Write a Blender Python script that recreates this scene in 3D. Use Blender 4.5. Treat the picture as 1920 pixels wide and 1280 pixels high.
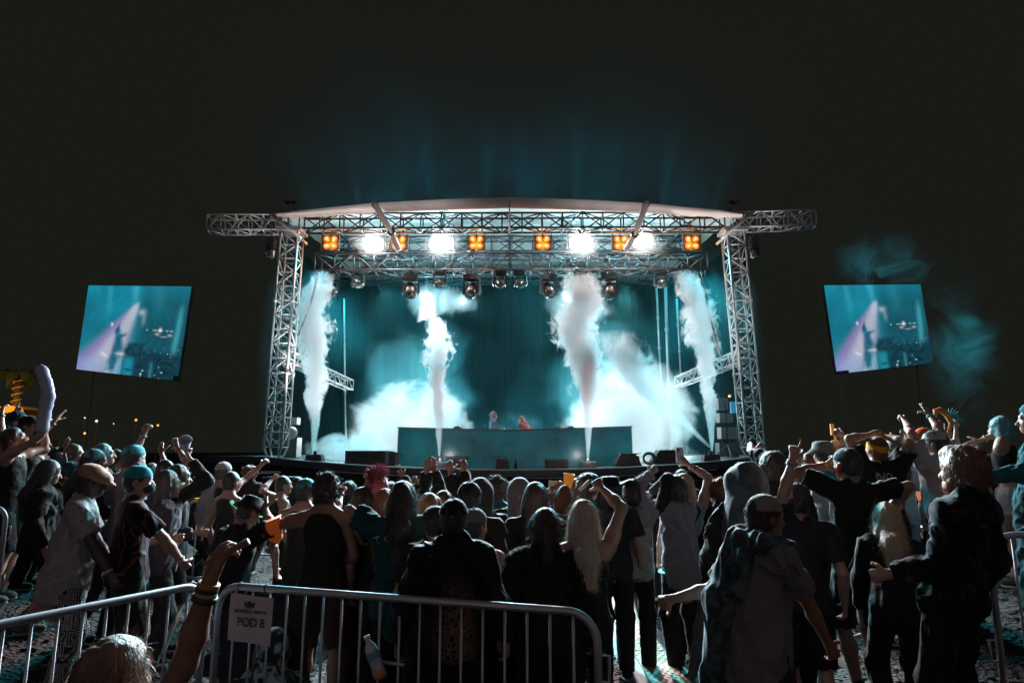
import bpy, math, random
import numpy as np
from mathutils import Vector, Matrix
from math import radians as R, sin, cos, pi

S = bpy.context.scene
for o in list(bpy.data.objects): bpy.data.objects.remove(o)
COL = S.collection
random.seed(7); RNG = np.random.default_rng(7)

# ---------------------------------------------------------------- camera
FPX, CAMZ, PITCH = 1200.0, 1.88, R(9.7)
cam = bpy.data.cameras.new('camera'); cam.sensor_width = 36; cam.lens = 36*FPX/1920
cam.clip_start = .05; cam.clip_end = 3000
co = bpy.data.objects.new('camera', cam); COL.objects.link(co)
co.location = (0, 0, CAMZ); co.rotation_euler = (R(90)+PITCH, 0, 0); S.camera = co
def P(px, py, Y):                      # a pixel of the 1920x1280 photo at world depth Y
    u, v = (px-960)/FPX, (640-py)/FPX
    dy, dz = cos(PITCH)-v*sin(PITCH), sin(PITCH)+v*cos(PITCH)
    t = Y/dy
    return Vector((u*t, Y, CAMZ+t*dz))
def Pz(px, py, z):                     # a pixel at world height z
    u, v = (px-960)/FPX, (640-py)/FPX
    dy, dz = cos(PITCH)-v*sin(PITCH), sin(PITCH)+v*cos(PITCH)
    t = (z-CAMZ)/dz
    return Vector((u*t, dy*t, z))

# ---------------------------------------------------------------- world (night sky, glow of the site behind the camera)
W = bpy.data.worlds.new("World"); S.world = W; W.use_nodes = True
nt = W.node_tree; nt.nodes.clear()
wo = nt.nodes.new('ShaderNodeOutputWorld'); wb = nt.nodes.new('ShaderNodeBackground')
tc = nt.nodes.new('ShaderNodeTexCoord'); sx = nt.nodes.new('ShaderNodeSeparateXYZ')
mr = nt.nodes.new('ShaderNodeMapRange'); mr.inputs[1].default_value = .25; mr.inputs[2].default_value = -.9
mr.inputs[3].default_value = 0; mr.inputs[4].default_value = 1; mr.interpolation_type = 'SMOOTHSTEP'
mx = nt.nodes.new('ShaderNodeMix'); mx.data_type = 'RGBA'
mx.inputs[6].default_value = (.0094, .0103, .0078, 1); mx.inputs[7].default_value = (.086, .070, .076, 1)
nt.links.new(tc.outputs['Generated'], sx.inputs[0]); nt.links.new(sx.outputs['Y'], mr.inputs[0])
nt.links.new(mr.outputs[0], mx.inputs[0]); nt.links.new(mx.outputs[2], wb.inputs[0]); nt.links.new(wb.outputs[0], wo.inputs[0])
wb.inputs[1].default_value = 1.0
S.view_settings.view_transform = 'Standard'; S.view_settings.look = 'None'; S.view_settings.exposure = 0; S.view_settings.gamma = 1
cy = S.cycles
cy.use_denoising = True; cy.max_bounces = 5; cy.volume_bounces = 2; cy.transparent_max_bounces = 16; cy.diffuse_bounces = 2
cy.glossy_bounces = 2; cy.sample_clamp_indirect = 2; cy.sample_clamp_direct = 12; cy.caustics_reflective = False; cy.caustics_refractive = False
cy.volume_step_rate = 1.0; cy.volume_max_steps = 256
TEAL = (.02, .62, .78); PALE = (1.0, .86, .80); ICE = (.45, .92, 1.0)

# ---------------------------------------------------------------- helpers
def tag(o, label=None, cat=None, group=None, kind=None):
    if label: o['label'] = label
    if cat: o['category'] = cat
    if group: o['group'] = group
    if kind: o['kind'] = kind
    return o
def empty(name, label, cat, loc=(0, 0, 0), rz=0, group=None):
    o = bpy.data.objects.new(name, None); COL.objects.link(o); o.location = loc; o.rotation_euler = (0, 0, rz)
    o.empty_display_size = .1
    return tag(o, label, cat, group)
def mesh_obj(name, V, F, mat, parent=None, smooth=True):
    me = bpy.data.meshes.new(name)
    V = np.asarray(V, dtype=np.float32).reshape(-1, 3)
    if isinstance(F, np.ndarray) and F.ndim == 2:
        n, k = F.shape
        me.vertices.add(len(V)); me.vertices.foreach_set('co', V.ravel())
        me.loops.add(n*k); me.loops.foreach_set('vertex_index', F.astype(np.int32).ravel())
        me.polygons.add(n); me.polygons.foreach_set('loop_start', np.arange(0, n*k, k, dtype=np.int32))
        me.update(calc_edges=True)
    else:
        me.from_pydata(V.tolist(), [], F); me.update()
    if smooth: me.polygons.foreach_set('use_smooth', np.ones(len(me.polygons), dtype=bool))
    if mat: me.materials.append(mat)
    o = bpy.data.objects.new(name, me); COL.objects.link(o)
    if parent: o.parent = parent
    return o
class MB:                               # collects boxes, tubes and sheets; build() links them as one mesh
    def __init__(s): s.v = []; s.f = []
    def add(s, V, F):
        b = len(s.v); s.v += [tuple(map(float, p)) for p in V]; s.f += [tuple(b+i for i in f) for f in F]; return s
    def box(s, c, d, rot=None, taper=1.0):
        x, y, z = d[0]/2, d[1]/2, d[2]/2; V = []
        for k, t in ((-1, 1.0), (1, taper)):
            for a, b in ((-1, -1), (1, -1), (1, 1), (-1, 1)):
                p = Vector((a*x*t, b*y*t, k*z))
                if rot: p = rot @ p
                V.append(p+Vector(c))
        return s.add(V, [(0, 3, 2, 1), (4, 5, 6, 7), (0, 1, 5, 4), (1, 2, 6, 5), (2, 3, 7, 6), (3, 0, 4, 7)])
    def tube(s, pts, r, n=8, cap=True):
        pts = [Vector(p) for p in pts]; rs = r if isinstance(r, (list, tuple)) else [r]*len(pts)
        V = []; F = []; up = None
        for i, p in enumerate(pts):
            d = (pts[min(i+1, len(pts)-1)]-pts[max(i-1, 0)]).normalized()
            if up is None: up = Vector((0, 0, 1)) if abs(d.z) < .9 else Vector((1, 0, 0))
            a = d.cross(up).normalized(); b = a.cross(d).normalized(); up = b
            for k in range(n):
                t = 2*pi*k/n; V.append(p+(a*cos(t)+b*sin(t))*rs[i])
        for i in range(len(pts)-1):
            for k in range(n):
                k2 = (k+1) % n; F.append((i*n+k, i*n+k2, (i+1)*n+k2, (i+1)*n+k))
        if cap: F.append(tuple(range(n-1, -1, -1))); F.append(tuple((len(pts)-1)*n+k for k in range(n)))
        return s.add(V, F)
    def prism(s, poly, a, b):           # polygon in x,z extruded between y=a and y=b
        n = len(poly); V = [(x, a, z) for x, z in poly]+[(x, b, z) for x, z in poly]
        F = [tuple(range(n)), tuple(range(2*n-1, n-1, -1))]+[(i, i+n, (i+1) % n+n, (i+1) % n) for i in range(n)]
        return s.add(V, F)
    def lathe(s, prof, c, axis=(0, 0, 1), n=20):
        ax = Vector(axis).normalized(); q = Vector((0, 0, 1)).rotation_difference(ax); V = []; F = []
        for r, z in prof:
            for k in range(n):
                t = 2*pi*k/n; V.append(Vector(c)+q @ Vector((r*cos(t), r*sin(t), z)))
        for i in range(len(prof)-1):
            for k in range(n):
                k2 = (k+1) % n; F.append((i*n+k, i*n+k2, (i+1)*n+k2, (i+1)*n+k))
        F.append(tuple(range(n-1, -1, -1))); F.append(tuple((len(prof)-1)*n+k for k in range(n)))
        return s.add(V, F)
    def build(s, name, mat, parent=None, smooth=False):
        return mesh_obj(name, s.v, s.f, mat, parent, smooth)

MATS = {}
def nodes_of(name):
    m = bpy.data.materials.new(name); m.use_nodes = True
    return m, m.node_tree, m.node_tree.nodes['Principled BSDF']
def mat(name, col, rough=.6, metal=0, bump=0, bscale=40, vary=0, emit=None, es=0, sheen=0, coat=0, spec=.5, sss=0):
    key = (name, col, rough, metal, bump, bscale, vary, emit, es)
    if key in MATS: return MATS[key]
    m, t, b = nodes_of(name)
    b.inputs['Base Color'].default_value = (*col, 1); b.inputs['Roughness'].default_value = rough; b.inputs['Metallic'].default_value = metal
    b.inputs['Sheen Weight'].default_value = sheen; b.inputs['Coat Weight'].default_value = coat
    b.inputs['Specular IOR Level'].default_value = spec
    if emit: b.inputs['Emission Color'].default_value = (*emit, 1); b.inputs['Emission Strength'].default_value = es
    if bump or vary:
        tc = t.nodes.new('ShaderNodeTexCoord'); n = t.nodes.new('ShaderNodeTexNoise'); n.inputs['Scale'].default_value = bscale; n.inputs['Detail'].default_value = 5
        t.links.new(tc.outputs['Object'], n.inputs['Vector'])
        if bump:
            bp = t.nodes.new('ShaderNodeBump'); bp.inputs['Strength'].default_value = bump; bp.inputs['Distance'].default_value = .02
            t.links.new(n.outputs['Fac'], bp.inputs['Height']); t.links.new(bp.outputs[0], b.inputs['Normal'])
        if vary:
            n2 = t.nodes.new('ShaderNodeTexNoise'); n2.inputs['Scale'].default_value = bscale*.17; n2.inputs['Detail'].default_value = 6
            t.links.new(tc.outputs['Object'], n2.inputs['Vector'])
            r = t.nodes.new('ShaderNodeMapRange'); r.inputs[1].default_value = .3; r.inputs[2].default_value = .7; r.inputs[3].default_value = 1-vary; r.inputs[4].default_value = 1+vary
            t.links.new(n2.outputs['Fac'], r.inputs[0])
            mm = t.nodes.new('ShaderNodeVectorMath'); mm.operation = 'SCALE'; mm.inputs[0].default_value = col
            t.links.new(r.outputs[0], mm.inputs['Scale']); t.links.new(mm.outputs[0], b.inputs['Base Color'])
    MATS[key] = m; return m
def vol_mat(name, dens, col=(1, 1, 1), aniso=.2, absorb=None):
    m = bpy.data.materials.new(name); m.use_nodes = True; t = m.node_tree; t.nodes.clear()
    o = t.nodes.new('ShaderNodeOutputMaterial'); v = t.nodes.new('ShaderNodeVolumePrincipled')
    v.inputs['Color'].default_value = (*col, 1); v.inputs['Density'].default_value = dens; v.inputs['Anisotropy'].default_value = aniso
    t.links.new(v.outputs[0], o.inputs['Volume'])
    return m, t, v
def lamp(name, kind, loc, power, col, target=None, size=.3, spot=60, blend=.5, parent=None):
    l = bpy.data.lights.new(name, kind); l.energy = power; l.color = col
    if kind == 'AREA': l.size = size
    else: l.shadow_soft_size = size
    if kind == 'SPOT': l.spot_size = R(spot); l.spot_blend = blend
    o = bpy.data.objects.new(name, l); COL.objects.link(o); o.location = loc
    if target is not None: o.rotation_euler = (Vector(target)-Vector(loc)).to_track_quat('-Z', 'Y').to_euler()
    return o

# numpy value noise (fractal) used for smoke, cloth and hair
_LAT = RNG.random((32, 32, 32)).astype(np.float32)*2-1
def vnoise(x, y, z):
    xi, yi, zi = np.floor(x).astype(np.int32), np.floor(y).astype(np.int32), np.floor(z).astype(np.int32)
    fx, fy, fz = x-xi, y-yi, z-zi
    fx = fx*fx*(3-2*fx); fy = fy*fy*(3-2*fy); fz = fz*fz*(3-2*fz)
    g = lambda a, b, c: _LAT[(xi+a) & 31, (yi+b) & 31, (zi+c) & 31]
    c00 = g(0, 0, 0)*(1-fx)+g(1, 0, 0)*fx; c10 = g(0, 1, 0)*(1-fx)+g(1, 1, 0)*fx
    c01 = g(0, 0, 1)*(1-fx)+g(1, 0, 1)*fx; c11 = g(0, 1, 1)*(1-fx)+g(1, 1, 1)*fx
    return (c00*(1-fy)+c10*fy)*(1-fz)+(c01*(1-fy)+c11*fy)*fz
def fbm(x, y, z, o=4):
    r = 0; a = 1
    for i in range(o): r = r+a*vnoise(x*2**i+i*7.3, y*2**i+i*3.1, z*2**i+i*5.7); a *= .5
    return r
def surfnet(F, org, h):                 # surface nets: a quad mesh of the zero level of F
    N = F < 0; X, Y, Z = F.shape
    c = np.zeros((X-1, Y-1, Z-1), np.int8)
    for i in (0, 1):
        for j in (0, 1):
            for k in (0, 1): c += N[i:X-1+i, j:Y-1+j, k:Z-1+k]
    act = (c > 0) & (c < 8); ii, jj, kk = np.nonzero(act)
    n = len(ii)
    if n == 0: return np.zeros((0, 3)), np.zeros((0, 4), int)
    idx = np.full(act.shape, -1, np.int32); idx[ii, jj, kk] = np.arange(n)
    acc = np.zeros((n, 3), np.float32); cnt = np.zeros(n, np.float32)
    cor = [(a, b, d) for a in (0, 1) for b in (0, 1) for d in (0, 1)]
    val = {q: F[ii+q[0], jj+q[1], kk+q[2]] for q in cor}
    for a in cor:
        for ax in range(3):
            if a[ax] == 0:
                b = list(a); b[ax] = 1; b = tuple(b); fa, fb = val[a], val[b]
                m = (fa < 0) != (fb < 0); t = np.where(m, fa/np.where(m, fa-fb, 1), 0)
                for q in range(3):
                    acc[:, q] += np.where(m, (a[q]+t) if q == ax else a[q], 0)
                cnt += m
    V = acc/cnt[:, None]+np.stack([ii, jj, kk], 1); V = V*h+np.array(org)
    Q = []
    for ax in range(3):
        sl0 = [slice(1, -1)]*3; sl1 = [slice(1, -1)]*3; sl0[ax] = slice(0, -1); sl1[ax] = slice(1, None)
        a, b = N[tuple(sl0)], N[tuple(sl1)]
        for flip, m in ((0, a & ~b), (1, ~a & b)):
            p = np.stack(np.nonzero(m), 1)
            off = np.array([1, 1, 1]); off[ax] = 0; p = p+off
            u, v = [q for q in range(3) if q != ax]
            def cell(du, dv):
                q = p.copy(); q[:, u] -= du; q[:, v] -= dv; return idx[q[:, 0], q[:, 1], q[:, 2]]
            q = np.stack([cell(1, 1), cell(0, 1), cell(0, 0), cell(1, 0)], 1)
            if (ax == 1) != bool(flip): q = q[:, ::-1]
            Q.append(q)
    Q = np.concatenate(Q); Q = Q[(Q >= 0).all(1)]
    return V, Q
# ================================================================ GROUND
def sst(a, b, x):
    t = np.clip((x-a)/(b-a), 0, 1); return t*t*(3-2*t)
def ground_z(x, y): return float(.42*sst(2.3, 5.2, abs(x))*sst(3.0, 5.0, y)*(1-sst(12, 16, y)))
def mk_ground():
    xs = np.unique(np.concatenate([np.linspace(-9, 9, 145), np.linspace(-400, -9, 14), np.linspace(9, 400, 14)]))
    ys = np.unique(np.concatenate([np.linspace(-4, 17, 169), np.linspace(17, 900, 16), np.linspace(-60, -4, 6)]))
    X, Y = np.meshgrid(xs, ys, indexing='ij')
    Z = .42*sst(2.3, 5.2, abs(X))*sst(3, 5, Y)*(1-sst(12, 16, Y))
    near = (abs(X) < 9) & (Y < 17) & (Y > -4)
    Z = Z+near*(.012*fbm(X*2.3, Y*2.3, X*0, 4))-.012
    V = np.stack([X, Y, Z], -1).reshape(-1, 3); nx, ny = len(xs), len(ys)
    I = np.arange(nx*ny).reshape(nx, ny)
    F = np.stack([I[:-1, :-1], I[1:, :-1], I[1:, 1:], I[:-1, 1:]], -1).reshape(-1, 4)
    m, t, b = nodes_of('trampled_mulch')
    tcn = t.nodes.new('ShaderNodeTexCoord'); n = t.nodes.new('ShaderNodeTexNoise'); n.inputs['Scale'].default_value = 5; n.inputs['Detail'].default_value = 10
    v = t.nodes.new('ShaderNodeTexVoronoi'); v.inputs['Scale'].default_value = 26
    t.links.new(tcn.outputs['Object'], n.inputs['Vector']); t.links.new(tcn.outputs['Object'], v.inputs['Vector'])
    cr = t.nodes.new('ShaderNodeValToRGB'); cr.color_ramp.elements[0].position = .35; cr.color_ramp.elements[0].color = (.014, .011, .010, 1)
    cr.color_ramp.elements[1].position = .68; cr.color_ramp.elements[1].color = (.048, .037, .034, 1)
    t.links.new(n.outputs['Fac'], cr.inputs[0]); t.links.new(cr.outputs[0], b.inputs['Base Color'])
    ad = t.nodes.new('ShaderNodeMath'); ad.operation = 'ADD'; t.links.new(n.outputs['Fac'], ad.inputs[0]); t.links.new(v.outputs['Distance'], ad.inputs[1])
    bp = t.nodes.new('ShaderNodeBump'); bp.inputs['Strength'].default_value = 1; bp.inputs['Distance'].default_value = .03
    t.links.new(ad.outputs[0], bp.inputs['Height']); t.links.new(bp.outputs[0], b.inputs['Normal']); b.inputs['Roughness'].default_value = .85; b.inputs['Specular IOR Level'].default_value = .2
    tag(mesh_obj('ground', V, F, m), 'dark trampled mulch ground under the crowd', None, None, 'structure')
mk_ground()
def wood_chips():
    N = 10000; r = RNG
    y = 3.2+9*r.random(N)**1.5; x = (r.random(N)*2-1)*(y*.85+.3)
    a = r.random(N)*6.28; l = .008+.022*r.random(N); w = l*(.25+.4*r.random(N)); tl = (r.random(N)-.5)*1.2
    z = np.array([ground_z(p, q) for p, q in zip(x, y)])+.012*fbm(x*2.3, y*2.3, x*0, 4)-.004
    dx, dy = np.cos(a), np.sin(a); V = np.zeros((N, 4, 3)); th = .006
    for k, (s1, s2) in enumerate(((-1, -1), (1, -1), (1, 1), (-1, 1))):
        V[:, k, 0] = x+dx*l*s1-dy*w*s2; V[:, k, 1] = y+dy*l*s1+dx*w*s2; V[:, k, 2] = z+.006+s1*l*.35*tl
    V2 = V.copy(); V2[:, :, 2] -= th
    A = np.concatenate([V, V2], 1).reshape(-1, 3); b = (np.arange(N)*8)[:, None]
    F = np.concatenate([b+np.array(q) for q in ((0, 1, 2, 3), (7, 6, 5, 4), (0, 4, 5, 1), (1, 5, 6, 2), (2, 6, 7, 3), (3, 7, 4, 0))])
    tag(mesh_obj('wood_chips', A, F, mat('wood_chip', (.048, .037, .034), .85, spec=.15, vary=.5, bscale=60), smooth=False), 'loose wood chips strewn over the ground', None, None, 'stuff')
wood_chips()

# ================================================================ STAGE
M_ALU = mat('brushed_aluminium', (.62, .62, .63), .38, .6, vary=.12, bscale=30)
M_ALUD = mat('dull_aluminium', (.14, .14, .15), .4, .8, vary=.15, bscale=30)
M_BLK = mat('matt_black_paint', (.02, .02, .022), .55, bump=.05, bscale=80)
M_BLKM = mat('black_metal', (.03, .03, .033), .35, .3)
M_DECK = mat('stage_deck', (.03, .032, .035), .35, vary=.3, bscale=12)
SY = 16.0
def deckz(x): return 1.44+.30*(x/6.0)**2
def mk_stage():
    st = empty('stage', 'black raised concert stage deck with a slightly bowed front edge', 'stage', (0, SY, 0))
    xs = np.linspace(-7.6, 7.6, 41)
    def front(x): return 15.35+.55*(x/7)**2
    V = []; F = []
    for x in xs:
        z = deckz(min(abs(x), 6.2)); V += [(x, front(x)-SY, z), (x, 9.5, z), (x, front(x)-SY, z-.16), (x, 9.5, z-.16)]
    for i in range(len(xs)-1):
        a = i*4; b = a+4; F += [(a, b, b+1, a+1), (a+2, a+3, b+3, b+2), (a, a+2, b+2, b), (a+1, b+1, b+3, a+3)]
    F += [(0, 1, 3, 2), (a+4, a+6, a+7, a+5)]
    mesh_obj('deck', V, F, M_DECK, st, False)
    e = MB(); pts = [(x, front(x)-SY-.02, deckz(min(abs(x), 6.2))+.0) for x in np.linspace(-5.9, 5.9, 41)]
    e.tube(pts, .018, 6); e.build('edge_trim', mat('edge_strip', (.35, .4, .42), .3, .7), st)
    s2 = MB()
    for x0, x1 in ((-4.2, -1.9), (-1.6, -.6), (.3, 2.9), (3.6, 4.9)):
        s2.tube([(x, front(x)-SY-.03, deckz(x)-.19) for x in np.linspace(x0, x1, 9)], .012, 6)
    s2.build('lower_rail', mat('edge_strip', (.35, .4, .42), .3, .7), st)
    sk = MB(); V = []; F = []; n = 240
    for i in range(n+1):
        x = -7.6+15.2*i/n; y = front(x)-SY+.08+.03*sin(i*1.9)+.02*sin(i*.7)
        V += [(x, y, deckz(min(abs(x), 6.2))-.17), (x, y, -.02)]
        if i < n: F.append((2*i, 2*i+1, 2*i+3, 2*i+2))
    mesh_obj('skirt', V, F, mat('black_drape', (.012, .012, .013), .9), st)
    # side wings
    for s in (-1, 1):
        w = MB(); w.box((s*8.6, 3.2, .72), (2.0, 7, 1.5)); w.build('side_wing', M_BLK, st)
        w = MB(); w.tube([(s*7.65, -.33, 1.49), (s*9.6, -.33, 1.49)], .02, 6); w.build('wing_rail', mat('edge_strip', (.35, .4, .42), .3, .7), st)
mk_stage()
def mk_curtain():
    V = []; F = []; n = 300
    for i in range(n+1):
        x = -8+16*i/n; y = 24.4+.05*sin(i*.8)+.02*sin(i*2.1)
        for z in (1.3, 4, 6, 8.9): V.append((x, y, z))
        if i < n:
            for k in range(3): a = i*4+k; F.append((a, a+4, a+5, a+1))
    tag(mesh_obj('backdrop_curtain', V, F, mat('black_velour', (.005, .0055, .006), .9, spec=.1)), 'black pleated curtain hanging across the back of the stage', 'curtain')
    for s, lab in ((-1, 'left side'), (1, 'right side')):
        V = []; F = []; n = 120
        for i in range(n+1):
            y = 17.6+6.7*i/n; x = s*(6.6+.07*sin(i*1.1)+.04*sin(i*2.7)); V += [(x, y, 1.6), (x, y, 8)]
            if i < n: F.append((2*i, 2*i+2, 2*i+3, 2*i+1))
        tag(mesh_obj('side_curtain', V, F, mat('black_velour', (.005, .0055, .006), .9, spec=.1)), 'black side curtain closing off the %s of the stage' % lab, 'curtain')
mk_curtain()

def strut(mb, a, b, r): mb.tube([a, b], r, 6, cap=True)
def truss(name, label, A, B, w, h, n, updir=(0, 0, 1), rc=.027, rb=.014, m=None, group=None, cat='truss', ladder=False, x=1):
    """box truss from A to B; w across, h along updir"""
    A, B = Vector(A), Vector(B); d = (B-A).normalized(); up = Vector(updir); side = d.cross(up).normalized(); up = side.cross(d).normalized()
    m = m or M_ALU; root = empty(name, label, cat, A, 0, group)
    cs = [side*(a*w/2)+up*(b*h/2) for a, b in ((-1, -1), (1, -1), (1, 1), (-1, 1))]
    for c in cs:
        q = MB(); strut(q, c, B-A+c, rc); q.build('chord', m, root, True)
    q = MB(); L = (B-A)
    for k in range(4):
        c0, c1 = cs[k], cs[(k+1) % 4]
        for i in range(n):
            t0, t1 = i/n, (i+1)/n
            a, b = (c0, c1) if (i+k) % 2 == 0 else (c1, c0)
            strut(q, L*t0+a, L*t1+b, rb); strut(q, L*t0+c0, L*t0+c1, rb)
        strut(q, L+c0, L+c1, rb)
    q.build('bracing', m, root, True)
    if n > 8:
        for t in (1/3, 2/3):
            for c in cs: q = MB(); q.tube([L*t+c-d*.05, L*t+c+d*.05], rc*1.5, 8); q.build('coupler', m, root, True)
    return root
# --- roof towers
TG = 'roof towers'
for s, lab in ((-1, 'left'), (1, 'right')):
    pb = (517, 752), (1412, 752)
    x0 = 517 if s < 0 else 1412; x1 = 548 if s < 0 else 1374
    b = P(x0, 838, SY); t = P(x1, 438, SY)
    r = truss('roof_tower', 'ladder-filled aluminium truss tower on the %s of the stage' % lab, b, t, .44, .44, 15, (0, 1, 0), .03, .017, group=TG)
    q = MB(); L = t-b
    for k in (-1, 1): strut(q, Vector((k*.09, .05, .3)), L+Vector((k*.09, .05, -.1)), .015)
    for i in range(46):
        z = .3+(L.z-.45)*i/45; c = L*(z/L.z); strut(q, c+Vector((-.09, .05, 0)), c+Vector((.09, .05, 0)), .011)
    q.build('ladder', M_ALUD, r, True)
    q = MB()
    for dx in (-.22, .22):
        for dy in (-.22, .22): strut(q, Vector((dx, dy, 0)), Vector((dx*.1, dy*.1, -.55)), .024)
    q.box((0, 0, -.6), (.5, .5, .06)); q.build('tapered_foot', M_ALU, r)
    q = MB(); q.box(L+Vector((0, 0, .05)), (.62, .62, .10)); q.build('sleeve_block', M_ALU, r)
    q = MB(); xx = s*.12
    q.tube([L+Vector((xx, 0, .0)), L+Vector((xx, 0, .95))], .03, 8); q.box(L+Vector((xx, 0, .62)), (.34, .3, .12)); q.box(L+Vector((xx, 0, .9)), (.26, .22, .09))
    q.build('head_block', M_ALUD, r)
    # cantilever arms
    a = P(392 if s < 0 else 1526, 421 if s < 0 else 412, SY-.35); bb = P(545 if s < 0 else 1372, 421 if s < 0 else 417, SY)
    truss('cantilever_arm', 'aluminium truss arm jutting out past the %s roof tower' % lab, bb, a, .42, .40, 6, (0, 0, 1), .026, .015, group='cantilever arms')
    ab = MB(); p1 = P(508 if s < 0 else 1415, 402 if s < 0 else 395, SY-.3); p2 = P(564 if s < 0 else 1355, 446, SY-.3)
    strut(ab, p1, p2, .04); strut(ab, p1+Vector((0, .5, 0)), p2+Vector((0, .5, 0)), .04)
    tag(ab.build('diagonal_strut', M_ALU, None, True), 'pair of bright diagonal tubes bracing the %s roof corner' % lab, 'strut', 'corner struts')
    # side struts receding into the stage
    a = P(534 if s < 0 else 1392, 668 if s < 0 else 668, SY+.1); bb = P(655 if s < 0 else 1272, 722 if s < 0 else 716, 20.5)
    truss('side_truss', 'small truss running back into the stage from the %s tower' % lab, a, bb, .26, .30, 9, (0, 0, 1), .024, .014, group='side trusses')
    # hanging motor bundle
    h0 = P(510 if s < 0 else 1412, 436, SY-.1); q = empty('chain_hoist', 'hoist and cable bundle hanging under the %s truss arm' % lab, 'hoist', h0, 0, 'chain hoists')
    z = MB(); z.box((0, 0, -.3), (.2, .2, .32)); z.lathe([(.02, -.7), (.11, -.66), (.12, -.5), (.05, -.44)], (0, 0, 0)); z.build('hoist_body', M_BLKM, q)
    z = MB(); z.tube([(0, 0, 0), (0, 0, -.15)], .02)
    for k in range(5): z.tube([(.08*cos(k), .08*sin(k), -.1), (.14*cos(k+.4), .1*sin(k), -.35), (.1*cos(k), .1*sin(k+1), -.62)], .012, 5)
    z.build('cable', M_ALUD, q, True)
# --- roof canopy: shallow arched membrane
FE = [(520, 402), (560, 397), (620, 391), (700, 383), (790, 378), (880, 374), (955, 372), (1030, 374), (1120, 378), (1208, 383), (1290, 391), (1350, 396), (1392, 403)]
def canopy():
    root = empty('roof_canopy', 'white fabric canopy arching over the stage roof', 'canopy', (0, SY, 0))
    xs = [P(px, py, SY-.35) for px, py in FE]; V = []; F = []; ny = 14
    fine = []
    for i in range(len(xs)-1):
        for k in range(5): fine.append(xs[i].lerp(xs[i+1], k/5))
    fine.append(xs[-1]); n = len(fine)
    for i, p in enumerate(fine):
        for j in range(ny+1):
            t = j/ny; sag = .10*sin(pi*((t*4) % 1))+.02*fbm(np.array(p.x*2.), np.array(t*9.), np.array(0.), 3)
            V.append((p.x, p.y-SY+8.6*t, p.z+.35*sin(pi*t)-sag+.42*t))
    for i in range(n-1):
        for j in range(ny): a = i*(ny+1)+j; F.append((a, a+1, a+ny+2, a+ny+1))
    m = mat('canopy_fabric', (.62, .60, .58), .6, bump=.3, bscale=6, vary=.2)
    o = mesh_obj('membrane', V, F, m, root)
    # front valance with a rolled edge
    V = []; F = []
    for i, p in enumerate(fine):
        px = i/(n-1); dz = .05+.20*sin(pi*px)**.6
        for z, y in ((.03, -.02), (0, -.06), (-dz*.5, -.03+.01*sin(i*1.3)), (-dz, .02+.015*sin(i*2.1)), (-dz, .05), (0, .03)):
            V.append((p.x, p.y-SY+y, p.z+z))
    for i in range(n-1):
        for k in range(6): a = i*6+k; b = i*6+(k+1) % 6; F.append((a, b, b+6, a+6))
    mesh_obj('valance', V, F, mat('valance_fabric', (.72, .66, .62), .5, bump=.25, bscale=9, vary=.15), root)
    q = MB()
    for px in (955, 700, 1212):
        a = P(px, 376, SY-.42); q.tube([a-Vector((0, SY, 0)), P(px, 436, SY-.42)-Vector((0, SY, 0))], .02, 8) if px == 955 else None
    q.build('ridge_post', M_ALU, root, True)
    # ribs under the membrane
    q = MB()
    for px in (600, 700, 830, 955, 1080, 1210, 1310):
        p = P(px, 402, SY)
        for a, b in ((0, 1), ):
            q.tube([(p.x, .2, p.z+.1), (p.x, 4, p.z+.32), (p.x, 8, p.z-.02)], .045, 6)
    for yy in (2, 4, 6): q.tube([(-5.6, yy, 7.6), (-3, yy, 7.95), (0, yy, 8.1), (3, yy, 7.95), (5.6, yy, 7.6)], .035, 6)
    q.build('rib', M_ALUD, root, True)
canopy()
for s, (a, b, c) in ((-1, ((703, 384), (734, 436), (748, 470))), (1, ((1212, 383), (1190, 440), (1173, 470)))):
    q = empty('roof_tube', 'fat pale tube leaning down from the %s half of the roof front' % ('left' if s < 0 else 'right'), 'strut', P(*a, SY-.5), 0, 'leaning roof tubes')
    o = q.location; z = MB(); z.tube([(0, 0, 0), P(*b, SY-.35)-o, P(*c, SY-.2)-o], .075, 14); z.build('tube', mat('pale_tube', (.6, .56, .54), .35, .3), q, True)
    z = MB(); z.lathe([(.09, -.03), (.09, .03)], (0, 0, 0), (0, 1, .2)); z.build('end_pin', M_BLKM, q); z = MB(); z.lathe([(.1, -.06), (.1, .06)], P(*b, SY-.35)-o, (0, 1, 0)); z.build('hinge', M_BLKM, q)
# --- front roof truss and lighting trusses
truss('roof_truss', 'long dark truss right under the front edge of the canopy', P(566, 419, SY), P(1354, 417, SY), .40, .40, 21, (0, 0, 1), .03, .02, M_BLKM)  # black metal puts the shade of this backlit truss into its colour
truss('upper_lighting_truss', 'upper lighting truss behind the orange lamps', P(610, 462, 18.8), P(1310, 461, 18.8), .5, .46, 18, (0, 0, 1), .03, .018, M_ALUD)
LT = truss('lower_lighting_truss', 'lower lighting truss that carries the row of moving heads', P(597, 497, 16.9), P(1320, 495, 16.9), .62, .45, 20, (0, 0, 1), .03, .018, M_ALUD)
truss('rear_truss', 'dim truss crossing the back of the stage roof', P(640, 520, 22.5), P(1290, 520, 22.5), .4, .4, 22, (0, 0, 1), .028, .014, M_BLKM)
# --- cables
for i, (pts, lab) in enumerate((([(597, 512), (582, 570), (560, 628)], 'black cable slanting from the lower truss to the left tower'),
                                ([(1315, 510), (1330, 590), (1352, 670)], 'black cable hanging in front of the right smoke jet'))):
    q = MB(); q.tube([P(x, y, 15.8) for x, y in pts], .022, 6); tag(q.build('cable', M_BLK, None, True), lab, 'cable')
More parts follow.
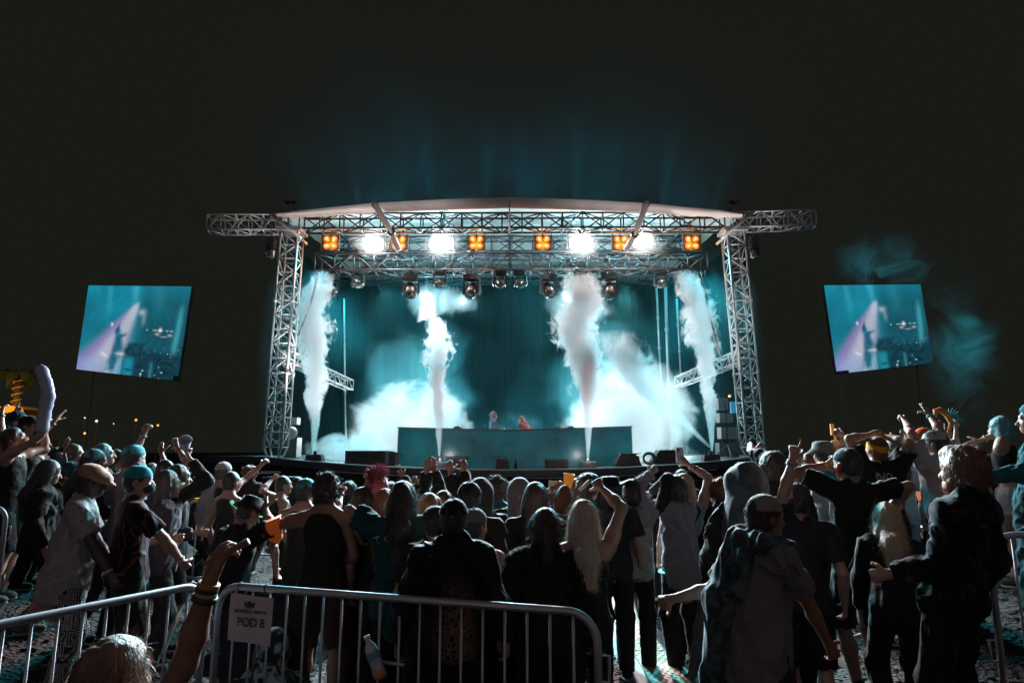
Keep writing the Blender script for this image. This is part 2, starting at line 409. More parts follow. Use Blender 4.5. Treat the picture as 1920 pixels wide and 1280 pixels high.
# --- back poles
for (px, y0, y1, r, lab) in ((1250, 520, 812, .05, 'tallest and brightest upright pole at stage right'), (1234, 540, 730, .035, 'thin upright pole left of the bright pole'),
                             (1272, 560, 726, .035, 'short upright pole right of the bright pole'), (648, 560, 850, .03, 'dim upright pole at stage left')):
    q = MB(); a, b = P(px-3, y0, 20.8), P(px+(6 if px > 900 else 0), y1, 20.8); b.z = max(b.z, deckz(b.x)) if y1 < 800 else deckz(b.x)
    q.tube([a, b], r, 10)
    for k in (.3, .6): c = a.lerp(b, k); q.tube([c+Vector((0, 0, -.05)), c+Vector((0, 0, .05))], r*1.4, 10)
    tag(q.build('stage_pole', M_ALU, None, True), lab, 'pole', 'poles at the back of the stage')

# ================================================================ LIGHT FIXTURES
M_AMB = mat('amber_lens', (.06, .02, .005), .3, emit=(1.0, .22, .012), es=.95)
M_AMBC = mat('amber_filament', (.1, .05, .02), .3, emit=(1.0, .70, .36), es=1.0)
M_STROBE = mat('strobe_tube', (.8, .8, .8), .3, emit=(.80, .90, .94), es=12)
def blinder(px, i):
    c = P(px, 455, 16.35); r = empty('blinder_lamp', ['leftmost amber four-cell blinder lamp on the truss', 'amber four-cell blinder lamp between two white strobes at left', 'amber four-cell blinder just left of the ridge post', 'amber four-cell blinder just right of the ridge post', 'amber four-cell blinder beside the right leaning roof tube', 'rightmost amber four-cell blinder lamp on the truss'][i], 'stage light', c, 0, 'amber blinders')
    q = MB(); q.box((0, .05, 0), (.42, .10, .42))
    for a in (-1, 1): q.box((a*.23, .0, 0), (.02, .12, .46))
    q.build('housing', M_BLKM, r)
    for a in (-1, 1):
        for b in (-1, 1):
            q = MB(); q.lathe([(.088, 0), (.085, -.012), (.05, -.02)], (a*.1, -.02, b*.1), (0, 1, 0)); l = q.build('lens', M_AMB, r)
            q = MB(); q.lathe([(.046, 0), (.04, -.012), (.01, -.02)], (a*.1, -.045, b*.1), (0, 1, 0)); q.build('filament', M_AMBC, l)
    q = MB(); q.tube([(0, .06, .2), (0, .1, .36)], .02); q.build('clamp', M_BLKM, r)
    lamp('amber_glow', 'POINT', c+Vector((0, -.25, 0)), 26, (1, .34, .04), size=.1)
for i, px in enumerate((620, 748, 893, 1018, 1164, 1297)): blinder(px, i)
def strobe(px, py, w, i, pw):
    c = P(px, py, 16.6); r = empty('strobe_panel', ['blown-out white strobe panel left of the second amber lamp', 'blown-out white strobe panel left of centre', 'blown-out white strobe panel right of centre', 'small blown-out white strobe panel near the right leaning tube'][i], 'stage light', c, 0, 'white strobe panels')
    q = MB(); q.box((0, .09, 0), (w+.1, .14, .36)); q.build('housing', M_BLKM, r)
    q = MB()
    for k in range(3): q.tube([(-w/2, -.01, (k-1)*.1), (w/2, -.01, (k-1)*.1)], .042, 10)
    q.build('strobe_tube', M_STROBE, r, True)
    lamp('strobe_light', 'AREA', c+Vector((0, -.12, 0)), pw, PALE, c+Vector((0, -6, -2.6)), size=w*.8)
    lamp('strobe_flare', 'POINT', c+Vector((0, -.22, 0)), 5, (.80, .95, 1), size=.2)
    lamp('strobe_spill', 'POINT', c+Vector((0, .35, .25)), pw*.30, (.25, .82, 1), size=.15)
for i, a in enumerate(((700, 458, .50, 0), (828, 456, .6, 1), (1090, 456, .6, 2), (1205, 452, .5, 3))): strobe(a[0], a[1], a[2], a[3], 330)
M_GLS = mat('lens_glass', (.04, .05, .06), .05, 0, spec=.8, coat=1)
M_SHL = mat('fixture_shell', (.025, .025, .028), .3, coat=.6)
def moving_head(px, py, big, i, tilt, pan):
    lab = ['moving head below the leftmost amber lamp, aimed down left', 'small moving head second from the left end of the truss', 'large moving head left of the left ceiling glare',
           'small moving head over the left ceiling glare', 'large moving head right of the left ceiling glare', 'small moving head just left of centre stage',
           'small moving head just right of centre stage', 'large moving head left of the biggest smoke jet', 'small moving head above the biggest smoke jet',
           'large moving head right of the biggest smoke jet', 'small moving head at right, beside the upright poles', 'large moving head above the right smoke jet'][i]
    s = 1.22 if big else .95
    c = P(px, 516 if big else 508, 16.75); r = empty('moving_head', lab, 'stage light', c, R(pan), 'moving heads on the lower truss'); 
    q = MB(); q.box((0, 0, -.06*s), (.32*s, .26*s, .12*s)); q.tube([(-.1, 0, 0), (-.1, 0, .08)], .02); q.tube([(.1, 0, 0), (.1, 0, .08)], .02); q.build('base', M_SHL, r)
    q = MB()
    for a in (-1, 1):
        q.prism([(a*.15*s, -.1*s), (a*.19*s, -.14*s), (a*.205*s, -.40*s), (a*.17*s, -.46*s), (a*.155*s, -.40*s)], -.06*s, .06*s)
    q.box((0, 0, -.135*s), (.34*s, .14*s, .03*s)); q.build('yoke', M_SHL, r)
    rot = Matrix.Rotation(R(tilt), 3, 'X'); ax = rot @ Vector((0, -1, 0)); hc = Vector((0, 0, -.36*s))
    q = MB(); q.lathe([(.06*s, -.19*s), (.125*s, -.16*s), (.145*s, -.02*s), (.135*s, .1*s), (.115*s, .17*s), (.10*s, .175*s)], hc, ax, 22); h = q.build('head', M_SHL, r, True)
    q = MB(); q.lathe([(.10*s, .176*s), (.06*s, .19*s), (.01*s, .195*s)], hc, ax, 22); q.build('lens', M_GLS, h, True)
for i, (px, py, big, tl, pn) in enumerate(((620, 540, 1, 20, 35), (672, 525, 0, 10, -20), (770, 540, 1, 55, 10), (825, 523, 0, 30, 0), (885, 540, 1, 50, -20), (937, 523, 0, 25, 10),
                                            (975, 523, 0, 25, -10), (1028, 540, 1, 50, 25), (1088, 523, 0, 30, 0), (1142, 538, 1, 55, -15), (1237, 523, 0, 15, 20), (1297, 538, 1, 35, -40))):
    moving_head(px, py, big, i, tl, pn)
# back lamps that glare into the camera
M_GLARE = mat('beam_lens', (.8, .8, .8), .3, emit=(.75, .92, 1), es=1.6)
for i, (px, py, pw, rr) in enumerate(((798, 558, 900, .17), (868, 566, 500, .08), (1066, 556, 900, .17), (1108, 562, 700, .14))):
    c = P(px, py, 19.6); r = empty('beam_light', ['broad glaring beam light left of centre under the truss', 'smaller glaring beam light, second from the left', 'glaring beam light behind the top of the biggest jet', 'glaring beam light right of the biggest jet top'][i], 'stage light', c, 0, 'glaring beam lights')
    q = MB(); q.lathe([(rr*.6, .25), (rr*1.15, .2), (rr*1.15, .0)], (0, 0, 0), (0, 1, .3)); q.build('housing', M_SHL, r)
    q = MB(); q.lathe([(rr, -.005), (rr*.9, -.02), (rr*.3, -.04)], (0, 0, 0), (0, 1, .3)); q.build('lens', M_GLARE, r, True)
    q = MB(); q.tube([(0, .1, .1), (0, .15, 1.1)], .03); q.build('hanging_bracket', M_BLKM, r)
    lamp('beam_source', 'POINT', c+Vector((0, -.35, -.05)), pw*.26, (.60, .93, 1.0), size=.12)
    lamp('beam_throw', 'SPOT', c+Vector((0, -.3, 0)), pw*2.5, PALE if i % 2 else (.45, .92, 1), (c.x*.4, 2, 1.2), size=.12, spot=75, blend=.6)

# ================================================================ BOOTH, DJs' GEAR, MONITORS
def booth():
    m, t, b = nodes_of('booth_emissive_front')  # booth front: mottled teal emission on a dark glossy base
    tcn = t.nodes.new('ShaderNodeTexCoord'); n = t.nodes.new('ShaderNodeTexNoise'); n.inputs['Scale'].default_value = 1.1; n.inputs['Detail'].default_value = 5; n.inputs['Roughness'].default_value = .6
    n2 = t.nodes.new('ShaderNodeTexNoise'); n2.inputs['Scale'].default_value = 90; n2.inputs['Detail'].default_value = 2
    t.links.new(tcn.outputs['Object'], n.inputs['Vector']); t.links.new(tcn.outputs['Object'], n2.inputs['Vector'])
    cr = t.nodes.new('ShaderNodeValToRGB'); e = cr.color_ramp.elements; e[0].position = .3; e[0].color = (.001, .014, .017, 1); e[1].position = .72; e[1].color = (.002, .085, .105, 1)
    t.links.new(n.outputs['Fac'], cr.inputs[0])
    mr = t.nodes.new('ShaderNodeMapRange'); mr.inputs[1].default_value = .3; mr.inputs[2].default_value = .7; mr.inputs[3].default_value = .7; mr.inputs[4].default_value = 1.3; t.links.new(n2.outputs['Fac'], mr.inputs[0])
    t.links.new(cr.outputs[0], b.inputs['Emission Color']); t.links.new(mr.outputs[0], b.inputs['Emission Strength'])
    b.inputs['Base Color'].default_value = (.01, .015, .018, 1); b.inputs['Roughness'].default_value = .25
    A, B = P(745, 878, 17.0), P(1186, 878, 17.0); z1 = P(745, 803, 17).z; zm = P(960, 808, 17).z; z2 = P(1186, 801, 17).z
    r = empty('dj_booth', 'long dark teal glowing-fronted booth at centre stage', 'booth', (0, 17, 1.44))
    q = MB(); zb = -.0
    q.add([(A.x, 0, zb), (0, 0, zb), (B.x, 0, zb), (B.x, 0, z2-1.44), (0, 0, zm-1.44), (A.x, 0, z1-1.44)] + [(A.x, .1, zb), (0, .1, zb), (B.x, .1, zb), (B.x, .1, z2-1.44), (0, .1, zm-1.44), (A.x, .1, z1-1.44)],
          [(0, 1, 4, 5), (1, 2, 3, 4), (11, 10, 7, 6), (10, 9, 8, 7), (5, 4, 10, 11), (4, 3, 9, 10), (0, 5, 11, 6), (2, 8, 9, 3)])
    q.build('emissive_front', m, r)
    q = MB(); q.add([(A.x-.03, -.02, z1-1.43), (0, -.02, zm-1.43), (B.x+.03, -.02, z2-1.43), (B.x+.03, 1.0, z2-1.43), (0, 1.0, zm-1.43), (A.x-.03, 1.0, z1-1.43),
                     (A.x-.03, -.02, z1-1.40), (0, -.02, zm-1.40), (B.x+.03, -.02, z2-1.40), (B.x+.03, 1.0, z2-1.40), (0, 1.0, zm-1.40), (A.x-.03, 1.0, z1-1.40)],
                    [(0, 5, 4, 1), (1, 4, 3, 2), (6, 7, 10, 11), (7, 8, 9, 10), (0, 1, 7, 6), (1, 2, 8, 7), (5, 11, 10, 4), (4, 10, 9, 3), (0, 6, 11, 5), (2, 3, 9, 8)])
    q.build('table_top', M_BLK, r)
    for X_, Z_ in ((A.x+.06, z1), (B.x-.06, z2)): q = MB(); q.box((X_, .5, (Z_-1.44)/2), (.06, .9, Z_-1.47)); q.build('side_panel', M_BLK, r)
    for X_, Z_ in ((A.x, z1), (B.x, z2)): q = MB(); q.box((X_, -.02, (Z_-1.44)/2), (.022, .03, Z_-1.46)); q.build('edge_strip', mat('edge_strip', (.35, .4, .42), .3, .7), r)
booth()
def wedge(px, py, wpx, hpx, Y, lab, shape):
    c = P(px, py, Y); w = wpx*Y/FPX; h = hpx*Y/FPX; z = deckz(c.x)
    r = empty('monitor_speaker', lab, 'speaker', (c.x, Y, z), 0, 'stage monitors')
    q = MB(); k = shape*w*.22
    q.prism([(-w/2, 0), (w/2, 0), (w/2-(k if k < 0 else 0)*-1 if k < 0 else w/2, h*.9), (w/2-max(k, 0), h), (-w/2-min(k, 0), h), (-w/2, h*.9 if k >= 0 else h*.25)] if abs(shape) else [(-w/2, 0), (w/2, 0), (w/2, h), (-w/2, h)], 0, .5)
    q.build('cabinet', M_BLK, r)
    g = MB(); g.prism([(-w*.42, h*.12), (w*.42, h*.12), (w*.38, h*.8), (-w*.38, h*.8)], -.012, -.002); g.build('grille', mat('speaker_grille', (.03, .03, .03), .5, .5, bump=.6, bscale=300), r)
wedge(684, 870, 74, 26, 15.75, 'black floor monitor at stage left, nearer the stage edge', 0)
wedge(718, 868, 46, 26, 16.3, 'black sloped monitor touching the left end of the booth', 1)
wedge(855, 872, 40, 21, 16.4, 'low black monitor against the left part of the booth front', 0)
wedge(1045, 873, 42, 16, 16.4, 'low dim monitor against the right part of the booth front', 0)
wedge(1180, 866, 48, 24, 15.9, 'black sloped monitor by the right end of the booth', -1)
wedge(1254, 862, 56, 26, 15.85, 'wide sloped monitor right of the coiled cable', -1)
def small_gear():
    for px, w in ((858, 20), (1070, 20)):
        c = P(px, 800, 17.5); r = MB(); k = w*17.5/FPX; r.prism([(-k/2, 0), (k/2, 0), (k/2, .05), (k*.1, .13), (-k*.2, .12), (-k/2, .05)], -.1, .1)
        o = r.build('booth_monitor', M_BLK); o.location = (c.x, 17.5, P(px, 806, 17.5).z-.02); tag(o, 'small black wedge on the booth top, %s of the DJs' % ('left' if px < 900 else 'right'), 'speaker', 'booth top wedges')
    c = P(942, 876, 16.3); r = empty('gear_bag', 'black bag with a loop handle in front of the booth', 'bag', (c.x, 16.3, deckz(c.x)))
    q = MB(); q.box((0, 0, .12), (.36, .2, .24), None, .8); q.build('bag_body', M_BLK, r)
    q = MB(); q.tube([(-.12, 0, .22), (-.09, 0, .33), (.05, 0, .36), (.12, 0, .22)], .012, 6); q.build('handle', M_BLK, r, True)
    q = MB(); q.lathe([(.035, 0), (.035, .22), (.015, .26), (.015, .29)], (P(967, 870, 16.3).x, 16.3, deckz(0))); tag(q.build('bottle', M_BLK, None, True), 'dark bottle standing beside the gear bag', 'bottle')
    c = P(1218, 868, 15.8); r = empty('cable_coil', 'coil of black cable between two right monitors', 'cable', (c.x, 15.8, deckz(c.x)))
    for k in range(4):
        q = MB(); q.tube([(.16*cos(t)*(1-.1*k), .03*k, .17+.15*sin(t)*(1-.12*k)) for t in np.linspace(0, 6.28, 20)], .013, 6); q.build('loop', M_BLK, r, True)
    # jet nozzles
    for px, lab in ((588, 'low black smoke jet machine at stage left'), (824, 'black smoke jet machine before the left part of the booth'), (1103, 'black smoke jet machine before the right part of the booth'), (1335, 'low black smoke jet machine at stage right')):
        c = P(px, 860, 15.75); r = empty('smoke_machine', lab, 'smoke machine', (c.x, 15.85, deckz(c.x)), 0, 'smoke jet machines')
        q = MB(); q.box((0, .0, .08), (.42, .3, .16), None, .85); q.build('case', M_BLK, r)
        q = MB(); q.lathe([(.05, 0), (.04, .07), (.03, .09)], (0, 0, .16)); q.build('nozzle', M_BLKM, r)
    # side stage gear left
    r = empty('flight_case', 'lit flight case with a fan light beside the left tower foot', 'equipment', (P(548, 850, 16.9).x, 16.9, deckz(-5.8)))
    q = MB(); q.box((0, 0, .25), (.34, .4, .5)); q.build('case', M_ALUD, r); q = MB(); q.lathe([(.15, 0), (.17, .06), (.12, .1)], (.03, -.2, .62), (0, -1, 0)); q.build('fan_light', M_ALU, r)
    q = MB(); q.box((0, 0, .93), (.24, .3, .18)); q.build('top_box', M_ALU, r)
    # right rack
    c = P(1362, 830, 17.3); r = empty('equipment_rack', 'stack of pale lit equipment boxes at stage right', 'equipment', (c.x, 17.3, deckz(c.x)))
    ml = mat('pale_case', (.16, .18, .19), .4)
    for k, (dx, z, w, h) in enumerate(((0, .2, .5, .36), (.03, .62, .42, .3), (-.02, 1.0, .36, .24), (-.08, 1.35, .26, .3))):
        q = MB(); q.box((dx, 0, z+.02*k), (w, .35, h)); q.build('case', ml if k else M_ALUD, r)
    q = MB(); q.box((.26, -.05, 1.32), (.22, .1, .3)); q.build('small_monitor', mat('blue_screen', (.02, .05, .1), .3, emit=(.02, .22, .4), es=.8), r)
    q = MB(); q.lathe([(.03, -.02), (.03, .02)], (.12, -.1, 1.62), (0, 1, 0)); q.build('indicator', mat('indicator_orange', (.5, .2, .1), .3, emit=(1, .3, .05), es=3), r)
    c = P(1385, 820, 17.0); r = empty('mic_stand', 'tripod microphone stand near the right tower', 'stand', (c.x-.5, 16.4, deckz(c.x)))
    q = MB()
    for k in range(3): q.tube([(0, 0, .3), (.35*cos(k*2.1+.4), .35*sin(k*2.1+.4), 0)], .014)
    q.build('tripod', M_BLK, r); q = MB(); q.tube([(0, 0, .25), (0, 0, 1.35), (-.25, -.1, 1.6)], .013); q.build('boom', M_BLK, r, True)
    # big black cases at both wings
    for px, w, h, lab in ((535, 52, 62, 'tall black cabinet below the left end of the stage'), (1400, 60, 60, 'tall black cabinet below the right end of the stage')):
        c = P(px, 905, 15.2); r = empty('wing_cabinet', lab, 'cabinet', (c.x, 15.0, 0)); q = MB(); q.box((0, 0, .65), (.75, .5, 1.3)); q.build('cabinet_body', M_BLK, r)
        q = MB(); q.box((0, -.26, .95), (.6, .02, .35)); q.box((0, -.26, .4), (.6, .02, .5)); q.build('grille', mat('speaker_grille', (.05, .055, .06), .5, .5, bump=.6, bscale=300), r)
small_gear()

# ================================================================ VIDEO SCREENS
def screen_image(U, V, flip):            # the live picture: performer in a pale beam, dark desks at right; U right, V up, 0..1
    g = lambda cx, cy, sx, sy: np.exp(-((U-cx)/sx)**2-((V-cy)/sy)**2)
    n = fbm(U*4, V*4, U*0+2.2, 4); n2 = fbm(U*30, V*30, U*0+9, 3); n3 = fbm(U*3+5, V*3, U*0+4, 3)
    soft = lambda d, w=.008: 1/(1+np.exp(np.clip(d/w, -30, 30)))
    dark = sst(.42, .62, U)*(1-.55*sst(.75, 1.05, V)); base = (1-.50*dark)*(.84+.16*n)*(.98+.3*V)
    c = np.stack([.004+U*0, .20*base, .285*base], -1)
    ax, ay = .525, .82; dy = ay-V; tt = np.clip(dy, 0, 1); cx = ax-.36*tt-.01; w = .022+.27*tt**1.05
    d = (U-cx)/w; prof = np.where(d < 0, soft(-d-1.0, .22), soft(d-.72, .13)); beam = prof*sst(-.02, .07, dy)*(1-.45*sst(.55, .82, dy))*(.9+.12*n3)
    c = c*(1-beam[..., None]*.93)+beam[..., None]*np.array([.47, .46, .58])
    edge = np.exp(-((d+1.05)/.38)**2)*sst(.05, .25, dy)*(1-.5*sst(.6, .85, dy)); c = c*(1-edge[..., None]*.55)+edge[..., None]*np.array([.20, .10, .36])*.75
    c += (g(.10, .06, .26, .12)*.45)[..., None]*np.array([.16, .18, .42])
    c += (g(.56, .70, .035, .035)*.8+g(.585, .62, .02, .06)*.4)[..., None]*np.array([.35, .38, .42])
    for x0, s_, k in ((.22, .03, .10), (.47, .035, .14), (.70, .06, .05)): c += (np.exp(-((U-x0-.05*(1-V))/s_)**2)*sst(.45, 1, V)*k)[..., None]*np.array([.2, 1, 1.15])
    # performer
    px = .335+.035*np.sin((V-.1)*7); wd = .052-.022*sst(.3, .44, V)-.012*sst(.2, 0, V)
    body = soft(np.abs(U-px)-wd)*soft(V-.44)*soft(.03-V); head = soft(np.sqrt(((U-.352)/1)**2+((V-.475)/1.25)**2)-.026); arm = soft(np.sqrt(((U-.345-.25*(V-.5))/.55)**2+((V-.51)/2.2)**2)-.021); arm2 = soft(np.abs(V-.435-.35*(U-.41))-.017)*soft(np.abs(U-.405)-.035)
    fig = np.clip(body+head+arm+arm2, 0, 1)[..., None]; c = c*(1-fig)+fig*(np.array([.012, .13, .22])*(1+.3*n2[..., None]))
    c += (soft(np.abs(U-.30-.02*V)-.006)*soft(V-.1))[..., None]*np.array([.35, .42, .45])*.6
    c += (soft(np.abs(V-.20+.55*(U-.25))-.010)*soft(np.abs(U-.25)-.03))[..., None]*np.array([.4, .35, .3])
    # desks and amplifiers
    desk = soft(V-.30+.10*(U-.5)+.02*n, .012)*soft(.43-U, .01); c = c*(1-desk[..., None]*.86)+desk[..., None]*np.array([.002, .030, .048])*(1+.5*n2[..., None])
    con = soft(np.abs(U-.53-.25*(V-.25))-.085)*soft(V-.36)*soft(.205-V); c = c*(1-con[..., None])+con[..., None]*np.array([.004, .05, .075])*(1+.5*n2[..., None])
    case = soft(np.abs(U-.495)-.045)*soft(V-.195); c = c*(1-case[..., None])+case[..., None]*np.array([.01, .22, .30])*(1+.15*n[..., None]); c += (soft(np.abs(U-.50)-.006)*soft(V-.19))[..., None]*-.0
    c = c*(1-(g(.50, .06, .035, .012)*.8)[..., None])
    c += (soft(np.abs(U-.385)-.005)*soft(V-.20)+soft(np.abs(U-.42)-.004)*soft(V-.18)+soft(np.abs(U-.72)-.004)*soft(V-.16))[..., None]*np.array([.05, .25, .3])
    c += (soft(np.abs(V-.225)-.012)*soft(np.abs(U-.40)-.04))[..., None]*np.array([.45, .5, .5])
    spk = (n2 > .85) & (U > .60) & (V < .30) & (fbm(U*14, V*14, U*0+1, 2) > -.1); c[spk] += np.array([.25, .45, .5]); red = (n2 > 1.0) & (U > .6) & (V < .32) & (V > .2); c[red] += np.array([.4, .05, .12])
    r = soft(np.abs(V-.51)-.004, .003)*(U > .62)*(U < .90)*(fbm(U*45, U*0, U*0, 1) > .0); c += r[..., None]*np.array([.35, .48, .5])
    c += (g(.76, .515, .013, .022)*1.3+g(.285, .55, .011, .020)*1.0)[..., None]*np.array([.6, .5, .5]); c += (g(.735, .47, .02, .014)+g(.86, .465, .02, .012)+g(.80, .445, .03, .006))[..., None]*np.array([.45, .3, .38])
    rs = np.exp(-((U-.925-.05*(V-.4))/.028)**2)*sst(.22, .34, V)*(1-sst(.70, .85, V))*(.8+.3*n); c += rs[..., None]*np.array([.06, .30, .34])
    c += .010*RNG.standard_normal(U.shape)[..., None]; c *= (1-.10*(np.sin(V*136*pi) > .6))[..., None]
    return np.clip(c, 0, 1)
def video_screen(corners, Y, lab, notch):
    TLc, TR, BR, BL = [P(x, y, Y) for x, y in corners]; nx, ny = 150, 136
    c0 = (TLc+TR+BR+BL)/4; r = empty('video_screen', lab, 'screen', (c0.x, Y, 0), 0, 'side video screens')
    u, v = np.meshgrid(np.linspace(0, 1, nx+1), np.linspace(0, 1, ny+1), indexing='ij')
    A = [np.array(p) for p in (BL, BR, TLc, TR)]
    V = (A[0]*((1-u)*(1-v))[..., None]+A[1]*(u*(1-v))[..., None]+A[2]*((1-u)*v)[..., None]+A[3]*(u*v)[..., None])-np.array([c0.x, Y, 0])
    I = np.arange((nx+1)*(ny+1)).reshape(nx+1, ny+1)
    F = np.stack([I[:-1, :-1], I[1:, :-1], I[1:, 1:], I[:-1, 1:]], -1); uc, vc = (np.arange(nx)+.5)/nx, (np.arange(ny)+.5)/ny
    U, Vv = np.meshgrid(uc, vc, indexing='ij'); keep = np.ones((nx, ny), bool)
    if notch > 0: keep[(U > .955) & (Vv < .055)] = False
    else: keep[(U < .13) & (Vv < .03)] = False
    col = screen_image(U, Vv, False)
    F = F[keep]; col = col[keep]
    m, t, b = nodes_of('led_wall'); at = t.nodes.new('ShaderNodeVertexColor'); at.layer_name = 'Col'
    t.links.new(at.outputs[0], b.inputs['Emission Color']); b.inputs['Emission Strength'].default_value = 1.0; b.inputs['Base Color'].default_value = (.01, .01, .01, 1)
    b.inputs['Roughness'].default_value = .5
    o = mesh_obj('led_face', V.reshape(-1, 3), F.reshape(-1, 4), m, r, False)
    ca = o.data.color_attributes.new('Col', 'FLOAT_COLOR', 'CORNER')
    cc = np.concatenate([np.repeat(col.reshape(-1, 3), 4, 0), np.ones((len(F.reshape(-1, 4))*4, 1))], 1); ca.data.foreach_set('color', cc.astype(np.float32).ravel())
    q = MB(); k = [Vector(a)-Vector((c0.x, Y, 0)) for a in (BL, BR, TR, TLc)]
    q.add([p+Vector((0, .02, 0)) for p in k]+[p+Vector((0, .16, 0)) for p in k], [(3, 2, 1, 0), (4, 5, 6, 7), (0, 1, 5, 4), (1, 2, 6, 5), (2, 3, 7, 6), (3, 0, 4, 7)]); q.build('housing', M_BLK, r)
    q = MB()
    for a in (k[0], k[1]): q.tube([(a.x*.8, .3, 0), (a.x*.8, .3, k[2].z-.1)], .022)
    q.tube([(k[0].x*.8, .3, k[2].z-.4), (k[1].x*.8, .3, k[2].z-.4)], .02); q.build('support_frame', M_ALUD, r)
video_screen(((166, 535), (359, 537), (333, 714), (143, 692)), 17.5, 'tilted video screen at far left showing a performer in a pale beam', 1)
video_screen(((1545, 535), (1726, 533), (1750, 680), (1569, 701)), 17.5, 'tilted video screen at far right with smoke curling above it', -1)
# ================================================================ SMOKE
def jet(name, lab, path, Y, rad, dens, amp=.5, seed=0, fs=2.2, tint=(.93, .97, 1), aniso=.15):
    """a billowing jet: its axis and radius follow the pixel path, its rim is broken up by fractal noise"""
    pts = [P(x, y, Y) for x, y in path]; z0 = pts[0].z; H = pts[-1].z-z0+.25; x0 = pts[0].x; rm = max(rad)*1.75
    q = MB(); n = 20; prof = []
    k = 24; V = []; F = []
    tp = [(p.z-z0)/H for p in pts]; xp = [p.x-x0 for p in pts]
    for i in range(k+1):
        t = i/k; cx = float(np.interp(t, tp, xp)); r = float(np.interp(t, tp, rad))*1.9+.02
        for j in range(n): V.append((cx+r*cos(2*pi*j/n), r*sin(2*pi*j/n), H*t))
    for i in range(k):
        for j in range(n): j2 = (j+1) % n; F.append((i*n+j, i*n+j2, (i+1)*n+j2, (i+1)*n+j))
    F.append(tuple(range(n-1, -1, -1))); F.append(tuple(k*n+j for j in range(n)))
    m, t, v = vol_mat(name+'_vapour', 0, tint, aniso); N = t.nodes.new; L = t.links.new
    def math_(op, a, b=None, c=None):
        nd = N('ShaderNodeMath'); nd.operation = op
        for i_, x in enumerate((a, b, c)):
            if x is None: continue
            if isinstance(x, (int, float)): nd.inputs[i_].default_value = x
            else: L(x, nd.inputs[i_])
        return nd.outputs[0]
    tc = N('ShaderNodeTexCoord'); sp = N('ShaderNodeSeparateXYZ'); L(tc.outputs['Object'], sp.inputs[0])
    tt_ = math_('DIVIDE', sp.outputs['Z'], H)
    def curve(vals):
        fc = N('ShaderNodeFloatCurve'); cv = fc.mapping.curves[0]; P_ = list(zip(tp, vals)); P_[-1] = (1.0, P_[-1][1])
        while len(cv.points) < len(P_): cv.points.new(.5, .5)
        for pt, (u, w) in zip(cv.points, P_): pt.location = (u, w)
        fc.mapping.update(); L(tt_, fc.inputs['Value']); return fc.outputs[0]
    cx = math_('MULTIPLY_ADD', curve([(x+3)/6 for x in xp]), 6.0, -3.0); r = curve(rad)
    w1 = N('ShaderNodeTexNoise'); w1.inputs['Scale'].default_value = fs*.55; w1.inputs['Detail'].default_value = 2
    mp = N('ShaderNodeMapping'); mp.inputs['Location'].default_value = (seed, seed*.37, -seed*.6); mp.inputs['Scale'].default_value = (1, 1, .72); L(tc.outputs['Object'], mp.inputs[0]); L(mp.outputs[0], w1.inputs['Vector'])
    w2 = N('ShaderNodeTexNoise'); w2.inputs['Scale'].default_value = fs*1.7; w2.inputs['Detail'].default_value = 7; w2.inputs['Roughness'].default_value = .6; w2.inputs['Distortion'].default_value = .55; L(mp.outputs[0], w2.inputs['Vector'])
    grow = N('ShaderNodeMapRange'); grow.inputs[1].default_value = .08; grow.inputs[2].default_value = .5; grow.inputs[3].default_value = .12; grow.inputs[4].default_value = 1; L(tt_, grow.inputs[0])
    sx = math_('MULTIPLY', math_('SUBTRACT', w1.outputs['Fac'], .5), math_('MULTIPLY', grow.outputs[0], .55))
    dx = math_('ADD', math_('SUBTRACT', sp.outputs['X'], cx), sx); d = math_('DIVIDE', math_('SQRT', math_('ADD', math_('POWER', dx, 2), math_('POWER', sp.outputs['Y'], 2))), r)
    nn = math_('MULTIPLY', math_('SUBTRACT', w2.outputs['Fac'], .5), math_('MULTIPLY', grow.outputs[0], amp*7.5))
    f = math_('ADD', d, nn); mr = N('ShaderNodeMapRange'); mr.inputs[1].default_value = 1.0; mr.inputs[2].default_value = .62; mr.inputs[3].default_value = 0; mr.inputs[4].default_value = dens; mr.interpolation_type = 'SMOOTHSTEP'; L(f, mr.inputs[0])
    top = N('ShaderNodeMapRange'); top.inputs[1].default_value = 1; top.inputs[2].default_value = .86; L(tt_, top.inputs[0])
    L(math_('MULTIPLY', mr.outputs[0], top.outputs[0]), v.inputs['Density'])
    m.cycles.volume_step_rate = .18
    o = mesh_obj(name, V, F, m); o.location = (x0, Y, z0); tag(o, lab, 'smoke', 'smoke jets', 'thing'); return o
JW = (.95, .97, 1.0)
jet('smoke_jet', 'tall white smoke jet beside the left tower', [(588, 852), (589, 800), (592, 740), (590, 660), (584, 600), (594, 545), (606, 525)], 15.95, [.035, .12, .22, .30, .36, .30, .22], 7, .5, 3, 2.4)
jet('smoke_jet', 'thin curling smoke jet over the left part of the booth', [(824, 855), (824, 800), (822, 740), (818, 680), (826, 640), (806, 590), (795, 565)], 15.95, [.03, .11, .20, .24, .28, .20, .16], 8, .6, 11, 3.0, aniso=0)
jet('smoke_jet', 'broadest white smoke jet, rising over the right part of the booth', [(1103, 858), (1103, 800), (1100, 730), (1094, 660), (1082, 610), (1092, 560), (1086, 530)], 15.95, [.035, .12, .25, .42, .50, .46, .42], 8, .5, 23, 2.2, aniso=0)
jet('smoke_jet', 'white smoke jet curling in front of the right tower strut', [(1335, 845), (1332, 780), (1326, 700), (1318, 640), (1305, 590), (1300, 550), (1280, 525)], 15.95, [.035, .13, .23, .30, .35, .30, .2], 7, .5, 37, 2.4)
jet('smoke_jet', 'slanting smoke jet shooting up-left from the right stage corner', [(1330, 838), (1290, 800), (1240, 755), (1190, 700), (1150, 640)], 17.6, [.05, .16, .32, .50, .60], 3.0, .5, 51, 1.8)

